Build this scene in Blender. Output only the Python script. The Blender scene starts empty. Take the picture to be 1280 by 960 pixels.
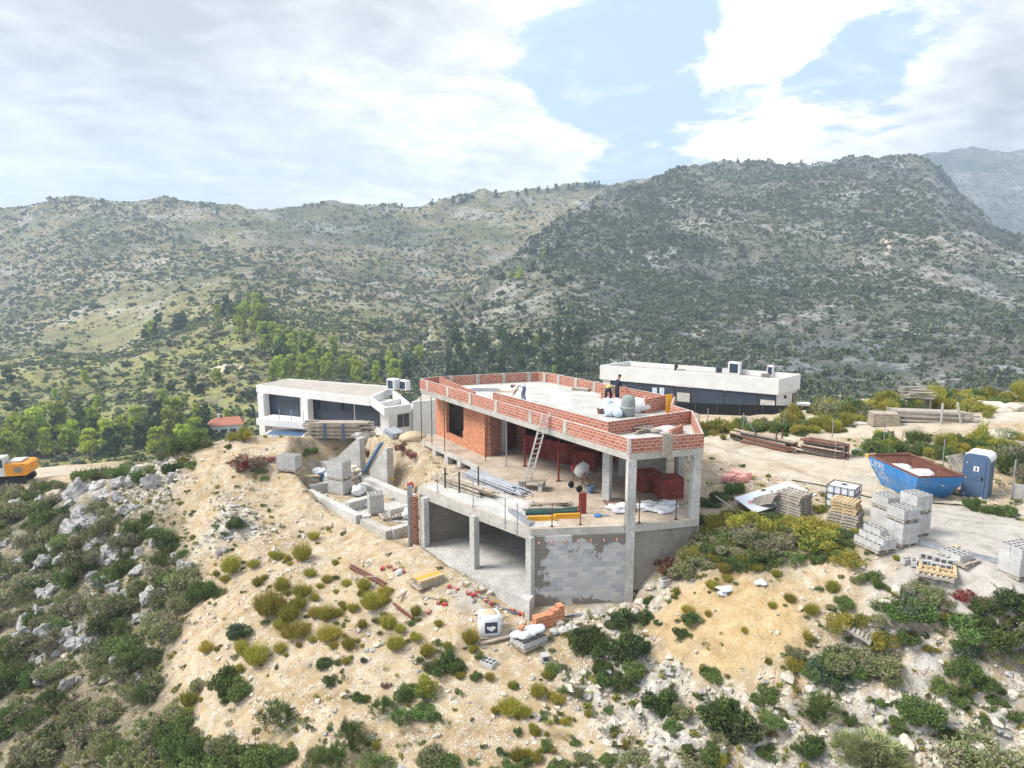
import bpy, bmesh, math, random
import numpy as np
from mathutils import Vector, Matrix
R = math.radians
SC = bpy.context.scene
COL = SC.collection
rnd = random.Random(7)

# ------------------------------------------------------------------ viewpoint the survey was taken from
F = 900.0; PITCH = math.atan(150/900); CZ = 11.0
def ray(px, py):
    u = (px-640)/F; v = -(py-480)/F
    return (u, math.cos(PITCH)+v*math.sin(PITCH), -math.sin(PITCH)+v*math.cos(PITCH))
def at(px, py, z=0.0):
    d = ray(px, py); t = (z-CZ)/d[2]
    return Vector((d[0]*t, d[1]*t, z))
def atd(px, py, y):
    d = ray(px, py); t = y/d[1]
    return Vector((d[0]*t, y, CZ+d[2]*t))

# ------------------------------------------------------------------ noise in numpy
def _hash(ix, iy, s):
    h = (ix.astype(np.int64)*374761393 + iy.astype(np.int64)*668265263 + s*974634777) & 0x7fffffff
    h = ((h ^ (h >> 13))*1274126177) & 0x7fffffff
    return ((h ^ (h >> 16)) & 0xffff)/65535.0
def vnoise(x, y, s=0):
    x = np.asarray(x, float); y = np.asarray(y, float)
    ix = np.floor(x); iy = np.floor(y); fx = x-ix; fy = y-iy
    fx = fx*fx*fx*(fx*(fx*6-15)+10); fy = fy*fy*fy*(fy*(fy*6-15)+10)
    a = _hash(ix, iy, s); b = _hash(ix+1, iy, s); c = _hash(ix, iy+1, s); d = _hash(ix+1, iy+1, s)
    return (a+(b-a)*fx+(c-a)*fy+(a-b-c+d)*fx*fy)*2-1
def fbm(x, y, oct=4, s=0, gain=.5):
    t = 0; a = 1; n = 0
    for k in range(oct):
        t = t + a*vnoise(np.asarray(x)*2**k+k*17.3, np.asarray(y)*2**k-k*9.1, s+k); n += a; a *= gain
    return t/n
def sstep(a, b, x):
    t = np.clip((x-a)/(b-a), 0, 1); return t*t*(3-2*t)

# ------------------------------------------------------------------ mesh building
class MB:
    def __init__(s): s.v = []; s.f = []; s.m = []; s.sm = []
    def add(s, verts, faces, mi=0, smooth=False):
        o = len(s.v); s.v += [tuple(p) for p in verts]
        for f in faces: s.f.append(tuple(i+o for i in f)); s.m.append(mi); s.sm.append(smooth)
        return s
    def box(s, c, size, rz=0, mi=0, M=None):
        x, y, z = size[0]/2, size[1]/2, size[2]/2
        vs = [Vector(p) for p in ((-x,-y,-z),(x,-y,-z),(x,y,-z),(-x,y,-z),(-x,-y,z),(x,-y,z),(x,y,z),(-x,y,z))]
        m = Matrix.Translation(c) @ (M if M is not None else Matrix.Rotation(rz, 4, 'Z'))
        return s.add([m @ p for p in vs], [(0,3,2,1),(4,5,6,7),(0,1,5,4),(1,2,6,5),(2,3,7,6),(3,0,4,7)], mi)
    def bar(s, p0, p1, w, h, mi=0, roll=0):
        p0 = Vector(p0); p1 = Vector(p1); d = p1-p0
        q = d.to_track_quat('X', 'Z').to_matrix().to_4x4() @ Matrix.Rotation(roll, 4, 'X')
        return s.box((p0+p1)/2, (d.length, w, h), M=q, mi=mi)
    def prism(s, poly, z0, z1, mi=0, top=None):
        n = len(poly); a = sum(poly[i][0]*poly[(i+1)%n][1]-poly[(i+1)%n][0]*poly[i][1] for i in range(n))
        if a < 0: poly = poly[::-1]
        s.add([(p[0],p[1],z0) for p in poly]+[(p[0],p[1],z1) for p in poly],
              [tuple(range(n-1,-1,-1))]+[(i,(i+1)%n,n+(i+1)%n,n+i) for i in range(n)], mi)
        return s.add([(p[0],p[1],z1) for p in poly], [tuple(range(n))], mi if top is None else top)
    def strip(s, pts, th, z0, z1, mi=0, closed=False, side=0.0):
        """a wall of thickness th along a path, mitred at corners; side=+1 keeps the path as its right hand face"""
        a = offset(pts, th*(0.5+0.5*side), closed); b = offset(pts, -th*(0.5-0.5*side), closed); n = len(pts)
        for i in range(n if closed else n-1):
            j = (i+1) % n
            vs = [(*a[i],z0),(*a[j],z0),(*b[j],z0),(*b[i],z0),(*a[i],z1),(*a[j],z1),(*b[j],z1),(*b[i],z1)]
            fs = [(0,1,2,3),(4,7,6,5),(0,4,5,1),(2,6,7,3)]
            if not closed and i == 0: fs.append((0,3,7,4))
            if not closed and i == n-2: fs.append((1,5,6,2))
            s.add(vs, fs, mi)
        return s
    def tube(s, pts, r, n=6, mi=0, cap=True, smooth=True):
        pts = [Vector(p) for p in pts]; rs = r if isinstance(r, (list, tuple)) else [r]*len(pts)
        vs = []; fs = []
        for i, p in enumerate(pts):
            d = (pts[min(i+1, len(pts)-1)]-pts[max(i-1, 0)])
            q = d.to_track_quat('Z', 'Y') if d.length > 1e-9 else Vector((0,0,1)).to_track_quat('Z','Y')
            for k in range(n):
                a = 2*math.pi*k/n; vs.append(p + q @ Vector((rs[i]*math.cos(a), rs[i]*math.sin(a), 0)))
        for i in range(len(pts)-1):
            for k in range(n): fs.append((i*n+k, i*n+(k+1)%n, (i+1)*n+(k+1)%n, (i+1)*n+k))
        s.add(vs, fs, mi, smooth)
        if cap: s.add(vs[:n], [tuple(range(n-1,-1,-1))], mi); s.add(vs[-n:], [tuple(range(n))], mi)
        return s
    def lathe(s, prof, c=(0,0,0), n=14, mi=0, M=None, smooth=True):
        m = Matrix.Translation(c) @ (M or Matrix.Identity(4)); vs = []; fs = []
        for r, z in prof:
            for k in range(n): vs.append(m @ Vector((r*math.cos(2*math.pi*k/n), r*math.sin(2*math.pi*k/n), z)))
        for i in range(len(prof)-1):
            for k in range(n): fs.append((i*n+k, i*n+(k+1)%n, (i+1)*n+(k+1)%n, (i+1)*n+k))
        s.add(vs, fs, mi, smooth)
        return s.add(vs[:n], [tuple(range(n-1,-1,-1))], mi).add(vs[-n:], [tuple(range(n))], mi)
    def blob(s, c, size, seed=0, mi=0, sub=2, rough=.18, flat=-1, rz=0, smooth=True):
        bm = bmesh.new(); bmesh.ops.create_icosphere(bm, subdivisions=sub, radius=1)
        rr = random.Random(seed); o = Vector((rr.random()*50, rr.random()*50, rr.random()*50))
        from mathutils import noise
        vs = []
        m = Matrix.Rotation(rz, 3, 'Z')
        for v in bm.verts:
            p = v.co*(1+rough*noise.noise(v.co*1.6+o)+.5*rough*noise.noise(v.co*3.7+o))
            if p.z < flat: p.z = flat
            vs.append(Vector(c)+m @ Vector((p.x*size[0], p.y*size[1], p.z*size[2])))
        fs = [tuple(v.index for v in f.verts) for f in bm.faces]; bm.free()
        return s.add(vs, fs, mi, smooth)
    def mesh(s, name, mats, origin=(0,0,0), recalc=True, uv=True):
        me = bpy.data.meshes.new(name); o = Vector(origin)
        me.from_pydata([Vector(p)-o for p in s.v], [], s.f)
        for m in (mats if isinstance(mats, (list, tuple)) else [mats]): me.materials.append(m)
        me.polygons.foreach_set('material_index', s.m); me.polygons.foreach_set('use_smooth', s.sm)
        if recalc:
            bm = bmesh.new(); bm.from_mesh(me); bmesh.ops.recalc_face_normals(bm, faces=bm.faces); bm.to_mesh(me); bm.free()
        if uv: box_uv(me)
        me.update(); return me
    def build(s, name, mats, parent=None, origin=None, **kw):
        if origin is None: origin = parent.matrix_basis.translation if (parent is not None and kw.pop('world', True)) else (0,0,0)
        kw.pop('world', None)
        return link(name, s.mesh(name, mats, origin, **kw), parent)
def offset(pts, d, closed):
    n = len(pts); out = []
    for i in range(n):
        p = Vector(pts[i][:2])
        a = (p-Vector(pts[i-1][:2])).normalized() if (closed or i > 0) else None
        b = (Vector(pts[(i+1)%n][:2])-p).normalized() if (closed or i < n-1) else None
        a = a or b; b = b or a
        na = Vector((-a.y, a.x)); nb = Vector((-b.y, b.x)); m = (na+nb)
        m = m/max(m.length_squared/2, .3)
        out.append((p.x+m.x*d, p.y+m.y*d))
    return out
def box_uv(me):
    n = len(me.loops)
    if not n: return
    me.update()
    co = np.empty(len(me.vertices)*3); me.vertices.foreach_get('co', co); co = co.reshape(-1,3)
    vi = np.empty(n, np.int32); me.loops.foreach_get('vertex_index', vi)
    nm = np.empty(len(me.polygons)*3); me.polygons.foreach_get('normal', nm); nm = nm.reshape(-1,3)
    lt = np.empty(len(me.polygons), np.int32); me.polygons.foreach_get('loop_total', lt)
    N = np.repeat(nm, lt, axis=0); P = co[vi]
    flat = np.abs(N[:,2]) > .7
    t = np.stack([-N[:,1], N[:,0]], 1); t /= np.maximum(np.linalg.norm(t, axis=1, keepdims=True), 1e-6)
    u = np.where(flat, P[:,0], (P[:,:2]*t).sum(1)); v = np.where(flat, P[:,1], P[:,2])
    uv = me.uv_layers.new(name='UVMap')
    uv.data.foreach_set('uv', np.stack([u, v], 1).ravel())
def link(name, data, parent=None):
    o = bpy.data.objects.new(name, data); COL.objects.link(o)
    if parent is not None: o.parent = parent
    return o
def tag(o, label=None, cat=None, group=None, kind=None):
    if label: o['label'] = label
    if cat: o['category'] = cat
    if group: o['group'] = group
    if kind: o['kind'] = kind
    return o
def thing(name, label, cat, loc=(0,0,0), rz=0, group=None, M=None):
    o = bpy.data.objects.new(name, None); COL.objects.link(o); o.empty_display_size = .2
    o.location = loc; o.rotation_euler = (0,0,rz)
    if M is not None: o.matrix_basis = Matrix.Translation(loc) @ M
    return tag(o, label, cat, group)
def dup(root, loc=None, rz=None, label=None, group=None, scale=None, rot=None):
    def cp(o, par):
        c = o.copy(); COL.objects.link(c)
        if par is not None: c.parent = par
        for ch in o.children: cp(ch, c)
        return c
    c = cp(root, None)
    if loc is not None: c.location = loc
    if rz is not None: c.rotation_euler = (0,0,rz)
    if rot is not None: c.rotation_euler = rot
    if scale is not None: c.scale = (scale,)*3 if isinstance(scale, (int, float)) else scale
    if label: c['label'] = label
    if group: c['group'] = group
    return c

# ------------------------------------------------------------------ materials
def newmat(name):
    m = bpy.data.materials.new(name); m.use_nodes = True; nt = m.node_tree; nt.nodes.clear()
    out = nt.nodes.new('ShaderNodeOutputMaterial'); b = nt.nodes.new('ShaderNodeBsdfPrincipled')
    nt.links.new(b.outputs[0], out.inputs[0])
    return m, nt, b
class NT:
    def __init__(s, nt): s.nt = nt
    def n(s, t, **kw):
        x = s.nt.nodes.new('ShaderNode'+t)
        for k, v in kw.items(): setattr(x, k, v)
        return x
    def l(s, a, b): s.nt.links.new(a, b)
    def coord(s, kind='Object'): return s.n('TexCoord').outputs[kind]
    def noise(s, vec, scale, detail=4, rough=.6, dist=0):
        x = s.n('TexNoise'); x.inputs['Scale'].default_value = scale; x.inputs['Detail'].default_value = detail
        x.inputs['Roughness'].default_value = rough; x.inputs['Distortion'].default_value = dist
        if vec is not None: s.l(vec, x.inputs['Vector'])
        return x.outputs['Fac']
    def ramp(s, fac, *stops):
        x = s.n('ValToRGB'); e = x.color_ramp.elements
        while len(e) < len(stops): e.new(.5)
        for el, (p, c) in zip(e, stops): el.position = p; el.color = (*c, 1) if len(c) == 3 else c
        s.l(fac, x.inputs[0]); return x.outputs[0]
    def rng(s, fac, a, b, c=0.0, d=1.0):
        x = s.n('MapRange'); s.l(fac, x.inputs[0])
        for i, v in enumerate((a, b, c, d)): x.inputs[i+1].default_value = v
        return x.outputs[0]
    def mix(s, fac, a, b, mode='MIX'):
        x = s.n('Mix', data_type='RGBA', blend_type=mode)
        for k, v in (('Factor', fac),):
            if isinstance(v, (int, float)): x.inputs[0].default_value = v
            else: s.l(v, x.inputs[0])
        for i, v in ((6, a), (7, b)):
            if isinstance(v, tuple): x.inputs[i].default_value = (*v, 1)
            else: s.l(v, x.inputs[i])
        return x.outputs[2]
    def math(s, op, a, b=None, clamp=False):
        x = s.n('Math', operation=op); x.use_clamp = clamp
        for i, v in enumerate((a, b)):
            if v is None: continue
            if isinstance(v, (int, float)): x.inputs[i].default_value = v
            else: s.l(v, x.inputs[i])
        return x.outputs[0]
    def bump(s, b, h, strength=.5, dist=.02):
        x = s.n('Bump'); x.inputs['Strength'].default_value = strength; x.inputs['Distance'].default_value = dist
        s.l(h, x.inputs['Height']); s.l(x.outputs[0], b.inputs['Normal'])
def pm(name, c1, c2=None, scale=4, rough=.85, bump=.15, metal=0, island=0.0, objr=0.0, spec=.3, fine=0.12, coord='Object', alpha=None):
    """plain surface: two tones mixed by noise, a finer grain, and optional per-piece / per-object value changes"""
    m, nt, b = newmat(name); t = NT(nt)
    v = t.coord(coord)
    c2 = c2 or tuple(x*.72 for x in c1)
    n1 = t.noise(v, scale, 5, .65); f = t.rng(n1, .35, .65)
    col = t.mix(f, c2, c1)
    n2 = t.noise(v, scale*9, 3, .7)
    col = t.mix(1.0, col, t.ramp(n2, (.3, (1-fine*2.2,)*3), (.7, (1+fine,)*3)), 'MULTIPLY')
    if island or objr:
        hv = t.n('HueSaturation'); t.l(col, hv.inputs['Color'])
        val = None
        if island:
            val = t.rng(t.n('NewGeometry').outputs['Random Per Island'], 0, 1, 1-island, 1+island)
        if objr:
            w = t.rng(t.n('ObjectInfo').outputs['Random'], 0, 1, 1-objr, 1+objr)
            val = w if val is None else t.math('MULTIPLY', val, w)
        t.l(val, hv.inputs['Value']); col = hv.outputs[0]
    t.l(col, b.inputs['Base Color'])
    b.inputs['Roughness'].default_value = rough; b.inputs['Metallic'].default_value = metal
    b.inputs['Specular IOR Level'].default_value = spec
    if bump: t.bump(b, t.noise(v, scale*6, 4, .7), bump, .03)
    return m
def brickmat(name, c1, c2, mortar, bw, bh, ms=.012, dirt=(.35,.33,.3), dirtamt=.25, offs=.5, stain=None, bias=0.0, bump=.4):
    m, nt, b = newmat(name); t = NT(nt); uv = t.coord('UV'); ob = t.coord('Object')
    k = t.n('TexBrick'); k.offset = offs
    wn = t.n('TexNoise'); wn.inputs['Scale'].default_value = 5; wn.inputs['Detail'].default_value = 4; t.l(ob, wn.inputs['Vector'])
    wa = t.n('VectorMath', operation='MULTIPLY_ADD'); t.l(wn.outputs['Color'], wa.inputs[0]); wa.inputs[1].default_value = (.03,.03,0); t.l(uv, wa.inputs[2]); t.l(wa.outputs[0], k.inputs['Vector'])
    k.inputs['Color1'].default_value = (*c1,1); k.inputs['Color2'].default_value = (*c2,1); k.inputs['Mortar'].default_value = (*mortar,1)
    k.inputs['Scale'].default_value = 1; k.inputs['Mortar Size'].default_value = ms; k.inputs['Mortar Smooth'].default_value = .3
    k.inputs['Brick Width'].default_value = bw; k.inputs['Row Height'].default_value = bh; k.inputs['Bias'].default_value = bias
    g = t.noise(ob, 3.1, 5, .7); col = t.mix(t.rng(g, .5, .75, 0, dirtamt), k.outputs['Color'], dirt)
    g2 = t.noise(ob, 30, 3, .7); col = t.mix(1.0, col, t.ramp(g2, (.3,(.78,)*3), (.7,(1.12,)*3)), 'MULTIPLY')
    if stain:
        st = t.noise(ob, stain[1], 5, .7, .6); col = t.mix(t.rng(st, stain[2], stain[2]+.04, 0, .85), col, stain[0])
    t.l(col, b.inputs['Base Color']); b.inputs['Roughness'].default_value = .9; b.inputs['Specular IOR Level'].default_value = .2
    t.bump(b, t.math('ADD', t.math('MULTIPLY', k.outputs['Fac'], -1.0), t.math('MULTIPLY', g2, .5)), bump, .02)
    return m
def leafmat(name, c1, c2, c3, trans=.25, rough=.6):
    """leaves: three tones by piece, plus a shift per plant; light passes through a little"""
    m, nt, b = newmat(name); t = NT(nt)
    r = t.n('NewGeometry').outputs['Random Per Island']
    col = t.ramp(r, (0, c1), (.5, c2), (1, c3))
    hv = t.n('HueSaturation'); t.l(col, hv.inputs['Color'])
    orr = t.n('ObjectInfo').outputs['Random']
    t.l(t.rng(orr, 0, 1, .72, 1.3), hv.inputs['Value']); t.l(t.rng(t.math('FRACT', t.math('MULTIPLY', orr, 7.3)), 0, 1, .485, .515), hv.inputs['Hue'])
    t.l(hv.outputs[0], b.inputs['Base Color']); b.inputs['Roughness'].default_value = rough; b.inputs['Specular IOR Level'].default_value = .25
    tr = t.n('BsdfTranslucent'); t.l(hv.outputs[0], tr.inputs['Color'])
    mx = t.n('MixShader'); mx.inputs[0].default_value = trans
    t.l(b.outputs[0], mx.inputs[1]); t.l(tr.outputs[0], mx.inputs[2])
    t.l(mx.outputs[0], [n for n in nt.nodes if n.type == 'OUTPUT_MATERIAL'][0].inputs[0])
    return m
M = {}
M['conc'] = pm('concrete', (.50,.47,.42), (.36,.34,.30), 1.3, .9, .25, objr=.06)
M['conc_pale'] = pm('pale_concrete', (.55,.535,.505), (.38,.37,.345), .8, .9, .2)
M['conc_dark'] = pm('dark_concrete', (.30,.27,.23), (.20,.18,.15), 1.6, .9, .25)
M['conc_floor'] = pm('dusty_concrete_floor', (.52,.44,.36), (.34,.27,.20), .55, .92, .2)
M['brick'] = brickmat('red_brick', (.44,.15,.095), (.31,.095,.06), (.54,.45,.38), .33, .152, .014, dirt=(.50,.38,.31), dirtamt=.55)
M['brick_orange'] = brickmat('orange_brick', (.56,.21,.10), (.42,.125,.06), (.56,.42,.31), .33, .152, .012, dirt=(.55,.40,.28), dirtamt=.4)
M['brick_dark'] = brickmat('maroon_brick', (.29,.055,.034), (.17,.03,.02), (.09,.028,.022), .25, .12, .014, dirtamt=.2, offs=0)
M['block'] = brickmat('grey_block', (.53,.52,.50), (.33,.345,.37), (.42,.41,.385), .42, .205, .012, dirt=(.46,.40,.33), dirtamt=.6)
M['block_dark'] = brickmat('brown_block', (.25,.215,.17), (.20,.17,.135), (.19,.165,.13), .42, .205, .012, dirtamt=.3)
M['blocks'] = pm('concrete_block', (.50,.49,.47), (.41,.40,.39), 5, .95, .3, island=.09, objr=.06)
M['hole'] = pm('block_hollow', (.10,.10,.10), (.07,.07,.07), 5, .95, 0)
M['white'] = pm('white_render', (.70,.70,.695), (.60,.60,.59), .45, .8, .05, fine=.05)
M['glass'] = pm('dark_window_glass', (.034,.052,.085), (.026,.040,.066), .5, .12, 0, spec=.5, fine=.02)
M['gravel'] = pm('roof_gravel', (.44,.40,.345), (.35,.315,.265), 1.2, .95, .3)
M['steel'] = pm('galvanised_steel', (.46,.48,.51), (.33,.35,.38), 5, .45, .05, .6, island=.12)
M['rust'] = pm('rusty_steel', (.21,.085,.055), (.12,.055,.04), 6, .85, .2, island=.15)
M['redprop'] = pm('red_painted_steel', (.27,.035,.025), (.19,.03,.022), 6, .6, .05)
M['darksteel'] = pm('dark_steel', (.10,.085,.075), (.06,.05,.045), 6, .6, .05, .3, island=.2)
M['wood'] = pm('weathered_timber', (.42,.36,.285), (.29,.24,.185), 3.2, .9, .2, island=.28)
M['wood_new'] = pm('raw_pallet_timber', (.56,.42,.25), (.45,.33,.19), 3.2, .85, .15, island=.16)
M['wood_grey'] = pm('silvered_pallet_timber', (.44,.39,.335), (.31,.27,.225), 3.2, .9, .2, island=.22)
M['yellow'] = pm('yellow_shuttering', (.78,.40,.03), (.62,.30,.03), 4, .6, .05)
M['plastic'] = pm('white_plastic', (.72,.75,.79), (.60,.65,.72), 3, .5, .3)
M['sack'] = pm('white_woven_sack', (.74,.75,.77), (.60,.62,.66), 4, .75, .45)
M['bluesack'] = pm('pale_blue_film', (.40,.50,.63), (.60,.66,.72), 5, .5, .45, island=.12)
M['black'] = pm('black_rubber', (.02,.02,.022), (.012,.012,.014), 4, .6, 0)
M['tarp'] = pm('black_screening', (.012,.013,.013), (.007,.008,.008), 4, .8, .1)
M['blue'] = pm('blue_skip_paint', (.030,.205,.52), (.024,.165,.42), 2.5, .5, .1)
def worn_paint(name, c1, c2, rust, amt):
    m = pm(name, c1, c2, 2.5, .5, .12); t = NT(m.node_tree); b = [n for n in m.node_tree.nodes if n.type == 'BSDF_PRINCIPLED'][0]
    src = b.inputs['Base Color'].links[0].from_socket; ob = t.coord('Object'); mp = t.n('Mapping'); mp.inputs['Scale'].default_value = (4, 4, .9); t.l(ob, mp.inputs['Vector'])
    n = t.noise(mp.outputs[0], 1.6, 8, .75, .5); dust = t.noise(ob, 1.1, 5, .7)
    col = t.mix(t.rng(dust, .45, .75, 0, .35), src, (.42,.37,.30)); t.l(t.mix(t.rng(n, amt, amt+.04, 0, .9), col, rust), b.inputs['Base Color']); return m
M['blue'] = worn_paint('blue_skip_paint', (.030,.205,.52), (.024,.165,.42), (.16,.075,.05), .64)
M['toilet'] = pm('blue_toilet_plastic', (.085,.135,.235), (.070,.115,.20), 3, .5, .08)
M['toilet_dark'] = pm('dark_blue_toilet_plastic', (.060,.105,.17), (.045,.085,.145), 3, .5, .05)  # toilet blue darkened for its side in shade; plain dark blue for the drum
M['rock'] = pm('grey_limestone', (.48,.46,.44), (.25,.245,.24), 2.1, .95, .7, objr=.12, fine=.2)
M['rock_pale'] = pm('pale_limestone', (.68,.62,.53), (.50,.44,.35), 2.6, .95, .6, objr=.14, fine=.16)
M['sandpile'] = pm('sand', (.56,.45,.31), (.46,.36,.24), 3, .95, .3)
M['redplastic'] = pm('red_plastic', (.45,.07,.06), (.34,.05,.045), 4, .6, .1, island=.15)
M['skin'] = pm('skin', (.42,.25,.17), (.36,.2,.14), 8, .6, 0)
M['navy'] = pm('navy_cloth', (.018,.026,.048), (.012,.018,.034), 6, .9, .1)
M['jeans'] = pm('blue_denim', (.16,.22,.32), (.09,.13,.20), 9, .9, .1)
M['shirtw'] = pm('white_cotton', (.74,.74,.73), (.62,.62,.62), 7, .9, .1)
M['shirty'] = pm('ochre_cotton', (.56,.42,.17), (.46,.33,.12), 7, .9, .1)
M['hair'] = pm('dark_hair', (.03,.022,.018), (.02,.015,.012), 9, .8, 0)
# ------------------------------------------------------------------ near terrain: one height function
_ctrl_px = [ # picture row/column read off the survey, height above the terrace
 (-300,955,-11.5),(0,955,-9.8),(150,955,-8.6),(250,955,-7),(400,955,-5.9),(640,955,-5.1),(850,955,-4.9),(1050,955,-4.6),(1280,955,-4.1),(1550,955,-3.8),
 (640,1150,-6.4),(0,1150,-11.5),(1280,1150,-5.2),(300,1150,-8),
 (-300,850,-10.8),(0,850,-9.4),(100,850,-8.7),(210,850,-7),(300,850,-5.6),(400,850,-4.9),(520,850,-4.4),(640,850,-4.1),(800,850,-4.2),(950,850,-3.5),(1100,850,-3.0),(1280,850,-2.6),(1550,850,-2.2),
 (-300,760,-10),(0,760,-8.8),(100,760,-8),(200,760,-6.2),(260,760,-5),(350,760,-4.3),(450,760,-3.8),(550,770,-3.6),(650,775,-3.62),(720,760,-3.6),(800,760,-3.3),(900,760,-2.1),(1000,760,-1.5),(1100,760,-1),(1280,775,-.7),(1550,775,-.5),
 (-300,690,-9.2),(0,690,-8),(100,690,-6.3),(200,690,-4.5),(250,680,-3.6),(350,690,-3.6),(440,690,-3.4),(800,735,-2.9),(830,700,-1.7),(880,690,-1.1),(950,690,-.6),(1020,690,-.25),(1100,702,-.05),(1180,716,0),(1280,740,0),
 (0,640,-7),(100,640,-5.0),(180,630,-3.6),(230,620,-2.5),(300,620,-2.2),(360,630,-2.6),(400,660,-3.1),
 (-200,610,-7.2),(0,606,-6.4),(100,600,-5.0),(185,588,-2.9),(215,574,-1.4),(280,575,-1.0),(340,572,-.9),(372,585,-1.2),
 (230,561,-.85),(300,547,-.55),(360,547,-.4),(420,553,-.25),(520,543,-.15),(900,560,-.02),(1000,560,.0),(900,640,-.35),(940,625,0),(1030,640,0),(1150,650,0),(1280,650,0),(1100,600,0),(1280,590,.4),(1280,540,.9),(1100,530,.6),(1000,532,.1),(900,530,-.05),(900,522,-.3),(960,520,-.35),(1180,509,.9),(1280,503,1.0),(1090,516,.6),(1010,517,-.2),(1060,515,.2),(1550,524,1.0),(1550,650,.2)]
_ctrl_w = [(-16,56,-3.9),(-6,57,-3.9),(2,56,-2),(10,57,-1.9),(16,59,-2.2),(23,61,-1.7),(36,66,-1.2),(48,64,-.6),(48,80,-8),
 (-32,60,-7.0),(-45,62,-7.2),(-40,68,-7.9),(-26,60,-6.9),(-20,70,-6),(-10,70,-5),(5,70,-3),(14,66,-2.6),(22,72,-3),(30,78,-7),(-20,85,-12),(0,85,-11),(20,88,-12),(-40,85,-17),(45,95,-16),(-60,75,-17),(-60,58,-8),
 (-60,110,-24),(-30,110,-22),(0,110,-22),(30,110,-22),(60,110,-20),(70,85,-8),(75,60,-2),(60,50,.8),(60,30,.5),(-60,35,-12),(-45,20,-13),(0,10,-10),(40,10,-6),(-30,5,-14),
 (-2,36,-.6),(1,40,-.5),(6,38,-.5),(2,46,-.5),(-4,43,-.6)]
_P = np.array([[*at(a,b,z)[:2], z] for a,b,z in _ctrl_px]+[list(c) for c in _ctrl_w])
def _solve(P):
    D = np.sqrt(((P[:,None,:2]-P[None,:,:2])**2).sum(2)); n = len(P)
    A = np.zeros((n+3,n+3)); A[:n,:n] = D+np.eye(n)*-.15; A[:n,n] = 1; A[:n,n+1:] = P[:,:2]; A[n,:n] = 1; A[n+1:,:n] = P[:,:2].T
    return np.linalg.solve(A, np.concatenate([P[:,2], np.zeros(3)]))
_W = _solve(_P)
def inpoly(x, y, poly):
    x = np.asarray(x, float); y = np.asarray(y, float); c = np.zeros(x.shape, bool); n = len(poly)
    for i in range(n):
        x0, y0 = poly[i][:2]; x1, y1 = poly[i-1][:2]
        t = ((y0 > y) != (y1 > y)) & (x < (x1-x0)*(y-y0)/((y1-y0) if abs(y1-y0) > 1e-9 else 1e-9)+x0); c ^= t
    return c
def sdist(x, y, poly):
    """distance to the edge, positive inside"""
    x = np.asarray(x, float); y = np.asarray(y, float); d = np.full(x.shape, 1e9); n = len(poly)
    for i in range(n):
        ax, ay = poly[i-1][:2]; bx, by = poly[i][:2]; ex, ey = bx-ax, by-ay
        t = np.clip(((x-ax)*ex+(y-ay)*ey)/(ex*ex+ey*ey+1e-9), 0, 1)
        d = np.minimum(d, np.hypot(x-ax-t*ex, y-ay-t*ey))
    return np.where(inpoly(x, y, poly), d, -d)
PA = lambda *pts: [tuple(at(a,b,z)[:2]) for a,b,z in pts]
# hollows cut into the slope: under the garage, and the basement plot beside it
GAR = [(-5.2,34.5),(-4.9,33.7),(.8,28.2),(5.2,28.8),(6.6,33.6),(1.3,37.2)]
PIT = PA((372,612,-3),(388,583,-2.6),(432,577,-2.6),(475,592,-2.6),(525,622,-2.8))+[(-4.4,34.9),(-4.9,33.6)]+PA((500,690,-3.2),(455,668,-3.1),(400,633,-3.0))
def raw_h(x, y):
    x = np.asarray(x, float); y = np.asarray(y, float); sh = x.shape; x = x.ravel(); y = y.ravel()
    z = np.empty(x.size)
    for k in range(0, x.size, 20000):
        a = x[k:k+20000]; b = y[k:k+20000]
        D = np.sqrt((a[:,None]-_P[None,:,0])**2+(b[:,None]-_P[None,:,1])**2)
        z[k:k+20000] = D @ _W[:-3] + _W[-3]+_W[-2]*a+_W[-1]*b
    wob = fbm(x*.9, y*.9, 3, 31)*.35
    s = sstep(-.9, .35, sdist(x, y, PIT)+wob*.8); z = z*(1-s)+np.minimum(z, -2.95)*s
    s = sstep(-.15, .05, sdist(x, y, GAR)); z = z*(1-s)+(-3.45)*s
    return z.reshape(sh)
ROADS = [PA((-60,606,-7),(60,603,-6.8),(130,590,-6.8),(130,583,-7),(60,584,-7.2),(-60,586,-7.2)),
         PA((1285,690,0),(1200,664,0),(1110,650,0),(1020,612,0),(930,590,0),(905,552,0),(1000,546,.2),(1090,566,.2),(1105,610,0),(1190,628,0),(1290,662,0)),
         PA((1290,735,0),(1180,700,0),(1105,672,0),(1100,640,0),(1290,650,0)),
         PA((1000,548,.2),(1060,525,.5),(1180,510,1.1),(1290,500,1.5),(1290,520,1.3),(1200,535,.9),(1100,548,.5)),
         PA((870,545,0),(1010,545,.1),(1010,560,.1),(900,580,0))]
CONCRETE = [PA((1070,660,0),(1130,640,0),(1200,640,0),(1200,720,0),(1110,700,0)), PA((1110,718,0),(1290,765,-.1),(1290,640,0),(1135,632,0),(1110,655,0),(1150,690,0))]
SAND = [PA((862,745,-2.4),(935,715,-1),(1010,735,-1.3),(1015,800,-2.2),(940,850,-3.4),(850,830,-3.9),(800,800,-3.8))]
SPILL = [PA((560,752,-3.6),(585,742,-3.5),(610,752,-3.6),(600,772,-3.65),(570,770,-3.65)), PA((1085,700,-.1),(1120,690,0),(1130,705,-.1),(1105,740,-.6),(1085,770,-1.2),(1070,765,-1.2),(1090,720,-.3))]
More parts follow.
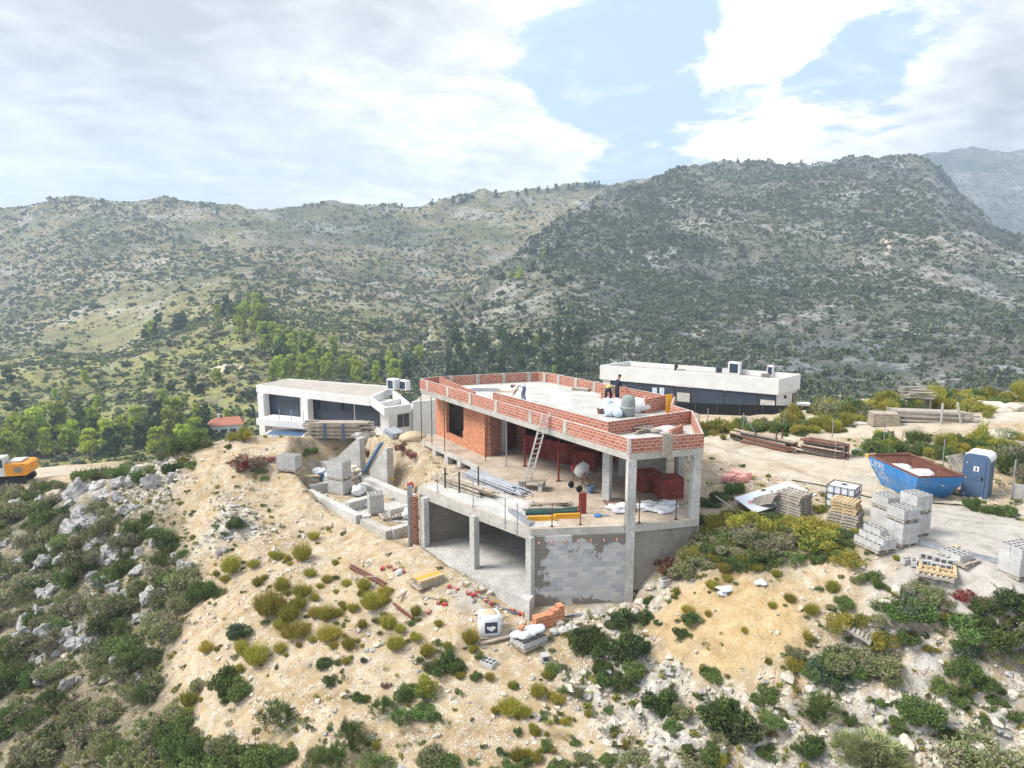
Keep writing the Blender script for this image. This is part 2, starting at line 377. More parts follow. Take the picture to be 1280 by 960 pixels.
ROCKY = [PA((690,840,-4.1),(800,790,-3.6),(870,860,-3.7),(1000,850,-3.4),(1130,770,-1.5),(1290,780,-1),(1290,990,-4.3),(700,990,-5.4),(760,900,-4.6)),
         PA((720,770,-3.6),(820,720,-2.5),(850,760,-3.2),(780,820,-3.9),(720,800,-3.8)),
         PA((-40,640,-7.2),(110,600,-5),(215,580,-2),(228,625,-3),(170,680,-5.2),(90,660,-6),(-40,690,-8.2)),
         PA((0,770,-9),(110,740,-7.5),(150,780,-7.6),(60,830,-9)),
         PA((255,690,-4.2),(285,640,-3.0),(320,655,-3.1),(300,690,-3.9))]
MAQUIS = [PA((-200,650,-8.5),(60,620,-6),(150,640,-5),(225,660,-3.8),(245,720,-4.8),(215,800,-6.4),(200,870,-7.4),(230,1000,-7.8),(-200,1000,-11.5)),
          PA((830,700,-1.6),(900,665,-.7),(1000,665,-.3),(1085,700,-.3),(1000,715,-.8),(900,715,-1.4)),
          PA((1180,790,-1.7),(1290,760,-.6),(1290,860,-2.6),(1190,870,-3))]
def zone(x, y, polys, soft=.5, s=0):
    w = fbm(np.asarray(x)*.7, np.asarray(y)*.7, 4, 50+s)*1.1; r = np.zeros(np.shape(x))
    for p in polys: r = np.maximum(r, sstep(-soft, soft, sdist(x, y, p)+w*soft*1.6))
    return r
def height(x, y, detail=True):
    x = np.asarray(x, float); y = np.asarray(y, float)
    z = raw_h(x, y)
    if detail:
        rd = np.maximum(zone(x, y, ROADS, .6), zone(x, y, CONCRETE, .5)); rk = zone(x, y, ROCKY, .9, 3)
        fl = 1-.85*rd
        z = z+fl*(fbm(x*.35, y*.35, 4, 1)*.28+fbm(x*1.7, y*1.7, 3, 5)*.09)
        ridge = 1-np.abs(fbm(x*.8+3, y*.8, 4, 9)); z = z+rk*(np.maximum(0, ridge-.72)*1.3+fbm(x*2.6, y*2.6, 3, 12)*.10)*(1-rd)
        s = sdist(x, y, GAR); z = np.where(s > -.3, np.minimum(z, -3.4-.0*z), z) if False else z
        z = np.where(s > 0, -3.45, z)
    return z
def hz(x, y): return float(hgrid(np.array([x]), np.array([y]))[0])
def ground(px, py, guess=None):
    """the point of the ground seen at that spot of the survey picture"""
    d = np.array(ray(px, py)); t = np.linspace(15, 115, 401); P = np.array([0,0,CZ])[None]+t[:,None]*d[None]
    hh = hgrid(P[:,0], P[:,1]); below = np.nonzero(P[:,2] < hh)[0]
    if not len(below): return Vector(P[-1])
    i = below[0]; a = t[max(i-1,0)]; b = t[i]
    for _ in range(12):
        m = (a+b)/2; p = np.array([0,0,CZ])+m*d
        if p[2] < hz(p[0], p[1]): b = m
        else: a = m
    p = np.array([0,0,CZ])+b*d
    return Vector((p[0], p[1], hz(p[0], p[1])))
def depth_at(p): return p.y*math.cos(PITCH)-(p.z-CZ)*math.sin(PITCH)
def pxm(p): return F/depth_at(p)       # survey pixels per metre there

def grid_mesh(name, X, Y, Z, attrs, mat):
    ny, nx = X.shape; co = np.stack([X, Y, Z], 2).reshape(-1,3)
    i = np.arange(nx*ny).reshape(ny, nx); q = np.stack([i[:-1,:-1], i[:-1,1:], i[1:,1:], i[1:,:-1]], 2).reshape(-1,4)
    me = bpy.data.meshes.new(name); me.vertices.add(len(co)); me.vertices.foreach_set('co', co.ravel())
    me.loops.add(q.size); me.loops.foreach_set('vertex_index', q.ravel().astype(np.int32)); me.polygons.add(len(q))
    me.polygons.foreach_set('loop_start', np.arange(len(q), dtype=np.int32)*4); me.polygons.foreach_set('loop_total', np.full(len(q), 4, np.int32))
    me.polygons.foreach_set('use_smooth', np.ones(len(q), bool))
    me.update(calc_edges=True)
    for k, a in attrs.items():
        at_ = me.attributes.new(k, 'FLOAT', 'POINT'); at_.data.foreach_set('value', np.asarray(a, float).ravel())
    me.materials.append(mat); me.validate()
    return link(name, me)

def soil_material():
    m, nt, b = newmat('stony_soil'); t = NT(nt); v = t.coord('Object')
    A = lambda n: t.n('Attribute', attribute_name=n).outputs['Fac']
    big = t.noise(v, .35, 5, .6); mid = t.noise(v, 2.2, 6, .7); fine = t.noise(v, 14, 4, .75)
    soil = t.ramp(big, (.3, (.41,.32,.20)), (.5, (.52,.42,.28)), (.72, (.59,.52,.40)))
    soil = t.mix(t.rng(mid, .42, .62), t.mix(1.0, soil, (.80,.74,.66), 'MULTIPLY'), soil)
    vo = t.n('TexVoronoi'); vo.inputs['Scale'].default_value = 5.5; t.l(v, vo.inputs['Vector'])
    vo2 = t.n('TexVoronoi'); vo2.inputs['Scale'].default_value = 13; t.l(v, vo2.inputs['Vector'])
    stone = t.math('MULTIPLY', t.math('LESS_THAN', vo.outputs['Distance'], .36), t.math('GREATER_THAN', t.math('ADD', mid, t.math('MULTIPLY', A('rocky'), .12)), .53))
    stone2 = t.math('MULTIPLY', t.math('LESS_THAN', vo2.outputs['Distance'], .40), t.math('GREATER_THAN', t.math('ADD', t.noise(v, 1.3, 4, .6), t.math('MULTIPLY', A('rocky'), .1)), .48))
    sc = t.mix(.12, (.66,.60,.52), vo.outputs['Color'])
    col = t.mix(t.math('MULTIPLY', t.math('MAXIMUM', stone, stone2), t.rng(A('sandy'), 0, 1, .75, .15)), soil, sc)
    rockc = t.ramp(mid, (.33, (.27,.26,.24)), (.5, (.48,.45,.41)), (.66, (.68,.64,.58)))
    col = t.mix(t.math('MULTIPLY', A('rocky'), t.rng(t.noise(v, .9, 5, .7), .4, .56)), col, rockc)
    col = t.mix(t.math('MULTIPLY', A('sandy'), .7), col, t.ramp(mid, (.35,(.46,.315,.15)), (.65,(.57,.42,.235))))
    hum = t.ramp(fine, (.3,(.11,.095,.06)), (.55,(.20,.175,.12)), (.75,(.40,.38,.34)))
    col = t.mix(t.math('MULTIPLY', A('maquis'), t.rng(mid, .40, .66, 1.0, .5)), col, hum)
    road = t.ramp(big, (.3, (.46,.375,.27)), (.5, (.50,.435,.35)), (.7, (.52,.48,.42)))
    road = t.mix(1.0, road, t.ramp(fine, (.3,(.86,)*3), (.7,(1.06,)*3)), 'MULTIPLY')
    col = t.mix(t.math('MULTIPLY', A('road'), t.rng(mid, .3, .6, 1, .8)), col, road)
    slab = t.ramp(mid, (.3, (.36,.335,.30)), (.55, (.44,.41,.37)), (.7, (.48,.45,.40)))
    col = t.mix(A('slab'), col, slab)
    col = t.mix(t.math('MULTIPLY', A('rut'), .75), col, t.mix(1.0, col, (.72,.69,.65), 'MULTIPLY'))
    dirt = t.noise(v, .9, 6, .72, .8); col = t.mix(1.0, col, t.ramp(dirt, (.34,(.74,.71,.67)), (.5,(1,1,1)), (.68,(1.1,1.1,1.1))), 'MULTIPLY')
    col = t.mix(1.0, col, t.ramp(fine, (.28,(.74,)*3), (.7,(1.1,)*3)), 'MULTIPLY')
    t.l(col, b.inputs['Base Color']); b.inputs['Roughness'].default_value = .97; b.inputs['Specular IOR Level'].default_value = .1
    h = t.math('ADD', t.math('MULTIPLY', fine, .6), t.math('ADD', mid, t.math('MULTIPLY', t.math('MAXIMUM', stone, stone2), .35)))
    h = t.math('MULTIPLY', h, t.rng(t.math('MAXIMUM', A('road'), A('slab')), 0, 1, 1, .25))
    t.bump(b, h, .9, .09)
    return m
def spaced(a, b, c, d, fine, coarse):
    return np.concatenate([np.linspace(a, b, max(2, int((b-a)/coarse)), endpoint=False), np.arange(b, c, fine), np.linspace(c, d, max(2, int((d-c)/coarse)))])
gx = spaced(-75, -27, 27, 80, .17, 1.0); gy = spaced(4, 16, 52, 118, .17, .9)
GX, GY = np.meshgrid(gx, gy); GZ = height(GX, GY)
def pathdist(x, y, pts):
    d = np.full(np.shape(x), 1e9)
    for (ax,ay),(bx,by) in zip(pts[:-1], pts[1:]):
        ex, ey = bx-ax, by-ay; t = np.clip(((x-ax)*ex+(y-ay)*ey)/(ex*ex+ey*ey), 0, 1); d = np.minimum(d, np.hypot(x-ax-t*ex, y-ay-t*ey))
    return d
RUT = np.zeros_like(GX); _w = fbm(GX*.5, GY*.5, 3, 61)
for pth in (PA((1300,676,0),(1110,648,0),(1000,600,0),(925,566,0),(1010,543,0),(1180,519,.8),(1300,510,1)), PA((1300,668,0),(1120,640,0),(960,585,0),(880,560,0)), PA((1090,760,-1),(1110,715,0),(1150,660,0))):
    q = pathdist(GX+_w*.5, GY+_w*.4, pth); RUT = np.maximum(RUT, sstep(.30,.12, np.abs(q-.8)))
RUT *= sstep(-.5,.3,fbm(GX*.3,GY*.3,3,71))
terrain = grid_mesh('hillside_ground', GX, GY, GZ, dict(rocky=zone(GX,GY,ROCKY,.9,3), sandy=zone(GX,GY,SAND,.8,1), maquis=zone(GX,GY,MAQUIS,.9,2), road=zone(GX,GY,ROADS,.6), rut=RUT, slab=np.maximum(zone(GX,GY,CONCRETE,.35), .8*zone(GX,GY,SPILL,.5,6))), soil_material())
tag(terrain, kind='structure')
def hgrid(x, y):
    """height read off the finished ground mesh"""
    x = np.clip(np.asarray(x, float), gx[0], gx[-1]-1e-6); y = np.clip(np.asarray(y, float), gy[0], gy[-1]-1e-6)
    i = np.searchsorted(gx, x, 'right')-1; j = np.searchsorted(gy, y, 'right')-1; i = np.clip(i, 0, len(gx)-2); j = np.clip(j, 0, len(gy)-2)
    a = (x-gx[i])/(gx[i+1]-gx[i]); b = (y-gy[j])/(gy[j+1]-gy[j])
    return GZ[j,i]*(1-a)*(1-b)+GZ[j,i+1]*a*(1-b)+GZ[j+1,i]*(1-a)*b+GZ[j+1,i+1]*a*b

# ------------------------------------------------------------------ far terrain
def mountain_material(name, tan, rock, green, grmul=1.0):
    m, nt, b = newmat(name); t = NT(nt); v = t.coord('Object')
    a = t.noise(v, .016, 6, .62); c = t.noise(v, .09, 6, .7); f = t.noise(v, .45, 4, .7)
    slope = t.n('SeparateXYZ'); t.l(t.n('NewGeometry').outputs['Normal'], slope.inputs[0])
    col = t.mix(t.rng(c, .4, .6), t.mix(1.0, tan, (.72,.7,.66), 'MULTIPLY'), tan)
    col = t.mix(t.math('MULTIPLY', t.rng(t.math('ADD', t.noise(v, .03, 7, .7, .6), t.math('MULTIPLY', c, .45)), .74, .80), .95), col, rock)
    col = t.mix(t.rng(slope.outputs[2], .80, .62), col, rock)
    col = t.mix(t.math('MULTIPLY', t.rng(t.math('ADD', t.math('MULTIPLY', f, .6), t.math('MULTIPLY', a, .5)), .5*grmul+.02, .62*grmul), .85), col, green)
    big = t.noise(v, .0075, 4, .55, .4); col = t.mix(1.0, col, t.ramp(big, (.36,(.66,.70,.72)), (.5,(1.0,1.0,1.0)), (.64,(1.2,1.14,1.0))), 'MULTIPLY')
    col = t.mix(1.0, col, t.ramp(f, (.3,(.62,)*3), (.7,(1.2,)*3)), 'MULTIPLY')
    px_ = t.n('SeparateXYZ'); t.l(v, px_.inputs[0])
    lowg = t.math('MULTIPLY', t.math('MULTIPLY', t.rng(px_.outputs[1], 420, 240), t.rng(px_.outputs[0], 40, -20)), t.rng(c, .38, .6, 0, .75))
    col = t.mix(lowg, col, (.37,.36,.11))
    at_ = t.n('Attribute', attribute_name='bare').outputs['Fac']; col = t.mix(at_, col, (.60,.52,.40))
    t.l(col, b.inputs['Base Color']); b.inputs['Roughness'].default_value = 1; b.inputs['Specular IOR Level'].default_value = .05
    t.bump(b, t.math('ADD', c, t.math('MULTIPLY', f, .4)), 1.0, 5.0)
    return m
FAR = {}
def far_sheet(name, table, ncol, nrow, amp, seed, mat, crag=0.0, bare=()):
    pxs = [r[0] for r in table]; K = len(table[0][1])
    cols = np.linspace(pxs[0], pxs[-1], ncol)
    kd = np.stack([np.interp(cols, pxs, [r[1][k][0] for r in table]) for k in range(K)])
    kp = np.stack([np.interp(cols, pxs, [r[1][k][1] for r in table]) for k in range(K)])
    s = np.linspace(0, K-1, nrow); D = np.empty((nrow, ncol)); PY = np.empty((nrow, ncol))
    for j in range(ncol):
        D[:,j] = np.interp(s, np.arange(K), kd[:,j]); PY[:,j] = np.interp(s, np.arange(K), kp[:,j])
    u = (cols[None]-640)/F; v = -(PY-480)/F
    dy = math.cos(PITCH)+v*math.sin(PITCH); dz = -math.sin(PITCH)+v*math.cos(PITCH)
    X = D*u/dy; Y = D; Z = CZ+D*dz/dy
    for _ in range(6): Z[1:-1] = (Z[:-2]+2*Z[1:-1]+Z[2:])/4
    for _ in range(4): Z[:,1:-1] = (Z[:,:-2]+2*Z[:,1:-1]+Z[:,2:])/4
    gate = sstep(0, .18*nrow, np.arange(nrow))[:,None]
    n = fbm(X*.011, Y*.011, 5, seed); gul = np.abs(fbm(X*.02+5, Y*.008, 4, seed+3))
    Z = Z+gate*amp*(n*D*.022-gul*D*.012+.0045*D*fbm(X*.06, Y*.06, 3, seed+8))
    if crag:
        r = 1-np.abs(fbm(X*.03, Y*.03, 4, seed+20)); hi = sstep(.45, .8, PY*0+np.linspace(0,1,nrow)[:,None])
        Z = Z+gate*crag*hi*np.maximum(0, r-.78)*60
    bz = np.zeros_like(Z)
    for (bx, by, rx, ry) in bare:
        q = np.hypot((cols[None]-bx)/rx, (PY-by)/ry)+.5*fbm(X*.15, Y*.15, 3, 4); bz = np.maximum(bz, sstep(1.1, .85, q))
    o = grid_mesh(name, X, Y, Z, dict(bare=bz), mat); tag(o, kind='structure')
    FAR[name] = (cols, PY, X, Y, Z); return o
TA = [(-600,[(80,645),(140,590),(230,490),(300,460),(480,360),(720,290),(950,340)]),
      (0,[(80,645),(130,580),(220,470),(300,452),(450,360),(650,268),(900,320)]),
      (130,[(80,640),(130,575),(230,455),(300,440),(430,345),(620,250),(900,310)]),
      (200,[(80,635),(130,570),(240,425),(310,410),(440,335),(640,258),(900,310)]),
      (300,[(80,630),(130,565),(260,385),(320,374),(450,320),(660,267),(900,310)]),
      (430,[(80,620),(130,555),(250,430),(330,385),(480,325),(700,261),(900,290)]),
      (540,[(80,610),(130,550),(240,455),(340,395),(520,330),(720,253),(950,285)]),
      (640,[(80,610),(130,550),(260,450),(380,380),(560,315),(760,242),(980,275)]),
      (740,[(80,610),(130,550),(260,450),(380,380),(600,300),(800,231),(1000,262)]),
      (860,[(80,610),(130,550),(260,450),(380,380),(600,300),(820,221),(1000,250)]),
      (1000,[(80,610),(130,550),(260,450),(380,380),(600,300),(820,230),(1000,260)])]
TB = [(495,[(200,500),(225,480),(250,462),(268,452),(285,446),(360,500)]),
      (540,[(140,530),(200,475),(240,445),(280,424),(310,412),(400,450)]),
      (600,[(130,530),(200,465),(260,424),(320,390),(370,362),(470,400)]),
      (660,[(120,530),(200,458),(280,402),(360,350),(430,311),(540,340)]),
      (740,[(115,530),(210,450),(300,382),(400,312),(500,252),(630,282)]),
      (820,[(110,535),(215,450),(320,372),(430,295),(570,225),(700,260)]),
      (900,[(110,535),(220,450),(330,370),(450,285),(620,204),(780,240)]),
      (940,[(110,535),(220,450),(330,370),(450,285),(630,202),(780,240)]),
      (1050,[(110,535),(215,450),(320,372),(440,285),(620,198),(780,235)]),
      (1140,[(110,535),(205,450),(305,376),(420,288),(600,191),(760,230)]),
      (1168,[(110,535),(205,450),(300,378),(415,290),(590,198),(750,240)]),
      (1200,[(110,535),(200,450),(290,385),(400,305),(560,238),(720,280)]),
      (1245,[(110,535),(200,455),(280,395),(380,330),(520,288),(680,320)]),
      (1300,[(110,535),(200,458),(270,405),(360,350),(500,308),(660,340)]),
      (1500,[(110,535),(200,470),(260,430),(340,380),(480,345),(640,370)]),
      (1900,[(110,540),(200,490),(260,460),(340,430),(480,400),(640,420)])]
TC = [(950,[(700,420),(1000,320),(1300,240),(1700,280)]),(1140,[(700,420),(1000,300),(1400,191),(1800,230)]),(1280,[(700,420),(1000,300),(1450,179),(1800,220)]),
      (1500,[(700,420),(1000,290),(1450,165),(1800,210)]),(2200,[(700,430),(1000,300),(1450,185),(1800,230)])]
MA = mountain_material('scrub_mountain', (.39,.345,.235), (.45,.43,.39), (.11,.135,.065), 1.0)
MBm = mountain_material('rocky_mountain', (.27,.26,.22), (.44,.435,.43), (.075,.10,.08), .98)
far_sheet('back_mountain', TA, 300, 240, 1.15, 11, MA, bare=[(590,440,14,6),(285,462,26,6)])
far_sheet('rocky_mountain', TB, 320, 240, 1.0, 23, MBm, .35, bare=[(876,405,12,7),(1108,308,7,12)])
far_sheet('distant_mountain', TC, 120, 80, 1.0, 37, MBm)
# ------------------------------------------------------------------ sky, sun, camera
SUN_AZ = R(-98); SUN_EL = R(50)          # azimuth measured from +Y towards +X
w = bpy.data.worlds.new('World'); SC.world = w; w.use_nodes = True
nt = w.node_tree; nt.nodes.clear(); t = NT(nt)
out = t.n('OutputWorld'); bg = t.n('Background'); t.l(bg.outputs[0], out.inputs[0])
sky = t.n('TexSky', sky_type='NISHITA'); sky.sun_disc = False; sky.sun_elevation = SUN_EL; sky.sun_rotation = SUN_AZ
sky.air_density = 1.0; sky.dust_density = 2.0; sky.ozone_density = 1.0
d = t.coord('Generated'); sp = t.n('SeparateXYZ'); t.l(d, sp.inputs[0])
# flat cloud layer: project the direction on a plane overhead
dz = t.math('ADD', t.math('MAXIMUM', sp.outputs[2], 0.0), .16)
cx = t.math('DIVIDE', sp.outputs[0], dz); cy = t.math('DIVIDE', sp.outputs[1], dz)
cv = t.n('CombineXYZ'); t.l(cx, cv.inputs[0]); t.l(cy, cv.inputs[1])
wv = t.n('VectorMath', operation='ADD'); wn = t.n('TexNoise'); wn.inputs['Scale'].default_value = 2.2; wn.inputs['Detail'].default_value = 4; t.l(cv.outputs[0], wn.inputs['Vector'])
wm = t.n('VectorMath', operation='SCALE'); t.l(wn.outputs['Color'], wm.inputs[0]); wm.inputs['Scale'].default_value = .28; t.l(cv.outputs[0], wv.inputs[0]); t.l(wm.outputs[0], wv.inputs[1])
n1 = t.noise(wv.outputs[0], 1.7, 12, .62)
n2 = t.noise(cv.outputs[0], .6, 4, .5, .1)
cov = t.math('ADD', t.math('ADD', t.math('MULTIPLY', n1, 3.0), -1.0), t.math('MULTIPLY', n2, .25))
def lump(px, py, rad, amt):
    """more (or less) cloud around one direction of the sky"""
    v = Vector(ray(px, py)).normalized(); dp = t.n('VectorMath', operation='DISTANCE')
    nn = t.n('VectorMath', operation='NORMALIZE'); t.l(d, nn.inputs[0]); t.l(nn.outputs[0], dp.inputs[0]); dp.inputs[1].default_value = v
    return t.math('MULTIPLY', t.math('POWER', t.rng(dp.outputs['Value'], rad, 0, 0, 1), .7), amt)
for a in [(745,125,.15,-.50),(760,40,.14,-.40),(690,100,.08,-.26),(1010,110,.12,-.42),(1130,65,.14,-.46),(1070,125,.09,-.26),(860,45,.13,-.34),(790,190,.09,-.32),(930,120,.08,-.22),
          (250,80,.6,.40),(480,160,.3,.30),(960,-10,.14,.30),(1000,35,.11,.34),(900,60,.06,.12),(860,165,.12,.42),(960,170,.12,.30),(1050,190,.12,.34),(1220,140,.15,.48),(1270,60,.12,.42),(680,200,.10,.30),(560,60,.25,.3),(100,230,.3,.3),(1400,100,.3,.4)]:
    cov = t.math('ADD', cov, lump(*a))
fac = t.rng(cov, .54, .78)
wis = t.noise(wv.outputs[0], 2.6, 12, .68, .6); fac = t.math('MAXIMUM', fac, t.rng(wis, .50, .78, 0.02, .6))
# lit rims bright, thick middles greyer, with billows shaded from the side the sun is on
off = t.n('VectorMath', operation='ADD'); t.l(wv.outputs[0], off.inputs[0]); off.inputs[1].default_value = (-.10,.05,0)
n4 = t.noise(off.outputs[0], 1.7, 12, .62)
shade = t.math('MULTIPLY', t.math('SUBTRACT', n1, n4), 5.0)
n3 = t.noise(cv.outputs[0], .9, 7, .62, .5)
thick = t.math('ADD', t.math('ADD', t.rng(cov, .85, 1.5, 0, .45), t.math('MULTIPLY', t.rng(n3, .36, .66), .55)), t.math('ADD', lump(150,40,.6,1.0), t.math('MULTIPLY', shade, -.9)))
for a in ((1262,110,.14,.75),(60,10,.3,.25),(80,180,.25,.15)): thick = t.math('ADD', thick, lump(*a))
for a in ((640,90,.26,.5),(380,240,.22,.75),(80,245,.22,.85),(600,200,.16,.5),(960,150,.24,.95),(60,250,.1,.3),(1180,150,.1,.3)): thick = t.math('SUBTRACT', thick, lump(*a))
cc = t.ramp(t.rng(thick, -.55, 1.6), (0, (9.2,9.1,8.9)), (.3, (6.3,6.26,6.2)), (.55, (4.5,4.5,4.52)), (1, (2.6,2.62,2.72)))
bl = t.mix(.75, sky.outputs[0], (3.0,3.85,5.0))
col = t.mix(fac, bl, cc); t.l(col, bg.inputs[0]); bg.inputs[1].default_value = .1
sd = bpy.data.lights.new('sun', 'SUN'); sd.energy = 2.75; sd.angle = R(22); sd.color = (1, .95, .87)
so = link('sun', sd)
dirv = Vector((math.sin(SUN_AZ)*math.cos(SUN_EL), math.cos(SUN_AZ)*math.cos(SUN_EL), math.sin(SUN_EL)))
so.rotation_euler = dirv.to_track_quat('Z', 'Y').to_euler(); so.location = (0, 20, 60)
cd = bpy.data.cameras.new('camera'); cam = link('camera', cd); SC.camera = cam
cd.sensor_fit = 'HORIZONTAL'; cd.sensor_width = 36; cd.lens = 36*F/1280; cd.clip_start = .1; cd.clip_end = 6000
cam.location = (0, 0, CZ); cam.rotation_euler = (math.pi/2-PITCH, 0, 0)
SC.view_settings.view_transform = 'Standard'; SC.view_settings.look = 'None'; SC.view_settings.exposure = 1.24; SC.view_settings.gamma = 1
SC.cycles.use_denoising = True; SC.cycles.max_bounces = 6; SC.cycles.diffuse_bounces = 3; SC.cycles.volume_bounces = 0; SC.cycles.transparent_max_bounces = 8
# air: even pale haze over the whole valley
hb = MB().box((0, 1050, 100), (5400, 2300, 390)); haze = hb.build('haze', [], uv=False)
hm = bpy.data.materials.new('valley_air'); hm.use_nodes = True; hm.node_tree.nodes.clear(); th = NT(hm.node_tree)
ho = th.n('OutputMaterial'); pv = th.n('VolumePrincipled'); pv.inputs['Color'].default_value = (.66,.82,1,1); pv.inputs['Density'].default_value = .00058; pv.inputs['Anisotropy'].default_value = .2
th.l(pv.outputs[0], ho.inputs['Volume']); haze.data.materials.append(hm); tag(haze, kind='stuff')
# ------------------------------------------------------------------ the unfinished house
V2 = lambda *p: [tuple(q) for q in p]
rL,rN,rR,rR2 = (-5.87,45.23),(4.91,29.25),(8.28,30.25),(9.02,35.04)
ROOF = [rL,rN,rR,rR2,(8.35,36.7),(9.0,38.95),(7.7,40.7),(6.64,42.06),(2.58,47.74),(1.79,48.3),(-5.03,46.15)]
tL,tC,tN = (-4.72,34.68),(.81,28.86),(5.03,29.3)
TERR = [tL,tC,tN,(8.2,30.12),(8.95,35.0),(8.9,38.9),(6.5,42),(2.5,47.6),(1.7,48.1),(-4.95,46.05),(-5.8,44.65),(-.93,37.2),(-3.7,36.6)]
H = thing('unfinished_house', 'half built villa with red brick roof parapets on bare concrete columns', 'house', (1.5,33,-3.6))
def lerp(a, b, t): return tuple(a[i]+(b[i]-a[i])*t for i in range(2))
def part(name, mb, mats, parent=None, **kw):
    p = parent or H
    o = mb.build(name, mats, p, origin=(H.location if (p is H or p.parent is H) else None), **kw); return o
roof = part('roof_slab', MB().prism(ROOF, 2.87, 3.16, top=1), [M['conc'], M['conc_pale']])
part('terrace_slab', MB().prism(TERR, -.32, 0, top=1), [M['conc'], M['conc_floor']])
pale = [(-4.55,34.7),(.8,29.0),(2.0,29.25),(1.4,31.6),(-.6,34.2),(-2.9,36.3)]
part('screed_strip', MB().prism(pale, .002, .008), M['conc_pale'])
part('garage_floor', MB().prism([(-4.98,34.1),(-4.93,33.62),(.72,28.05),(1.02,28.93),(4.86,29.42),(6.4,33.3),(1.2,36.9)], -3.75, -2.85), M['conc_pale'])
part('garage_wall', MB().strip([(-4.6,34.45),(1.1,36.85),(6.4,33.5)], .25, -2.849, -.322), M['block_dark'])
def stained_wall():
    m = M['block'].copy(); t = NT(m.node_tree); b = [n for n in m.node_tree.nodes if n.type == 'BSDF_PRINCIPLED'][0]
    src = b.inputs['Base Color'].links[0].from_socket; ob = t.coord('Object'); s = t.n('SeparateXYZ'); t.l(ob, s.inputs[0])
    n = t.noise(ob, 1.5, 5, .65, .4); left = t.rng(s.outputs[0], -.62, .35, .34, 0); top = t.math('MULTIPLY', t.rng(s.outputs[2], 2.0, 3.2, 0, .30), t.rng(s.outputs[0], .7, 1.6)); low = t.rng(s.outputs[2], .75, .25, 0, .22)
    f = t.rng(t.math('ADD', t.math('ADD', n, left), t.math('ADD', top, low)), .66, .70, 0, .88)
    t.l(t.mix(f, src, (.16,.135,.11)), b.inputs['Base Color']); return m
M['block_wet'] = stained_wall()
part('block_wall', MB().strip([(.93,28.78),(4.86,29.24)], .22, -4.5, -.322, side=1), M['block_wet'])
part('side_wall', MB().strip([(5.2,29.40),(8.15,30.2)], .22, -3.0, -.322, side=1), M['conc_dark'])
part('brick_pier', MB().box((-4.86,34.15,-1.585), (.18,.42,2.52), rz=R(-46)), M['brick'])
part('shutter_board', MB().box((-5.02,34.0,-1.35), (.05,.30,3.3), rz=R(-46)), M['steel'])
def column(x, y, z0, z1, s=.34, rz=0, mat='conc_pale'):
    return part('column', MB().box((x, y, (z0+z1)/2), (s, s, z1-z0), rz=rz), M[mat])
ga = math.atan2(tC[1]-tL[1], tC[0]-tL[0])
for (x,y) in ((-4.32,34.02),(-1.72,31.42),(.80,28.86)): column(x, y, -2.848, -.322, .32, ga)
column(5.03,29.38,-4.2,2.868,.36,R(8))
column(4.48,32.7,.002,2.868,.36,R(-30)); column(8.0,30.35,-.9,2.868,.36,R(15)); column(8.35,34.6,.002,2.868,.34,R(10)); column(-.55,41.35,.002,2.868,.3,R(-57))
part('beam', MB().strip([lerp(tL,tC,.02),lerp(tL,tC,.985)], .26, -.52, -.323, side=1), M['conc'])
for i in range(7):
    p = lerp((.95,28.74),(4.85,29.2),(i+.3)/7)
    part('drain_stub', MB().tube([(p[0],p[1]+.05,-.56-.02*(i%2)),(p[0]+.02,p[1]-.10,-.58)], .048, 8), M['brick'])
# little block piers holding the slab edge up over the cut bank
for k in range(5):
    p = lerp((-5.62,44.7),(-1.3,38.05),(k+.1)/5)
    z = hz(p[0], p[1])
    part('pier', MB().box((p[0],p[1],(-.325+z-.4)/2), (.42,.36,abs(-.325-z+.4)+.0), rz=R(-56)), M['blocks'])
# parapets: outer ring, inner ring
part('outer_parapet', MB().strip(ROOF, .13, 3.161, 3.78, closed=True, side=1), M['brick'])
part('coping', MB().strip(offset(ROOF, .035, True), .06, 3.781, 3.80, closed=True, side=1), M['conc_pale'])
inA = at(543,472,3.78); inB = at(592,490.5,3.78); inC = at(616,491,3.78); inD = at(760,528.5,3.78)
part('inner_parapet', MB().strip([tuple(inC[:2]), tuple(inD[:2]), (8.86,35.02)], .13, 3.161, 3.80, side=1), M['brick'])
part('inner_parapet', MB().strip([(-4.7,45.9), tuple(inB[:2])], .13, 3.161, 3.80, side=1), M['brick'])
part('coping', MB().strip(offset([tuple(inC[:2]), tuple(inD[:2]), (8.84,35.02)], .02, False), .09, 3.801, 3.82, side=1), M['conc_pale'])
# chimney boxes and short cross walls of brick on the right of the roof
c0 = at(753,498,3.16); c1 = at(775,495,3.16)
part('brick_upstand', MB().strip([tuple(at(752,498,3.16)[:2]), tuple(at(784,502.5,3.16)[:2])], .14, 3.161, 4.0), M['brick'])
part('brick_upstand', MB().strip([tuple(at(806,517,3.16)[:2]), tuple(at(840,510,3.16)[:2])], .14, 3.161, 3.95), M['brick'])
part('brick_upstand', MB().strip([tuple(at(838,540,3.5)[:2]), tuple(at(852,541,3.2)[:2])], .12, 3.161, 3.6), M['brick'])
for f in (.055,.19,.325,.465,.63,.775): 
    p = lerp(rL, rN, f); q = offset([rL,rN], .012, False); d = (q[0][0]-rL[0], q[0][1]-rL[1])
    part('concrete_stud', MB().box((p[0]-d[0]*-4.2*.0+.055*.83, p[1]+.055*.56, 3.47), (.26,.17,.615), rz=math.atan2(rN[1]-rL[1], rN[0]-rL[0])), M['conc'])
for a, b, n in ((ROOF[-1], ROOF[-2], 4), (ROOF[-2], ROOF[-3], 1), (ROOF[-3], ROOF[-4], 4)):
    for k in range(n):
        p = lerp(a, b, (k+.6)/n); part('concrete_stud', MB().box((p[0], p[1], 3.47), (.24,.36,.615), rz=math.atan2(b[1]-a[1], b[0]-a[0])), M['conc'])
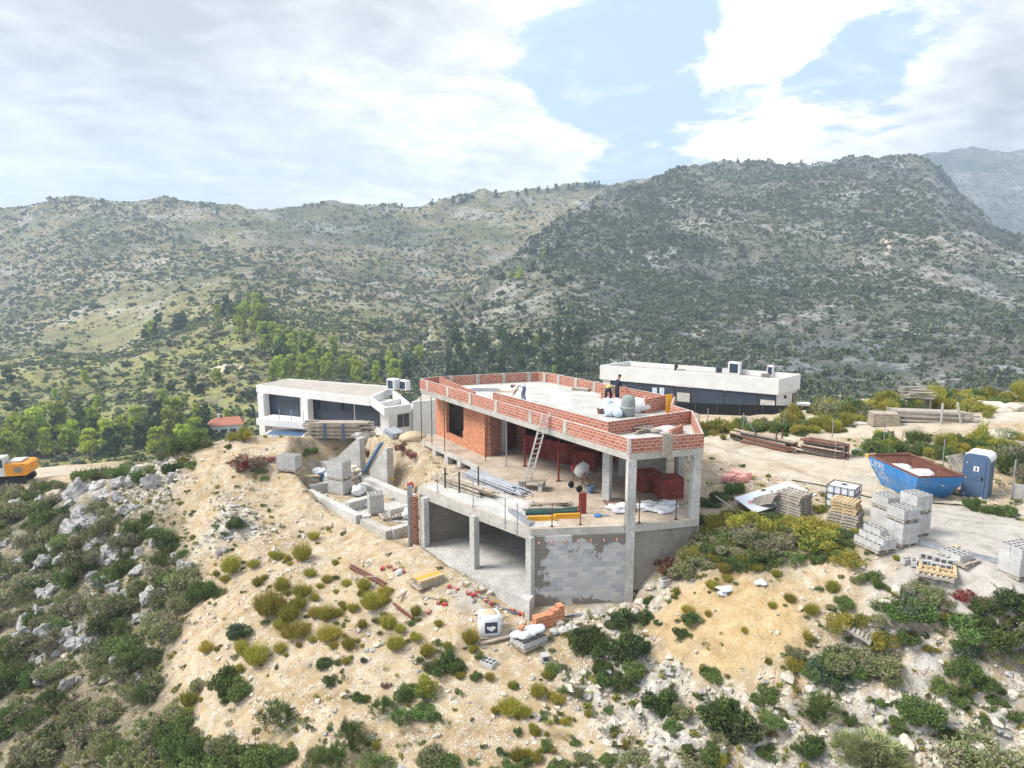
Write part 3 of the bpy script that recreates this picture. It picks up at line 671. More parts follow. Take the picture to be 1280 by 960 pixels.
part('corner_stud', MB().box((rN[0]-.0, rN[1]+.10, 3.47), (.17,.17,.618), rz=R(-20)), M['conc_pale'])
part('corner_stud', MB().box((rR[0]-.10, rR[1]+.06, 3.47), (.17,.17,.618), rz=R(16)), M['conc_pale'])
p = lerp(rN, rR, .50); part('shutter_board', MB().box((p[0]-.01, p[1]-.05, 3.44), (.46,.06,.96), rz=R(16)), M['wood'])
p = lerp(rR, rR2, .62); part('shutter_board', MB().box((p[0]+.0, p[1], 3.62), (.05,.5,.85), rz=R(8)), M['wood'])
# brick facade on the left with its window hole
wA, wB, wC = (-4.97,46.0), (-1.57,40.35), (-.93,41.05)
fw = MB(); wl = math.hypot(wB[0]-wA[0], wB[1]-wA[1]); seg = lambda a, b, z0, z1: fw.strip([lerp(wA,wB,a), lerp(wA,wB,b)], .2, z0, z1, side=1)
seg(0,.235,.002,2.868); seg(.235,.60,.002,.42); seg(.60,1,.002,2.868)
part('brick_facade', fw, M['brick_orange'])
part('brick_jamb', MB().strip([lerp(wA,wB,.58), lerp(wA,wB,.60)], .2, .425, 1.0, side=1), M['brick_orange'])
part('brick_return', MB().strip([(wB[0]+.17,wB[1]+.14), wC, (-.35,41.75)], .16, .002, 2.866, side=-1), M['brick'])
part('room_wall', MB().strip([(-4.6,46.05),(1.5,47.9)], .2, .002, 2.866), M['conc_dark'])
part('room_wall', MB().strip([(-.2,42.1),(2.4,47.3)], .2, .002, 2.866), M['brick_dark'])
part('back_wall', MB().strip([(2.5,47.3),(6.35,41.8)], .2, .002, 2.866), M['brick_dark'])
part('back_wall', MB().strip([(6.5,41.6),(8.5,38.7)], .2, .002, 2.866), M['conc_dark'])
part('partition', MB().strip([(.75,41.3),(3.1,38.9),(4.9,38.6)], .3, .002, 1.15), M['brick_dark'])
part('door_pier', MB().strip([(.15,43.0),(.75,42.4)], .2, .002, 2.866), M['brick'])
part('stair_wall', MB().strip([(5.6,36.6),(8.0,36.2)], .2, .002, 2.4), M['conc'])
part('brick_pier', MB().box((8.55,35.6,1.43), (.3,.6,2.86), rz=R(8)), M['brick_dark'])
part('lintel', MB().strip([(4.95,33.9),(8.3,34.9)], .2, 2.62, 2.868), M['conc'])
# ------------------------------------------------------------------ things on the building
def single(name, label, cat, mb, mats, loc, rz=0, group=None, M4=None, kind=None, **kw):
    o = mb.build(name, mats, None, origin=(0,0,0), **kw); o.location = loc; o.rotation_euler = (0,0,rz)
    if M4 is not None: o.matrix_basis = Matrix.Translation(loc) @ M4
    return tag(o, label, cat, group, kind)
def along(a, b): return math.atan2(b[1]-a[1], b[0]-a[0])
# steel props under the roof slab
for i, (px, py) in enumerate(((656,583),(698,601.5))):
    p = at(px,py); o = thing('steel_prop', ('red steel prop under the roof left of the leaning ladder','red steel prop under the roof right of the leaning ladder')[i], 'prop', p, group='red steel props')
    MB().tube([(0,0,.02),(0,0,1.7)], .055, 8).build('outer_tube', M['redprop'], o, world=False); MB().tube([(0,0,1.65),(0,0,2.84)], .04, 8).build('inner_tube', M['redprop'], o, world=False)
    MB().box((0,0,.012),(.26,.26,.018)).build('foot_plate', M['rust'], o, world=False); MB().box((0,0,2.852),(.22,.22,.016)).build('head_plate', M['rust'], o, world=False)
p = at(633,583); o = thing('steel_prop', 'thin galvanised prop in front of the brick doorway', 'prop', p)
MB().tube([(0,0,.02),(0,0,2.84)], .03, 8).build('tube', M['steel'], o, world=False); MB().box((0,0,.012),(.2,.2,.016)).build('foot_plate', M['steel'], o, world=False)
# tall thin rods along the left slab edge
for i, (px, py, h, mt) in enumerate(((527,551,3.2,'darksteel'),(540,556,3.0,'darksteel'),(556,564,3.1,'darksteel'),(607,576,1.9,'rust'))):
    p = at(px,py)
    single('scaffold_rod', ('upright rod at the far left corner of the house slab','second upright rod from the far left slab corner','upright rod in front of the brick window hole','upright rod in front of the brick return wall')[i], 'rod', MB().tube([(0,0,0),(.01,0,h*.5),(0,.01,h)], .028, 6), M[mt], p)
# guard rail posts along the terrace edge
gp = ((547,616,1.05,'steel'),(591.5,634,1.3,'steel'),(631.5,655,1.15,'steel'),(646.5,663.5,1.2,'steel'),(690,659,1.05,'rust'),(725.5,656.5,1.1,'rust'),(781,657.5,1.15,'steel'),(799,654.5,1.35,'darksteel'),(845,650,1.0,'darksteel'))
gl = ['steel guard post at the left end of the terrace edge','steel guard post in front of the long timber bundle','steel guard post third along the garage edge','steel guard post nearest the terrace corner','rusty guard post by the yellow beam','rusty guard post beside the small red door','steel guard post touching the corner column','dark guard post in front of the maroon brick packs','dark guard post near the right hand column']
GP = []
for (px,py,h,mt), lb in zip(gp, gl):
    p = at(px,py,-.0); q = p+Vector((0,.06,0)); o = thing('guard_post', lb, 'post', q)
    MB().tube([(0,-.03,-.25 if mt=='steel' else .0),(0,-.03,h)], .024, 6).build('post', M[mt], o, world=False)
    MB().box((0,-.03,.03),(.12,.10,.05)).build('clamp', M[mt], o, world=False); GP.append(q+Vector((0,-.03,h)))
single('safety_rope', 'thin wire strung between the terrace guard posts', 'rope', MB().tube([g-Vector((0,0,.35+.05*(i%2))) for i, g in enumerate(GP)], .008, 4), M['darksteel'], (0,0,0))
# ladder leaning on the roof
lt = at(586,519,3.85); lb = at(661,607,.02)
lt = at(683,519,3.86)+Vector((-.05,-.08,0)); lb = at(659.5,601,.48)
LD = thing('ladder', 'pale aluminium ladder leaning from a trestle to the roof edge', 'ladder', lb)
dv = lt-lb; side = Vector((.83,.5,0)).normalized()*.19
for s in (-1,1): MB().bar(side*s, dv*1.03+side*s, .05, .075).build('rail', M['conc_pale'], LD, world=False)
for k in range(13):
    c = dv*((k+.5)/13); MB().bar(c-side, c+side, .035, .035).build('rung', M['conc_pale'], LD, world=False)
# trestle table the ladder stands on
p = at(665,611,0); TT = thing('trestle_table', 'low plank table standing on concrete blocks under the ladder', 'table', p, R(-18))
for k in range(4): MB().box((0,-.33+k*.22,.45),(1.35,.2,.045)).build('plank', M['wood'], TT, world=False)
for sx in (-.5,.5):
    for sy in (-.25,.25): MB().box((sx,sy,.213),(.19,.19,.42)).build('block_leg', M['blocks'], TT, world=False)
def bundle(name, label, cat, c, ln, n, r, wdt, mat, rz, seed, square=False, mats=None, zrot=.04, pname='pole', group=None):
    o = thing(name, label, cat, c, rz, group=group); rr = random.Random(seed); row = 0; k = 0; per = max(2, int(wdt/(2*r*1.05)))
    while k < n:
        for j in range(per-row%2):
            if k >= n: break
            y = (j-(per-1-row%2)/2)*2*r*1.06; z = r+row*r*1.78; l = ln*rr.uniform(.82,1.08); sh = rr.uniform(-.12,.12)*ln; a = rr.uniform(-zrot,zrot)
            p0 = Vector((sh-l/2, y-l/2*a, z)); p1 = Vector((sh+l/2, y+l/2*a, z+rr.uniform(-.01,.03)))
            m = M[mat] if mats is None else M[rr.choice(mats)]
            (MB().bar(p0, p1, 2*r, 2*r*.8) if square else MB().tube([p0,p1], r, 7)).build(pname, m, o, world=False); k += 1
        row += 1
    return o
a1 = at(548,601,0); a2 = at(612,623,0); c = (a1+a2)/2
bundle('timber_bundle', 'bundle of old timber props lying on the left of the terrace', 'timber', c, 3.6, 16, .06, .75, 'wood', along(a1,a2), 3)
for k, t_ in enumerate((.28,.56)):
    q = lerp(a1,a2,t_); single('stake', ('dark upright stake at the left of the timber bundle','dark upright stake at the middle of the timber bundle')[k], 'stake', MB().tube([(0,0,0),(0,0,1.05)], .045, 6), M['darksteel'], (q[0]-.30,q[1]-.42,0.0))
a1 = at(592,596,0); a2 = at(645,617,0); c = (a1+a2)/2
bundle('prop_bundle', 'silvery stack of galvanised steel props on the terrace', 'steel props', c, 4.2, 30, .045, .95, 'steel', along(a1,a2), 4)
single('stake', 'dark upright stake beside the galvanised steel props', 'stake', MB().tube([(0,0,0),(0,0,1.0)], .04, 6), M['darksteel'], at(598,607,0))
a1 = at(634,640,0); a2 = at(662,660,0); c = (a1+a2)/2+Vector((.12,.25,0))
bundle('panel_props', 'few pale poles lying near the terrace corner', 'poles', c, 2.0, 6, .04, .5, 'steel', along(a1,a2), 6, square=True)
c = at(689,643,0); o = thing('shutter_panels', 'dark green shuttering bars stacked on the terrace', 'shuttering', c, R(6)); 
M['green'] = pm('dark_green_steel', (.035,.10,.085), (.025,.07,.06), 5, .6, .1)
for k in range(3): MB().box((.05*k,.17*k,.08+.0*k),(2.3,.13,.13)).build('bar', M['green'], o, world=False)
c = at(690,637,0); o = thing('plank_pile', 'loose grey planks scattered behind the green bars', 'planks', c, R(3))
rr = random.Random(2)
for k in range(9): MB().box((rr.uniform(-.5,.5),rr.uniform(-.1,.5),.03+.045*(k//3)),(rr.uniform(1.2,2.4),.14,.04),rz=rr.uniform(-.12,.12)).build('plank', M['wood'], o, world=False)
for k,(px,py,ln,rz,lb) in enumerate(((677,652,1.25,4,'yellow shuttering beam at the terrace edge left of another'),(709,649,1.2,6,'yellow shuttering beam nearer the small red door'))):
    o = thing('yellow_beam', lb, 'beam', at(px,py-1,.0), R(rz), group='yellow beams on the terrace edge')
    for z in (.03,.20): MB().box((0,0,z),(ln,.10,.05)).build('flange', M['yellow'], o, world=False)
    MB().box((0,0,.115),(ln*.998,.035,.12)).build('web', M['yellow'], o, world=False)
c = at(728,642,0); o = thing('red_meter_box', 'narrow red upright panel standing on the terrace', 'panel', c, R(10)); MB().box((0,0,.48),(.34,.07,.96)).build('sheet', M['redprop'], o, world=False); MB().box((0,.10,.05),(.30,.26,.09)).build('base', M['redprop'], o, world=False)
single('kerb_block', 'single hollow grey block in the middle of the terrace', 'block', MB().box((0,0,.1),(.3,.2,.2)).box((0,0,.2015),(.1,.1,.003),mi=1), [M['blocks'],M['hole']], at(667,632,0), R(5))
a1=at(675,633,0);a2=at(710,629,0); single('long_plank', 'long plank lying behind the hollow grey block', 'plank', MB().box((0,0,.04),((a2-a1).length*1.3,.2,.07)), M['wood'], (a1+a2)/2, along(a1,a2))
single('blue_tool', 'small bright blue scoop on the terrace floor', 'scoop', MB().blob((0,0,.06),(.2,.11,.08),3).tube([(.15,0,.06),(.5,.05,.05)], .02), M['blue'], at(747,646,0))
# brick packs
def brickpack(label, c, size, rz, group=None, mat='brick_dark', strap=True):
    o = thing('brick_pack', label, 'bricks', c, rz, group=group)
    MB().box((0,0,size[2]/2+.10),size).build('bricks', M[mat], o, world=False)
    for k in range(3): MB().box((0,(k-1)*size[1]*.4,.05),(size[0],.10,.09)).build('skid', M['wood'], o, world=False)
    return o
brickpack('maroon brick pack on the terrace nearer the corner column', at(812,618,0)+Vector((.0,.45,0)), (1.0,.95,.95), R(18))
brickpack('maroon brick pack on the terrace nearer the right column', at(840,626,0)+Vector((-.1,.4,.0)), (1.15,.95,.98), R(10))
brickpack('maroon brick pack standing behind the cement mixer', at(732,590,0)+Vector((0,.4,0)), (1.15,1.0,1.05), R(-20))
brickpack('maroon brick pack against the dark back room, beside the mixer pack', at(748,584,0)+Vector((.3,.6,0)), (1.15,1.0,1.05), R(-30))
# cement mixer
p = at(727,611,0); o = thing('cement_mixer', 'grey cement mixer standing under the roof', 'mixer', p, R(25))
MB().lathe([(.10,-.38),(.30,-.30),(.36,-.05),(.33,.12),(.22,.36),(.21,.40)], (0,0,.95), 14, M=Matrix.Rotation(R(38),4,'Y')).build('drum', M['conc_pale'], o, world=False)
MB().lathe([(.20,.0),(.20,.01)], (.262,0,1.285), 14, M=Matrix.Rotation(R(38),4,'Y')).build('mouth', M['black'], o, world=False)
for s in (-1,1): MB().tube([(-.1,s*.42,.95),(-.35,s*.40,.05)], .028).tube([(-.1,s*.42,.95),(.4,s*.38,.02)], .028).build('leg', M['rust'], o, world=False)
MB().box((-.1,.5,.9),(.3,.24,.36)).build('motor_box', M['redprop'], o, world=False)
for s in (-1,1): MB().tube([(-.37,s*.36,.16),(-.37,s*.44,.16)], .16, 12).build('wheel', M['black'], o, world=False)
p = at(738,616,0); o = thing('water_bucket', 'small dark blue bucket beside the cement mixer', 'bucket', p)
MB().lathe([(.14,0),(.19,.34),(.18,.34),(.13,.03)], (0,0,0), 12).build('tub', M['toilet'], o, world=False); MB().tube([(.19*math.cos(a),.0,.34+.16*math.sin(a)) for a in np.linspace(0,math.pi,7)], .012).build('handle', M['darksteel'], o, world=False)
# crumpled white sacks at the corner
rr = random.Random(5)
for k,(px,py,s,lb) in enumerate(((776,640,.55,'flattened white sack just left of the corner column'),(812,637,.62,'crumpled white sack with dark folds right of the corner column'),(832,639,.60,'crumpled white sack under the maroon brick packs'))):
    mb = MB().blob((0,0,.13),(s,.42,.22),20+k,rough=.7,sub=3,flat=-.5)
    o = thing('white_sack', lb, 'sack', at(px,py,0)+Vector((0,.15,0)), R(20*k)); mb.build('bag', M['sack'], o, world=False)
    MB().tube([(s*.5*math.cos(a),.3*math.sin(a)*.6,.25+.16*math.sin(a)) for a in np.linspace(0,math.pi,9)], .02).build('strap', M['darksteel'], o, world=False)
a=at(770,628,0); o = thing('mesh_panel', 'small rusty reinforcement mesh lying near the column', 'mesh', a, R(12))
for k in range(7): MB().tube([(-.6,-.3+k*.1,.03),(.6,-.3+k*.1,.03)], .012,4).build('wire', M['rust'], o, world=False)
for k in range(9): MB().tube([(-.6+k*.15,-.32,.045),(-.6+k*.15,.32,.045)], .012,4).build('wire', M['rust'], o, world=False)
a1=at(845,634,0);a2=at(880,620,-.1); single('bent_plank', 'long grey plank leading off the terrace beside the right column', 'plank', MB().bar((0,0,.06), (a2-a1)+Vector((0,0,.25)), .22, .05), M['wood'], a1)
# inside the window hole
p = at(577,541,0)+Vector((.15,.2,0)); o = thing('workbench', 'cluttered dark bench seen in the window hole', 'bench', p, R(-57)); MB().box((0,0,.72),(.9,.5,.08)).build('top', M['wood'], o, world=False)
for sx in (-.38,.38):
    for sy in (-.2,.2): MB().box((sx,sy,.345),(.06,.06,.68)).build('leg', M['wood'], o, world=False)
single('paint_bucket', 'pale blue bucket standing in the window hole', 'bucket', MB().lathe([(.12,0),(.15,.3),(.14,.3),(.11,.03)], n=10), M['bluesack'], p+Vector((-.05,-.05,.763)))
# ------------------------------------------------------------------ on the roof
RZ = 3.162
sacks = ((757,513),(766,512),(774,513),(758,507),(768,506),(778,508),(763,517),(772,518))
for k,(px,py) in enumerate(sacks):
    single('plaster_sack', 'pale blue plaster sack heaped on the roof beside the two workers', 'sack', MB().blob((0,0,0),(.42,.28,.30),60+k,rough=.3,flat=-.7), M['bluesack'], at(px,py+3,RZ)+Vector((0,0,.20 if k<3 or k>5 else .26)), R(37*k), group='pale blue sacks heaped on the roof')
o = thing('white_big_bag', 'white big bag of sand beside the wrapped cylinder on the roof', 'bag', at(797,515,RZ)); MB().blob((0,0,.33),(.62,.5,.45),8,rough=.35,flat=-.75,sub=3).build('bag', M['sack'], o, world=False)
for s in (-1,1): MB().tube([(s*.3,-.1,.6),(s*.36,0,.85),(s*.3,.15,.6)], .025).build('loop', M['sack'], o, world=False)
o = thing('wrapped_cylinder', 'grey netting roll wrapped in film standing on the roof', 'roll', at(785,520,RZ)); 
M['net'] = pm('grey_netting', (.30,.34,.33), (.17,.21,.20), 9, .8, .4)
MB().lathe([(.30,0),(.36,.1),(.37,.85),(.30,1.05),(.12,1.12)], n=14).build('roll', M['net'], o, world=False); MB().lathe([(.39,.45),(.39,.52)], n=14).build('band', M['conc_pale'], o, world=False)
for k,(px,py) in enumerate(((750,517),)): single('rubble_bucket', 'dark bucket left of the pale sacks on the roof', 'bucket', MB().lathe([(.13,0),(.17,.3),(.16,.3),(.12,.03)], n=10), M['rust'], at(px,py,RZ))
o = thing('yellow_hopper', 'yellow upright panel beside the roof brick wall', 'panel', at(834.5,516,RZ), R(10)); MB().box((0,-.12,.50),(.32,.05,1.05)).build('sheet', M['yellow'], o, world=False); MB().box((0,.02,.3),(.04,.3,.6)).build('brace', M['wood'], o, world=False)
o = thing('plank_bundle', 'short bundle of grey planks lying on the roof', 'planks', at(605,489,RZ), R(-6))
for k in range(4): MB().box((.0,.14*k,.05+.03*(k%2)),(2.2-.2*k,.13,.08)).build('plank', M['steel'], o, world=False)
single('roof_plank', 'tan plank lying on the roof near the bending worker', 'plank', MB().box((0,0,.03),(1.2,.2,.05)), M['wood_new'], at(631,490,RZ), R(-4))
single('mortar_patch', 'dark mortar trough on the far side of the roof', 'trough', MB().box((0,0,.08),(1.1,.5,.14)).box((0,0,.152),(1.0,.4,.003),mi=1), [M['conc_dark'],M['conc_pale']], at(727,488,RZ), R(-30))
rr = random.Random(12)
o = thing('plank_bundle', 'jumble of planks and rods in the lower roof corner', 'planks', at(812,544,RZ)+Vector((0,.5,0)), R(8))
for k in range(7): MB().box((rr.uniform(-.3,.3),rr.uniform(-.4,.4),.03+.04*k),(rr.uniform(.8,1.6),.12,.04),rz=rr.uniform(-.6,.6)).build('plank', M['wood' if k%2 else 'steel'], o, world=False)
o = thing('sand_heap', 'small pale mortar heap in the lower roof corner', 'heap', at(840,543,RZ)+Vector((-.1,.4,0))); MB().blob((0,0,.03),(.7,.5,.3),5,rough=.3,flat=-.05,sub=3).build('heap', M['conc_pale'], o, world=False)
# ------------------------------------------------------------------ the two finished villas
def on_plane(px, py, p0, p1):
    d = Vector(ray(px, py)); n = Vector((-(p1[1]-p0[1]), p1[0]-p0[0], 0)); o = Vector((0,0,CZ))
    t = n.dot(Vector((p0[0],p0[1],0))-o)/n.dot(d); return o+d*t
def pane(parent, p0, p1, x0, x1, y0, y1, name='window', frame=True, gm='glass', ext=.0):
    """window on the facade p0-p1 given by its survey rectangle (y at the middle)"""
    xm = (x0+x1)/2; zt = on_plane(xm, y0, p0, p1).z; zb = on_plane(xm, y1, p0, p1).z
    a = on_plane(x0, y0, p0, p1); b = on_plane(x1, y0, p0, p1); d = Vector((b.x-a.x, b.y-a.y, 0)).normalized(); n = Vector((d.y, -d.x, 0))*.02
    w_ = MB().strip([(a.x+n.x, a.y+n.y), (b.x+n.x, b.y+n.y)], .04, zb, zt)
    o = w_.build(name, M['darksteel'], parent, origin=parent.location)
    n = n*2.5; e = d*.05
    MB().strip([(a.x+n.x+e.x, a.y+n.y+e.y), (b.x+n.x-e.x, b.y+n.y-e.y)], .03, zb+.05, zt-.05).build('pane', M[gm], o, origin=parent.location)
    return o
ZR = 1.1
fl, fr, rr_, bl_ = at(750,456.5,ZR), at(974,474,ZR), at(1001,467.5,ZR), at(786,451.5,ZR)
RH = thing('white_villa', 'long flat roofed white villa with dark glazing behind the building site', 'house', (fl.x, fl.y, -2.6))
poly = [tuple(p[:2]) for p in (fl, fr, rr_, bl_)]
MB().prism(offset(poly, .20, True), -4.2, .70, top=1).build('walls', [M['white'],M['gravel']], RH)
MB().strip(poly, .22, -.30, ZR, closed=True, side=1).build('parapet', M['white'], RH)
f0, f1 = offset(poly, .2, True)[:2]
ra, rb = on_plane(763,476,f0,f1), on_plane(971,491,f0,f1)
MB().strip([tuple(ra.xy), tuple(rb.xy)], .02, on_plane(866,504,f0,f1).z-.25, min(ra.z, rb.z)).build('glazing_band', M['glass'], RH)
for x0,x1,y0,y1,g in ((763,805,476,488,'glass'),(805.5,844,478,496,'glass'),(845.5,864,484,502,'glass'),(865,906,485,504.5,'glass'),(908.5,948.5,487.5,507,'glass'),(949.5,970,490.5,508,'glass')):
    o = pane(RH, f0, f1, x0, x1, y0, y1, gm=g)
for x0,x1,y0,y1 in ((847,863,490,501),(951,969,499,507.5)):
    a = on_plane(x0,y0,f0,f1); b = on_plane(x1,y0,f0,f1); d = Vector((b.x-a.x,b.y-a.y,0)).normalized(); n = Vector((d.y,-d.x,0))*.12
    MB().strip([(a.x+n.x,a.y+n.y),(b.x+n.x,b.y+n.y)], .03, on_plane(x0,y1,f0,f1).z, a.z).build('screen', M['conc_pale'], RH)
for x0,x1 in ((816,822),(825,831)):
    a = on_plane(x0,484,f0,f1); b = on_plane(x1,484,f0,f1); d = Vector((b.x-a.x,b.y-a.y,0)).normalized(); n = Vector((d.y,-d.x,0))*.12
    MB().strip([(a.x+n.x,a.y+n.y),(b.x+n.x,b.y+n.y)], .03, on_plane(x0,493,f0,f1).z, a.z).build('curtain', M['bluesack'], RH)
g0, g1 = offset(poly, .2, True)[1:3]
pane(RH, g0, g1, 990.5, 996, 491, 505)
a = on_plane(981,496,g0,g1); MB().box(a, (.25,.25,.25)).build('wall_lamp', M['darksteel'], RH)
MB().box(at(1003,506,-2.0), (1.6,1.2,.3)).build('step', M['white'], RH)
def rooftop(name, label, cat, px, py, z, size, mats, rz=0, fan=True):
    o = thing(name, label, cat, at(px, py, z), rz); MB().box((0,0,size[2]/2), size).build('case', M[mats], o, world=False)
    if fan: MB().box((-size[0]/2-.012,0,size[2]*.5), (.02,size[1]*.7,size[2]*.75)).box((0,-size[1]/2-.012,size[2]*.5), (size[0]*.72,.02,size[2]*.75)).build('grille', M['glass'], o, world=False)
    return o
rooftop('air_conditioner','large white air conditioner with dark grille on the long villa roof','air conditioner',918,467.5,.72,(1.1,.6,1.15),'white',R(-35))
rooftop('air_conditioner','narrow white air conditioner near the right end of the long villa roof','air conditioner',963,470,.72,(.5,.6,1.0),'white',R(-35))
rooftop('roof_box','small dark box left of the large roof air conditioner','box',898.5,465,.72,(.6,.5,.5),'glass',0,False)
rooftop('roof_vent','dark vent pipe on the left half of the long villa roof','vent',845,463,.72,(.3,.3,.62),'darksteel',0,False)
rooftop('roof_box','low pale box beside the dark roof vent','box',851,464.5,.72,(.7,.5,.3),'conc_pale',0,False)
rooftop('roof_box','low dark box at the right end of the long villa roof','box',957,471.5,.72,(.7,.5,.32),'conc_dark',0,False)
# black screening along the plot edge below it
a, b, c = at(842,509.5,-1.0), at(1000,514,-.6), at(1075,513.5,-.2)
SCR = thing('black_screen_fence', 'low black screening fence below the long white villa', 'fence', (a.x,a.y,-1.6))
pts = [tuple(a[:2]), tuple(b[:2]), tuple(c[:2])]
ptsz = [(a, .42), (b, .42), (c, .3)]
for (p, hp), (q, hq) in zip(ptsz[:-1], ptsz[1:]):
    d = (q-p).normalized(); n = Vector((-d.y, d.x, 0))*.03
    MB().add([p-n+Vector((0,0,-.5)), q-n+Vector((0,0,-.5)), q-n+Vector((0,0,hq)), p-n+Vector((0,0,hp)), p+n+Vector((0,0,-.5)), q+n+Vector((0,0,-.5)), q+n+Vector((0,0,hq)), p+n+Vector((0,0,hp))],
             [(0,1,2,3),(5,4,7,6),(3,2,6,7),(1,0,4,5),(0,3,7,4),(1,5,6,2)]).build('screen', M['tarp'], SCR)
for k in range(9):
    p = a.lerp(c, k/8); MB().tube([(p.x,p.y-.06,p.z-.6),(p.x,p.y-.06,p.z+.5)], .03, 6).build('post', M['darksteel'], SCR)
# left villa
ZL = -.1
l0, l1 = at(320,481.5,ZL), at(462,497.5,ZL); lb1, lb0 = at(492,483,ZL), at(361,473.2,ZL)
LH = thing('white_villa', 'low white villa with pergola roof behind the earth mound on the left', 'house', (l0.x,l0.y,-4))
lp = [tuple(p[:2]) for p in (l0, l1, lb1, lb0)]
MB().prism(offset(lp, .03, True), -.75, ZL-.06, top=1).build('roof_slab', [M['white'],M['gravel']], LH)
MB().strip(lp, .2, -.78, ZL, closed=True, side=1).build('fascia', M['white'], LH)
di = (Vector(lp[1])-Vector(lp[0])).normalized(); nb = Vector((-di.y, di.x))
w0 = Vector(lp[0])+di*.9+nb*.7; w1 = Vector(lp[1])+di*1.4+nb*.7
core = [tuple(w0), tuple(w1), tuple(w1+nb*2.6), tuple(w0+nb*2.6+di*1.2)]
MB().prism(core, -5.2, -.79).build('walls', M['white'], LH)
q0, q1 = w0-nb*.02, w1-nb*.02
for x0,x1,y0,y1 in ((336,374,494.5,523),(386,441.5,497,527),(443.5,474,500.5,531)):
    pane(LH, q0, q1, x0, x1, y0, y1)
for x in (399,429): 
    a = on_plane(x,502,q0,q1); MB().box(a-Vector((nb.x,nb.y,0))*.12+Vector((0,0,-.3)), (.12,.12,.8)).build('handle_bar', M['black'], LH)
for x in (383.5,329): 
    a = on_plane(x,495,w0-nb*.6,w1-nb*.6); MB().box((a.x,a.y,-2.9), (.75,.7,4.2), rz=math.atan2(di.y,di.x)).build('pillar', M['white'], LH)
b0, b1 = at(320,523,-2.75), at(379,528,-2.75)
MB().prism([tuple(b0[:2]), tuple(b1[:2]), tuple((b1.xy+nb*2)), tuple((b0.xy+nb*2))], -3.35, -2.75).build('balcony', M['white'], LH)
for k in range(5):
    p = b0.lerp(b1, k/4); MB().tube([(p.x,p.y+.1,-2.75),(p.x,p.y+.1,-1.75)], .03, 6).build('railing_post', M['steel'], LH)
# pergola frame on its right end
e0 = at(462,497,ZL); e1 = at(480,510,ZL); e2 = at(514,505,ZL); e3 = at(494,489,ZL)
MB().strip([tuple(e.xy) for e in (e0,e1,e2,e3)], .25, ZL-.62, ZL, side=1).build('pergola_frame', M['white'], LH)
em0 = e0.lerp(e1,.55); em1 = e3.lerp(e2,.5); MB().strip([tuple(em0.xy), tuple(em1.xy)], .2, ZL-.5, ZL-.02).build('pergola_beam', M['white'], LH)
r0, r1 = at(476,507,ZL), at(516,504,ZL); r2 = at(560,500,ZL)
sx0 = Vector((r0.x,r0.y+1.2)); 
MB().prism([tuple(r1.xy), tuple(r2.xy), (r2.x+.5,r2.y+5), (r1.x+.3,r1.y+5)], -5, ZL-.02, top=1).build('annex', [M['white'],M['gravel']], LH)
MB().strip([tuple(r1.xy), tuple(r2.xy)], .2, ZL-.02, ZL+.12, side=1).build('annex_parapet', M['white'], LH)
MB().prism([(e1.x+.9,e1.y+1.6),(r1.x-.02,r1.y+.4),(r1.x-.02,r1.y+4),(e1.x+.9,e1.y+4)], -5, ZL-.64).build('annex', M['white'], LH)
pane(LH, (e1.x+.9,e1.y+1.58), (r1.x-.02,r1.y+.38), 496.5, 503.5, 518, 534); pane(LH, (e1.x+.9,e1.y+1.58), (r1.x-.02,r1.y+.38), 504.5, 511, 517, 533)
rooftop('air_conditioner','white roof air conditioner with dark side on the left villa','air conditioner',492,486.5,-.02,(.95,.75,.95),'white',R(-40))
rooftop('air_conditioner','white roof air conditioner with round fan on the left villa','air conditioner',506,487,-.02,(.95,.5,.85),'white',R(-40))
# pool edge beside the villa
M['poolblue'] = pm('blue_pool_tile', (.07,.14,.24), (.05,.11,.20), 4, .3, 0)
p0 = at(326,545,-3.7); o = thing('swimming_pool', 'narrow blue pool beside the left white villa', 'pool', (p0.x,p0.y,-4.0))
p1 = at(380,546,-3.7); MB().prism([tuple(p0.xy), tuple(p1.xy), (p1.x,p1.y+2.6), (p0.x,p0.y+2.6)], -4.9, -3.7).build('rim', M['conc_pale'], o); MB().prism([(p0.x+.3,p0.y+.25),(p1.x-.3,p1.y+.25),(p1.x-.3,p1.y+2.2),(p0.x+.3,p0.y+2.2)], -4.8, -3.69).build('water', M['poolblue'], o)
# ------------------------------------------------------------------ finding spots on the far slopes
def proj_arr(X, Y, Z):
    z = Z-CZ; c = Y*math.cos(PITCH)-z*math.sin(PITCH); up = Y*math.sin(PITCH)+z*math.cos(PITCH)
    return 640+F*X/c, 480-F*up/c
_FP = {k: proj_arr(v[2], v[3], v[4]) for k, v in FAR.items()}
def fground(sheet, px, py):
    PX, PYy = _FP[sheet]; n = int(PX.shape[0]*(.84 if sheet != 'distant_mountain' else .7)); q = np.hypot(PX[:n]-px, PYy[:n]-py)
    i = np.unravel_index(np.argmin(q), q.shape); _, _, X, Y, Z = FAR[sheet]
    return Vector((X[i], Y[i], Z[i]))
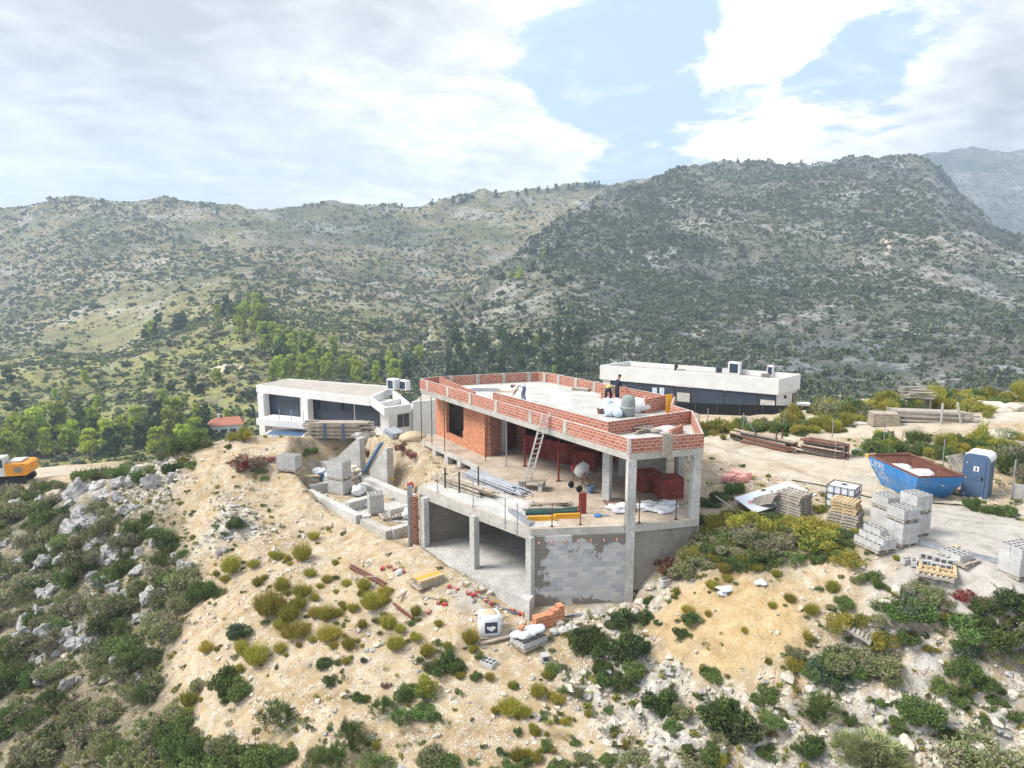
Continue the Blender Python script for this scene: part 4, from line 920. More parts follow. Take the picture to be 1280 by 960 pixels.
# ------------------------------------------------------------------ old house in the valley, excavator, pale house beyond it
M['tiles'] = brickmat('red_roof_tiles', (.50,.20,.12), (.40,.15,.09), (.30,.12,.08), .3, .25, .02, dirtamt=.3)
p = fground('back_mountain', 281, 543); k = 1.0/pxm(p)
o = thing('tiled_house', 'small white house with red tiled roof down in the valley', 'house', p, R(18))
wd, dp, ht = 38*k, 22*k, 14*k
MB().box((0,0,ht/2-1), (wd,dp,ht+2)).build('walls', M['white'], o, world=False)
rf = MB(); rf.add([(-wd*.56,-dp*.6,ht),(wd*.56,-dp*.6,ht),(wd*.56,dp*.6,ht),(-wd*.56,dp*.6,ht),(-wd*.3,0,ht+8*k),(wd*.45,0,ht+8*k)], [(0,1,5,4),(2,3,4,5),(1,2,5),(3,0,4),(3,2,1,0)]); ro = rf.build('roof', M['tiles'], o, world=False)
MB().box((-wd*.2,.0,ht+8*k), (.5,.5,1.4)).build('chimney', M['white'], ro, world=False)
for j in range(3): MB().box((-wd*.33+j*wd*.28,-dp/2-.03,ht*.42), (wd*.2,.06,ht*.42)).build('window', M['glass'], o, world=False)
def exc():
    p = atd(14, 612, 56.0); z = hz(p.x, p.y); p.z = z
    o = thing('excavator', 'orange and white excavator parked on the track at the left edge', 'excavator', p, R(12)); o.scale=(.82,)*3; k = 1.0/pxm(p)
    M['orange'] = pm('orange_paint', (.80,.33,.02), (.70,.27,.02), 3, .45, 0)
    for s in (-1,1):
        t_ = MB(); prof = [(-1.7,.05),(-1.9,.35),(-1.75,.72),(1.75,.72),(1.9,.35),(1.7,.05)]
        t_.add([(x,s*1.05-.28,zz) for x,zz in prof]+[(x,s*1.05+.28,zz) for x,zz in prof], [tuple(range(5,-1,-1)),tuple(range(6,12))]+[(i,(i+1)%6,6+(i+1)%6,6+i) for i in range(6)])
        t_.build('track', M['black'], o, world=False)
    MB().lathe([(.7,.70),(.7,.95)], n=14).build('turntable', M['darksteel'], o, world=False)
    b = MB(); prof = [(.2,.96),(2.0,.96),(2.15,1.2),(2.15,2.0),(1.9,2.15),(.2,2.15)]
    b.add([(x,-1.25,zz) for x,zz in prof]+[(x,1.25,zz) for x,zz in prof], [tuple(range(5,-1,-1)),tuple(range(6,12))]+[(i,(i+1)%6,6+(i+1)%6,6+i) for i in range(6)]); b.build('body', M['orange'], o, world=False)
    MB().box((1.35,-1.262,1.55),(.7,.02,.55)).build('grille', M['conc_dark'], o, world=False)
    MB().box((.9,0,2.24),(1.2,1.6,.16)).build('engine_cover', M['conc_pale'], o, world=False)
    MB().box((-.85,0,1.18),(2.05,2.4,.44)).build('skirt', M['white'], o, world=False)
    cb = MB(); prof = [(-1.6,1.41),(.15,1.41),(.15,2.85),(-1.2,2.85),(-1.7,2.1)]
    cb.add([(x,-1.2,zz) for x,zz in prof]+[(x,-.1,zz) for x,zz in prof], [tuple(range(4,-1,-1)),tuple(range(5,10))]+[(i,(i+1)%5,5+(i+1)%5,5+i) for i in range(5)]); c = cb.build('cab', M['white'], o, world=False)
    MB().add([(-1.5,-1.215,1.95),(.02,-1.215,1.8),(.02,-1.215,2.62),(-1.15,-1.215,2.66)], [(0,1,2,3)]).build('window', M['glass'], c, world=False)
    MB().bar((-1.2,.4,1.6),(-3.6,.4,4.2),.45,.6).bar((-3.5,.4,4.1),(-6.2,.4,2.9),.4,.5).build('boom', M['orange'], o, world=False)
    MB().bar((-6.1,.4,3.0),(-6.6,.4,.9),.35,.45).build('arm', M['orange'], o, world=False); MB().box((-6.4,.4,.6),(.9,1.0,.8)).build('bucket', M['darksteel'], o, world=False)
    return p
pe = exc()

# ------------------------------------------------------------------ pallets
def pallet_mesh(mat, l=1.2, wd=.95, name='pallet'):
    mb = MB()
    for y in (-1,0,1): mb.box((0,y*(wd/2-.05),.068),(l,.085,.075))
    for k in range(7): mb.box((-l/2+.06+k*(l-.12)/6,0,.118),(.105,wd,.022))
    for k in (-1,0,1): mb.box((k*(l/2-.06),0,.018),(.11,wd,.022))
    return mb.mesh(name, M[mat])
PG, PN = pallet_mesh('wood_grey'), pallet_mesh('wood_new')
PGs, PNs = pallet_mesh('wood_grey', 1.0, .8), pallet_mesh('wood_new', 1.0, .8)
def pallet(me, loc, rz, label, group=None, M4=None):
    o = link('pallet', me); o.location = loc; o.rotation_euler = (0,0,rz)
    if M4 is not None: o.matrix_basis = Matrix.Translation(loc) @ M4
    return tag(o, label, 'pallet', group)
rr = random.Random(9)
def pstack(px, py, n, ang, mes, labels, group):
    g = ground(px, py)
    for k in range(n):
        pallet(mes[k], g+Vector((rr.uniform(-.04,.04), rr.uniform(-.04,.04), .02+k*.133)), ang+R(rr.uniform(-2.5,2.5)), labels(k), group)
    return g
aA = along(at(969,619,1), at(998,627.5,1))
gA = pstack(991, 643, 8, aA, [PG]*8, lambda k: 'silvery pallet on top of the tall stack on the white board' if k==7 else 'weathered pallet within the tall stack on the white board', 'stack of weathered pallets by the white board')
gT = ground(958, 640)
for k in range(4):
    pallet(PG, gT+Vector((.05*k,-.02*k,.38+.12*k)), 0, 'tilted pallet leaning on the tall weathered stack', 'tilted pallets leaning on the weathered stack', M4=Matrix.Rotation(aA,4,'Z') @ Matrix.Rotation(R(-24),4,'Y'))
aB = along(at(1033,630,1), at(1067,637,1))
gB = pstack(1055, 658, 9, aB, [PG]*5+[PNs]*4, lambda k: ['grey pallet in the lower half of the stack beside the concrete blocks','tan pallet in the upper half of the stack beside the concrete blocks','clean tan pallet on top of the stack beside the concrete blocks'][0 if k<5 else 1 if k<8 else 2], 'stack of pallets beside the concrete blocks')
pallet(PG, ground(1168,722)+Vector((0,0,.1)), R(-30), 'upturned pallet lying in front of the toppled hollow blocks')
pallet(PN, ground(1171,717)+Vector((0,0,.27)), R(-30), 'raw timber pallet lying on the upturned pallet', M4=Matrix.Rotation(R(-30),4,'Z') @ Matrix.Rotation(R(180),4,'X'))
pallet(PGs, ground(1071,797)+Vector((0,0,.2)), 0, 'grey pallet lying among green bushes on the slope', M4=Matrix.Rotation(R(-35),4,'Z') @ Matrix.Rotation(R(20),4,'Y'))
pallet(PG, ground(1195,592)+Vector((0,.1,.5)), 0, 'old pallet leaning between the blue skip and the toilet', M4=Matrix.Rotation(R(25),4,'Z') @ Matrix.Rotation(R(62),4,'X'))
# concrete hollow blocks
def block_bm(mb, c, l=.40, w_=.20, h=.20, rz=0, holes=True):
    mb.box(c, (l,w_,h), rz)
    if holes:
        q = Matrix.Rotation(rz,4,'Z')
        for s in (-1,1): mb.box(Vector(c)+q @ Vector((s*l*.235,0,h/2+.002)), (l*.36,w_*.62,.004), rz, mi=1)
    return mb
def blockpack(label, c, rz, nx=3, ny=5, nz=4, group=None, pal=True, upright=False):
    o = thing('block_pack', label, 'blocks', c, rz, group=group); mb = MB(); r_ = random.Random(int(c[0]*91)); z0 = .13 if pal else 0
    for i in range(nx):
        for j in range(ny):
            for k in range(nz): block_bm(mb, ((i-(nx-1)/2)*.405+r_.uniform(-.01,.01), (j-(ny-1)/2)*.205, z0+.1+k*.203), holes=(k == nz-1))
    mb.build('blocks', [M['blocks'],M['hole']], o, world=False)
    if pal:
        e = link('pallet', PG, o); e.scale = (nx*.405/1.2, ny*.205/.95, .9)
    return o
aC = along(at(1106,629,1.6), at(1127,637,1.6))
g1 = ground(1106,662); blockpack('lower pallet of concrete blocks next to the pallet stack', g1, aC, 2, 4, 4); blockpack('upper pallet of concrete blocks next to the pallet stack', g1+Vector((0,0,.97)), aC, 2, 4, 2)
g2 = ground(1126,679); blockpack('lower pallet of concrete blocks nearest the slope', g2, aC, 2, 4, 4); blockpack('upper pallet of concrete blocks nearest the slope', g2+Vector((0,0,.97)), aC, 2, 4, 2)
g3 = ground(1141,667); blockpack('lower pallet of concrete blocks nearest the road', g3, aC, 2, 4, 4); blockpack('upper pallet of concrete blocks nearest the road', g3+Vector((0,0,.97)), aC, 2, 4, 3)
g4 = ground(1272,718); blockpack('strapped pallet of blocks at the right edge of the yard', g4, aC, 2, 5, 5)
g5 = ground(1296,728); blockpack('lower pallet of blocks cut by the right picture edge', g5, aC, 2, 4, 4)
bmsh = block_bm(MB(), (0,0,.1)).mesh('hollow_block', [M['blocks'],M['hole']])
def loose(p, rz, label, group, M4=None):
    o = link('hollow_block', bmsh); o.location = p; o.rotation_euler = (0,0,rz)
    if M4 is not None: o.matrix_basis = Matrix.Translation(p) @ M4
    return tag(o, label, 'block', group)
LB = 'pale concrete block in the broken heap in front of the tall block pallets'
gl_ = ground(1093,684)
pallet(PG, gl_, aC, 'pallet under the broken heap of concrete blocks')
dx = Vector((math.cos(aC),math.sin(aC),0)); dy_ = Vector((-math.sin(aC),math.cos(aC),0))
for i in range(3):
    for j in range(4):
        nz = (1 if j == 0 else 2 if j < 2 else 3) - (1 if i == 2 and j > 1 else 0)
        for k in range(nz): loose(gl_+dx*((i-1)*.41)+dy_*((j-1.5)*.215)+Vector((0,0,.135+k*.203)), aC+R(rr.uniform(-4,4)), LB, 'blocks of the broken heap')
for k,(px,py,rz,tilt) in enumerate(((1133,704,20,0),(1142,706,60,0),(1155,697,-12,80),(1163,699,-14,80),(1173,702,-16,78),(1181,704,-18,82),(1190,705,-20,84),(1157,706,-12,80),(1169,709,-15,80),(1180,711,-18,80))):
    loose(ground(px,py)+Vector((0,0,.1 if tilt else 0)), R(rz), 'grey hollow block toppled in the row behind the upturned pallet', 'toppled hollow blocks', M4=Matrix.Rotation(R(rz),4,'Z') @ Matrix.Rotation(R(tilt),4,'X'))
g6 = ground(1196,700); pallet(PG, g6, aC+R(6), 'flat pallet carrying one layer of hollow blocks')
for i in range(2):
    for j in range(3): loose(g6+dx*((i-.6)*.42)+dy_*((j-1)*.22)+Vector((0,0,.135)), aC, 'hollow block in the single layer on the flat pallet', 'single layer of hollow blocks on a pallet')
a1, a2 = ground(1140,679), ground(1254,706); single('steel_channel', 'long grey steel channel lying between the block pallets', 'channel', MB().bar((0,0,.05), a2-a1+Vector((0,0,.05)), .22, .03).bar((0,.1,.1), a2-a1+Vector((0,.1,.1)), .03, .14), M['steel'], a1)
single('tan_plank', 'short tan plank on the yard behind the toppled blocks', 'plank', MB().box((0,0,.04),(.9,.18,.05)), M['wood_new'], ground(1188,686), R(25))
# water tank
p = ground(1056,640); o = thing('water_tank', 'white caged water tank behind the tan pallets', 'tank', p+Vector((.05,.35,0)), aB)
MB().box((0,0,.62),(1.1,.95,.95)).lathe([(.2,1.095),(.2,1.14)], n=12).build('tank', M['plastic'], o, world=False); MB().lathe([(.13,1.141),(.13,1.17)], n=12).build('lid', M['darksteel'], o, world=False)
cg = MB()
for z in (.2,.5,.8,1.12): cg.strip([(-.58,-.5),(.58,-.5),(.58,.5),(-.58,.5)], .025, z, z+.03, closed=True)
for k in range(5):
    for s in (-1,1): cg.box((-.58+k*.29,s*.512,.62),(.022,.022,1.0)); 
for k in range(4):
    for s in (-1,1): cg.box((s*.592,-.48+k*.32,.62),(.022,.022,1.0))
cg.build('cage', M['darksteel'], o, world=False); e = link('pallet_base', PG, o)
# white board under the pallets, with its worn red print
q = [at(917.5,622,.30), at(985,601.5,.12), at(1021,618,.12), at(944,640.5,.30)]
bd = thing('sign_board', 'large white sign board with worn red print lying under the pallets', 'board', q[0]); U = (q[1]-q[0]); Wv = (q[3]-q[0]); nn = U.cross(Wv).normalized(); nn = nn if nn.z > 0 else -nn
z0 = Vector((0,0,0)); quad = [z0, U, q[2]-q[0], Wv]
MB().add([p-nn*.04 for p in quad]+[p for p in quad], [(0,1,2,3),(4,7,6,5),(0,4,5,1),(1,5,6,2),(2,6,7,3),(3,7,4,0)]).build('panel', M['plastic'], bd, world=False)
def onb(s, t_): return z0.lerp(U, s).lerp(Wv.lerp(q[2]-q[0], s), t_)+nn*.004
M['fadedred'] = pm('faded_red_print', (.62,.22,.18), (.70,.42,.38), 6, .6, 0); M['fadedblue'] = pm('faded_blue_print', (.45,.55,.70), (.62,.68,.76), 8, .6, 0)
pr = MB(); r_ = random.Random(4)
for k in range(16):
    s, t_ = r_.uniform(.06,.24), r_.uniform(.34,.60); w2, h2 = r_.uniform(.02,.06), r_.uniform(.03,.08); pr.add([onb(s,t_)+nn*.0005*k,onb(s+w2,t_)+nn*.0005*k,onb(s+w2,t_+h2)+nn*.0005*k,onb(s,t_+h2)+nn*.0005*k], [(0,1,2,3)])
pr.build('red_print', M['fadedred'], bd, world=False)
pr = MB()
for r0 in range(2):
    for k in range(14):
        s = .34+.042*k; t_ = .10+.11*r0; pr.add([onb(s,t_),onb(s+.022,t_),onb(s+.022,t_+.06),onb(s,t_+.06)], [(0,1,2,3)])
pr.build('lettering', M['fadedblue'], bd, world=False)
# skip
sk0, sk1, sk2 = at(1085.6,568,1.35), at(1148,596,1.35), at(1190.5,588,1.35)
ux = (sk1-sk0); Ls = ux.length; ux.normalize(); sk3 = at(1119,562,1.35); Ws = (sk3-sk0).length
uy = Vector((-ux.y,ux.x,0)); Ws = max(1.7, min(2.3, uy.dot(sk2-sk1)))
zc = hz(*(sk0+ux*Ls/2+uy*Ws/2).xy)
SK = thing('skip', 'blue steel skip with rusty inside full of white sacks', 'skip', Vector((sk0.x,sk0.y,zc)), math.atan2(ux.y,ux.x))
HS = 1.33
def ring(x0,x1,y0,y1,z): return [(x0,y0,z),(x1,y0,z),(x1,y1,z),(x0,y1,z)]
top = ring(0,Ls,0,Ws,HS); mid = ring(.28,Ls-.16,.02,Ws-.02,HS*.62); bot = ring(.95,Ls-.75,.22,Ws-.22,.06)
sb = MB(); sb.add(top+mid+bot, [(i,(i+1)%4,4+(i+1)%4,4+i) for i in range(4)]+[(4+i,4+(i+1)%4,8+(i+1)%4,8+i) for i in range(4)]+[(8,9,10,11)])
sb.build('hull', M['blue'], SK, world=False, recalc=False)
ti = ring(.05,Ls-.05,.05,Ws-.05,HS-.01); mi_ = ring(.33,Ls-.21,.07,Ws-.07,HS*.62); bi = ring(.98,Ls-.78,.26,Ws-.26,.12)
sb = MB(); sb.add(ti+mi_+bi, [(i,4+i,4+(i+1)%4,(i+1)%4) for i in range(4)]+[(4+i,8+i,8+(i+1)%4,4+(i+1)%4) for i in range(4)]+[(8,11,10,9)])
sb.build('lining', M['rust'], SK, world=False, recalc=False)
MB().strip([(0,0),(Ls,0),(Ls,Ws),(0,Ws)], .09, HS-.03, HS+.05, closed=True, side=1).build('rim', M['rust'], SK, world=False)
for s in (.3,.7):
    for y in (Ws+.05,): MB().tube([(Ls*s,y-.06,HS*.55),(Ls*s,y+.06,HS*.55)], .06, 8).build('lifting_lug', M['darksteel'], SK, world=False)
MB().box((-.14,.12,HS-.10),(.22,.2,.2)).build('reflector', M['yellow'], SK, world=False)
M['lettering'] = pm('white_lettering', (.62,.68,.78), (.50,.57,.70), 20, .6, 0)
def glyphs(mb, text, origin, ex, ez, size, thick=.16):
    G = {'L':'|_','I':'c','E':'|_=-','M':'|)v','A':'|)=-','R':'|=-o','S':'_=-qs','T':'-c','N':'|)n','D':'|)_-','O':'|)_-','C':'|_-','.':'d','-':'='}
    S = {'|':(0,0,0,1),')':(.6,0,.6,1),'_':(0,0,.6,0),'-':(0,1,.6,1),'=':(0,.5,.6,.5),'c':(.3,0,.3,1),'v':(0,1,.6,1),'n':(0,1,.6,0),'o':(.6,.5,.6,1),'q':(0,.5,0,1),'s':(.6,0,.6,.5),'d':(0,0,.1,0)}
    for i, ch in enumerate(text):
        for st in G.get(ch, ''):
            a = S[st]; p = [origin+ex*((i*.85+a[j])*size)+ez*(a[j+1]*size) for j in (0,2)]; d = (p[1]-p[0]).normalized(); n = ex.cross(ez).normalized().cross(d)*size*thick/2; e_ = d*size*thick/2
            mb.add([p[0]-n-e_,p[1]-n+e_,p[1]+n+e_,p[0]+n-e_], [(0,1,2,3)])
    return mb
gz = (Vector(top[0])-Vector(mid[0])); gz = Vector((0,-.02-.02,HS*.38)).normalized(); gzb = Vector((0,-.2,HS*.56)).normalized()
lt_ = MB(); nf = Vector((0,-.008,0))
glyphs(lt_, 'LEMAS', Vector((.36,-.004,HS*.70))+nf, Vector((1,0,0)), gz, .26); lt_.build('lettering', M['lettering'], SK, world=False, recalc=False)
lt_ = MB(); glyphs(lt_, 'ECLSRA', Vector((.62,.052,HS*.50))+nf*1.6, Vector((1,0,0)), gzb, .17); glyphs(lt_, 'SOLERS', Vector((.85,.12,HS*.34))+nf*1.6, Vector((1,0,0)), gzb, .16); lt_.build('lettering', M['lettering'], SK, world=False, recalc=False)
for k,(s,t_,sz) in enumerate(((.28,.45,.5),(.42,.35,.6),(.55,.5,.55),(.68,.4,.55),(.80,.5,.5),(.5,.7,.5))):
    single('rubble_sack', 'white rubble sack lying inside the blue skip', 'sack', MB().blob((0,0,0),(.62,.45,.26),40+k,rough=.35), M['sack'], Vector((sk0.x,sk0.y,zc))+ux*Ls*s+uy*Ws*t_+Vector((0,0,.88)), R(31*k), group='white sacks inside the blue skip')
# portable toilet
t0, t1 = at(1199.5,621.5,0), at(1232.5,628,0); zt = .05
tx = (t1-t0); Wt = tx.length; tx.normalize(); ty = Vector((-tx.y,tx.x,0))
PT = thing('portable_toilet', 'blue portable toilet with white curved roof beside the track', 'toilet', t0+Vector((0,0,zt)), math.atan2(tx.y,tx.x)); Dp = 1.15; Ht = 2.05
def arch(x0, x1, z0, z1, r, n=6): 
    return [(x0,z0),(x1,z0)]+[(x1-r+r*math.sin(a),z1-r+r*math.cos(a)) for a in np.linspace(math.pi/2,0,n)]+[(x0+r-r*math.sin(a),z1-r+r*math.cos(a)) for a in np.linspace(0,math.pi/2,n)]
def extr(mb, prof, y0, y1, mi=0):
    n = len(prof); return mb.add([(x,y0,z) for x,z in prof]+[(x,y1,z) for x,z in prof], [tuple(range(n)),tuple(range(2*n-1,n-1,-1))]+[((i+1)%n,i,n+i,n+(i+1)%n) for i in range(n)], mi)
extr(MB(), [(.02,.06),(Wt-.02,.06),(Wt-.02,Ht-.2),(.02,Ht-.2)], .07, Dp).build('cabin', M['toilet_dark'], PT, world=False)  # cabin sides take the darker blue as painted shade
extr(MB(), arch(0,Wt,.0,Ht+.10,.26), 0, .068).build('front_frame', M['toilet'], PT, world=False)
rfp = arch(-.01,Wt+.01,Ht-.21,Ht+.14,.27); extr(MB(), rfp, .07, Dp+.03).build('roof', M['white'], PT, world=False)
dr = extr(MB(), arch(.15,Wt-.15,.14,Ht-.06,.16), -.035, -.002).build('door', M['toilet'], PT, world=False)
MB().box((Wt-.26,-.05,1.02),(.08,.03,.16)).build('handle', M['black'], dr, world=False)
for z in (.5,1.15): MB().box((Wt/2,-.043,z),(Wt*.46,.012,.42)).build('door_panel', M['toilet'], dr, world=False)
sg = MB().box((Wt*.52,-.056,1.47),(.22,.012,.24)).build('sign', M['white'], dr, world=False)
MB().lathe([(.018,0),(.018,.008)], (Wt*.52,-.063,1.55), 8, M=Matrix.Rotation(R(90),4,'X')).box((Wt*.52,-.066,1.47),(.06,.006,.10)).box((Wt*.52-.012,-.066,1.40),(.018,.006,.06)).box((Wt*.52+.014,-.066,1.40),(.018,.006,.06)).build('person_symbol', M['black'], sg, world=False)
for s in (0,1): MB().box((.2+s*(Wt-.4),Dp/2,.03),(.12,Dp+.1,.07)).build('skid', M['white'], PT, world=False)
for x,z in ((.16,1.72),(.16,1.0),(.16,.2)): MB().box((x,-.045,z),(.05,.02,.05)).build('hinge', M['white'], dr, world=False)
single('leaning_slab', 'pale concrete slab leaning at the right edge behind the fence', 'panel', MB().box((0,0,.35),(.9,.1,.75)), M['conc_pale'], ground(1278,625), R(-10))
# fence posts along the track
for k,(px,py,h) in enumerate(((1178,583,1.5),(1264,624,1.9),(1104,560,1.3),(1040,549,1.3),(979,537,1.3),(884,536,1.4),(1127,561,1.0))):
    lb = ['grey fence post between the blue skip and the toilet','grey fence post right of the portable toilet','thin fence post behind the left end of the skip','thin fence post behind the strapped scaffold bundle','thin fence post behind the loose timber bundle','thin fence post by the road left of the grass bank','short dark fence post behind the middle of the skip'][k]
    p = ground(px,py); o = thing('fence_post', lb, 'post', p, group='posts along the track'); MB().tube([(0,0,-.2),(0,0,h)], .03, 6).build('post', M['steel'], o, world=False); MB().tube([(0,0,h),(0,0,h+.03)], .036, 6).build('cap', M['darksteel'], o, world=False)
p = ground(928,545); o = thing('tripod_post', 'pale post with diagonal brace at the left end of the loose timber bundle', 'post', p)
MB().tube([(0,0,0),(0,0,1.5)], .035, 6).build('post', M['steel'], o, world=False); MB().tube([(0,0,1.45),(.95,0,.0)], .03, 6).build('brace', M['steel'], o, world=False); MB().tube([(0,0,1.2),(-.9,-.2,.0)], .02, 6).build('stay', M['darksteel'], o, world=False)
a1, a2 = ground(922,551), ground(996,567); bundle('scaffold_bundle', 'loose bundle of grey timbers lying beside the dirt road', 'timbers', (a1+a2)/2+Vector((0,.2,0)), 3.8, 26, .075, .95, 'wood', along(a1,a2), 14, mats=['wood','wood','rust','darksteel'])
for t_,lb in ((.27,'dark stake at the left of the roadside timber bundle'),(.62,'dark stake at the middle of the roadside timber bundle'),(.85,'rusty stake behind the right end of the roadside timbers')):
    q_ = a1.lerp(a2,t_)+(Vector((0,.95,0)) if t_>.8 else Vector((0,-.35,0))); single('stake', lb, 'stake', MB().tube([(0,0,0),(0,0,1.15)], .05, 6), M['rust' if t_>.5 else 'darksteel'], q_)
a1, a2 = ground(1006,566), ground(1058,574); bundle('scaffold_bundle', 'tight stack of old scaffold tubes with a yellow strip beside the road', 'scaffold', (a1+a2)/2+Vector((0,.3,0)), 2.3, 60, .058, 1.0, 'darksteel', along(a1,a2), 15, mats=['darksteel','rust','wood'], zrot=.03)
single('yellow_strip', 'yellow strip lying on the scaffold tube stack', 'strip', MB().box((0,0,.47),(1.3,.08,.05)), M['yellow'], (a1+a2)/2+Vector((-.1,-.05,0)), along(a1,a2))
for t_,lb in ((.1,'rusty stake at the left of the scaffold tube stack'),(.68,'tan stake in front of the scaffold tube stack'),(.98,'rusty stake at the right of the scaffold tube stack')): single('stake', lb, 'stake', MB().tube([(0,0,0),(0,0,.95)], .04, 6), M['wood' if .5<t_<.7 else 'rust'], a1.lerp(a2,t_)+Vector((0,-.28,0)))
# timber stores at the far end of the yard
p = ground(1104,531); o = thing('board_stack', 'square stack of brown boards among yellow bushes', 'boards', p, R(-8))
for k in range(7): MB().box((rr.uniform(-.03,.03),0,.06+.12*k),(1.6,1.1,.10)).build('board_layer', M['wood'], o, world=False)
a1, a2 = ground(1128,527), ground(1200,527); bundle('timber_pile', 'long low pile of silvery timbers held by pale posts', 'timbers', (a1+a2)/2+Vector((0,.3,0)), 4.6, 36, .08, 1.4, 'wood_grey', along(a1,a2), 17, square=True)
for t_,lb,tl in ((.58,'pale post in front of the long silvery timber pile',0),(.92,'leaning pale post at the right end of the silvery timber pile',-.35)): single('pile_post', lb, 'post', MB().bar((0,0,0),(tl,0,1.35),.10,.10), M['conc_pale'], a1.lerp(a2,t_)+Vector((0,-.6,0)))
p = ground(1166,522); o = thing('timber_pile', 'jumbled pile of planks heaped on a rack behind the silvery timbers', 'planks', p+Vector((0,2.2,0)), R(-4))
for k in range(16): MB().box((rr.uniform(-.25,.25),rr.uniform(-.5,.5),.85+.055*k),(rr.uniform(1.4,2.3),.2,.05),rz=rr.uniform(-.3,.3)).build('plank', M['wood_grey'], o, world=False)
for s in (-.8,.8): MB().box((s,0,.41),(.12,.9,.82)).build('trestle', M['wood_grey'], o, world=False)
single('white_slab', 'flat white slab lying left of the brown board stack', 'slab', MB().box((0,0,.06),(1.6,.9,.10)), M['conc_pale'], ground(1069,530), R(4))
single('white_slab', 'flat white sheet at the left corner of the blue skip', 'sheet', MB().box((0,0,.06),(1.3,.5,.05)), M['plastic'], ground(1084,566)+Vector((0,.3,.0)), R(-14))
for k,(px,py) in enumerate(((913,600),(922,597),(930,600),(918,594),(926,603),(908,603))): single('roof_tile_stack', 'faded red sack in the heap beside the dirt road', 'sack', MB().box((0,0,.10),(.75,.42,.17),rz=0).box((.06,.03,.22),(.62,.36,.10),rz=.2), M['fadedred'], ground(px,py)+Vector((0,0,.05*(k%3))), R(24+35*(k%2)), group='heap of faded red sacks')
# slabs at the upper right
for k,(px,py,s,lb) in enumerate(((1250,549,1.2,'big pale slab on the bank behind the portable toilet'),(1236,510,1.1,'flat pale rock on the far bank of the track'),(1265,512,.9,'pale rock at the far right bank of the track'))):
    single('slab_rock', lb, 'rock', MB().blob((0,0,.1),(s*1.4,s*.8,.35),70+k,rough=.5,sub=3), M['rock_pale'], ground(px,py), R(10*k))
# cable on the ground
pts = [ground(x,y)+Vector((0,0,.03)) for x,y in ((990,601),(1020,606),(1050,612),(1085,622),(1120,625),(1160,629),(1200,632),(1240,640),(1280,650))]
single('ground_cable', 'black cable lying across the dirt road', 'cable', MB().tube(pts, .03, 5), M['black'], (0,0,0))
pts = [ground(x,y)+Vector((0,.15,.06)) for x,y in ((1190,628),(1215,632),(1245,640),(1285,652))]
single('kerb', 'low worn kerb along the edge of the concrete track', 'kerb', MB().strip([tuple(p.xy) for p in pts], .16, -.1, .13), M['conc'], (0,0,0))
for k in range(2):
    a1 = ground(895,655+6*k); a2 = ground(915,640+8*k); 
single('white_pole', 'pale pole lying on the bank right of the house', 'pole', MB().tube([(0,0,.08), at(915,640,-.15)-at(894,622,.15)+Vector((0,0,.2))], .03, 6), M['conc_pale'], at(894,622,.15))
# ------------------------------------------------------------------ in front of the garage
p = ground(612,790); o = thing('big_bag', 'white big bag with dark printed square on the sand below the garage', 'bag', p, R(8))
mb = MB(); 
prof = [(.40,0),(.46,.12),(.47,.5),(.45,.78),(.36,.86)]
vs=[];fs=[]; N=16
for r,z in prof:
    for k in range(N):
        a = 2*math.pi*k/N; c,s = math.cos(a),math.sin(a); q = (abs(c)**5+abs(s)**5)**(-1/5); vs.append((r*c*q,r*s*q*.92,z+.02*math.sin(3*a)))
for i in range(len(prof)-1):
    for k in range(N): fs.append((i*N+k,i*N+(k+1)%N,(i+1)*N+(k+1)%N,(i+1)*N+k))
fs.append(tuple(range(4*N,5*N))); mb.add(vs,fs,0,True); mb.build('bag', M['sack'], o, world=False)
MB().blob((0,0,.84),(.34,.31,.08),3,rough=.3).build('sand_fill', M['sandpile'], o, world=False)
pn = MB().box((.02,-.455,.42),(.50,.012,.46)).build('print', M['glass'], o, world=False)
MB().add([(-.16,-.468,.50),(-.02,-.468,.46),(.06,-.468,.50),(.18,-.468,.47),(.20,-.468,.40),(.04,-.468,.26),(-.15,-.468,.38)], [tuple(range(7))]).build('white_mark', M['white'], pn, world=False)
for s in (-1,1):
    for y in (-.3,.3): MB().tube([(s*.40,y,.3),(s*.43,y,.82),(s*.30,y*.6,.98)], .025, 5).build('loop', M['sack'], o, world=False)
# orange brick stack
pa, pb = ground(668,788), ground(703,776); rz = along(pa,pb); o = thing('brick_stack', 'orange hollow bricks stacked in steps beside the sack pallet', 'bricks', (pa+pb)/2, rz)
for k in range(6):
    for i in range(5):
        if k >= 4 and i < 3+(k-4): continue
        MB().box((-.55+i*.27,rr.uniform(-.01,.01),.075+k*.135),(.262,.34,.13)).build('brick', M['brick_orange'], o, world=False)
# pallet with blocks and sacks
p = ground(661,806); rz = R(38); o = pallet(PG, p+Vector((0,0,.04)), rz, 'pallet under grey blocks and white film sacks near the garage corner')
q = Matrix.Rotation(rz,4,'Z')
for i in range(3):
    for j in range(4): loose(p+q @ Vector(((i-1)*.41,(j-1.5)*.22,.18)), rz, 'grey block under the white film sacks near the garage corner', 'blocks under the film wrapped sacks')
for k in range(6): single('film_sack', 'white and blue film wrapped sack on the block pallet', 'sack', MB().blob((0,0,0),(.36,.27,.12),80+k,rough=.25), M['bluesack' if k<3 else 'plastic'], p+q @ Vector(((k%3-1)*.36,(-.16 if (k//3)%2 else .2),.50+.14*(k//3))), rz+R(8*(k-2)), group='film wrapped sacks on the block pallet')
single('brick', 'single orange brick lying on the film wrapped sacks', 'brick', MB().box((0,0,.05),(.28,.14,.12)), M['brick_orange'], p+q @ Vector((-.35,.02,.78)), R(60))
single('brick', 'single red brick on the ground left of the orange stack', 'brick', MB().box((0,0,.08),(.3,.2,.17)), M['brick_orange'], ground(656,768), R(30))
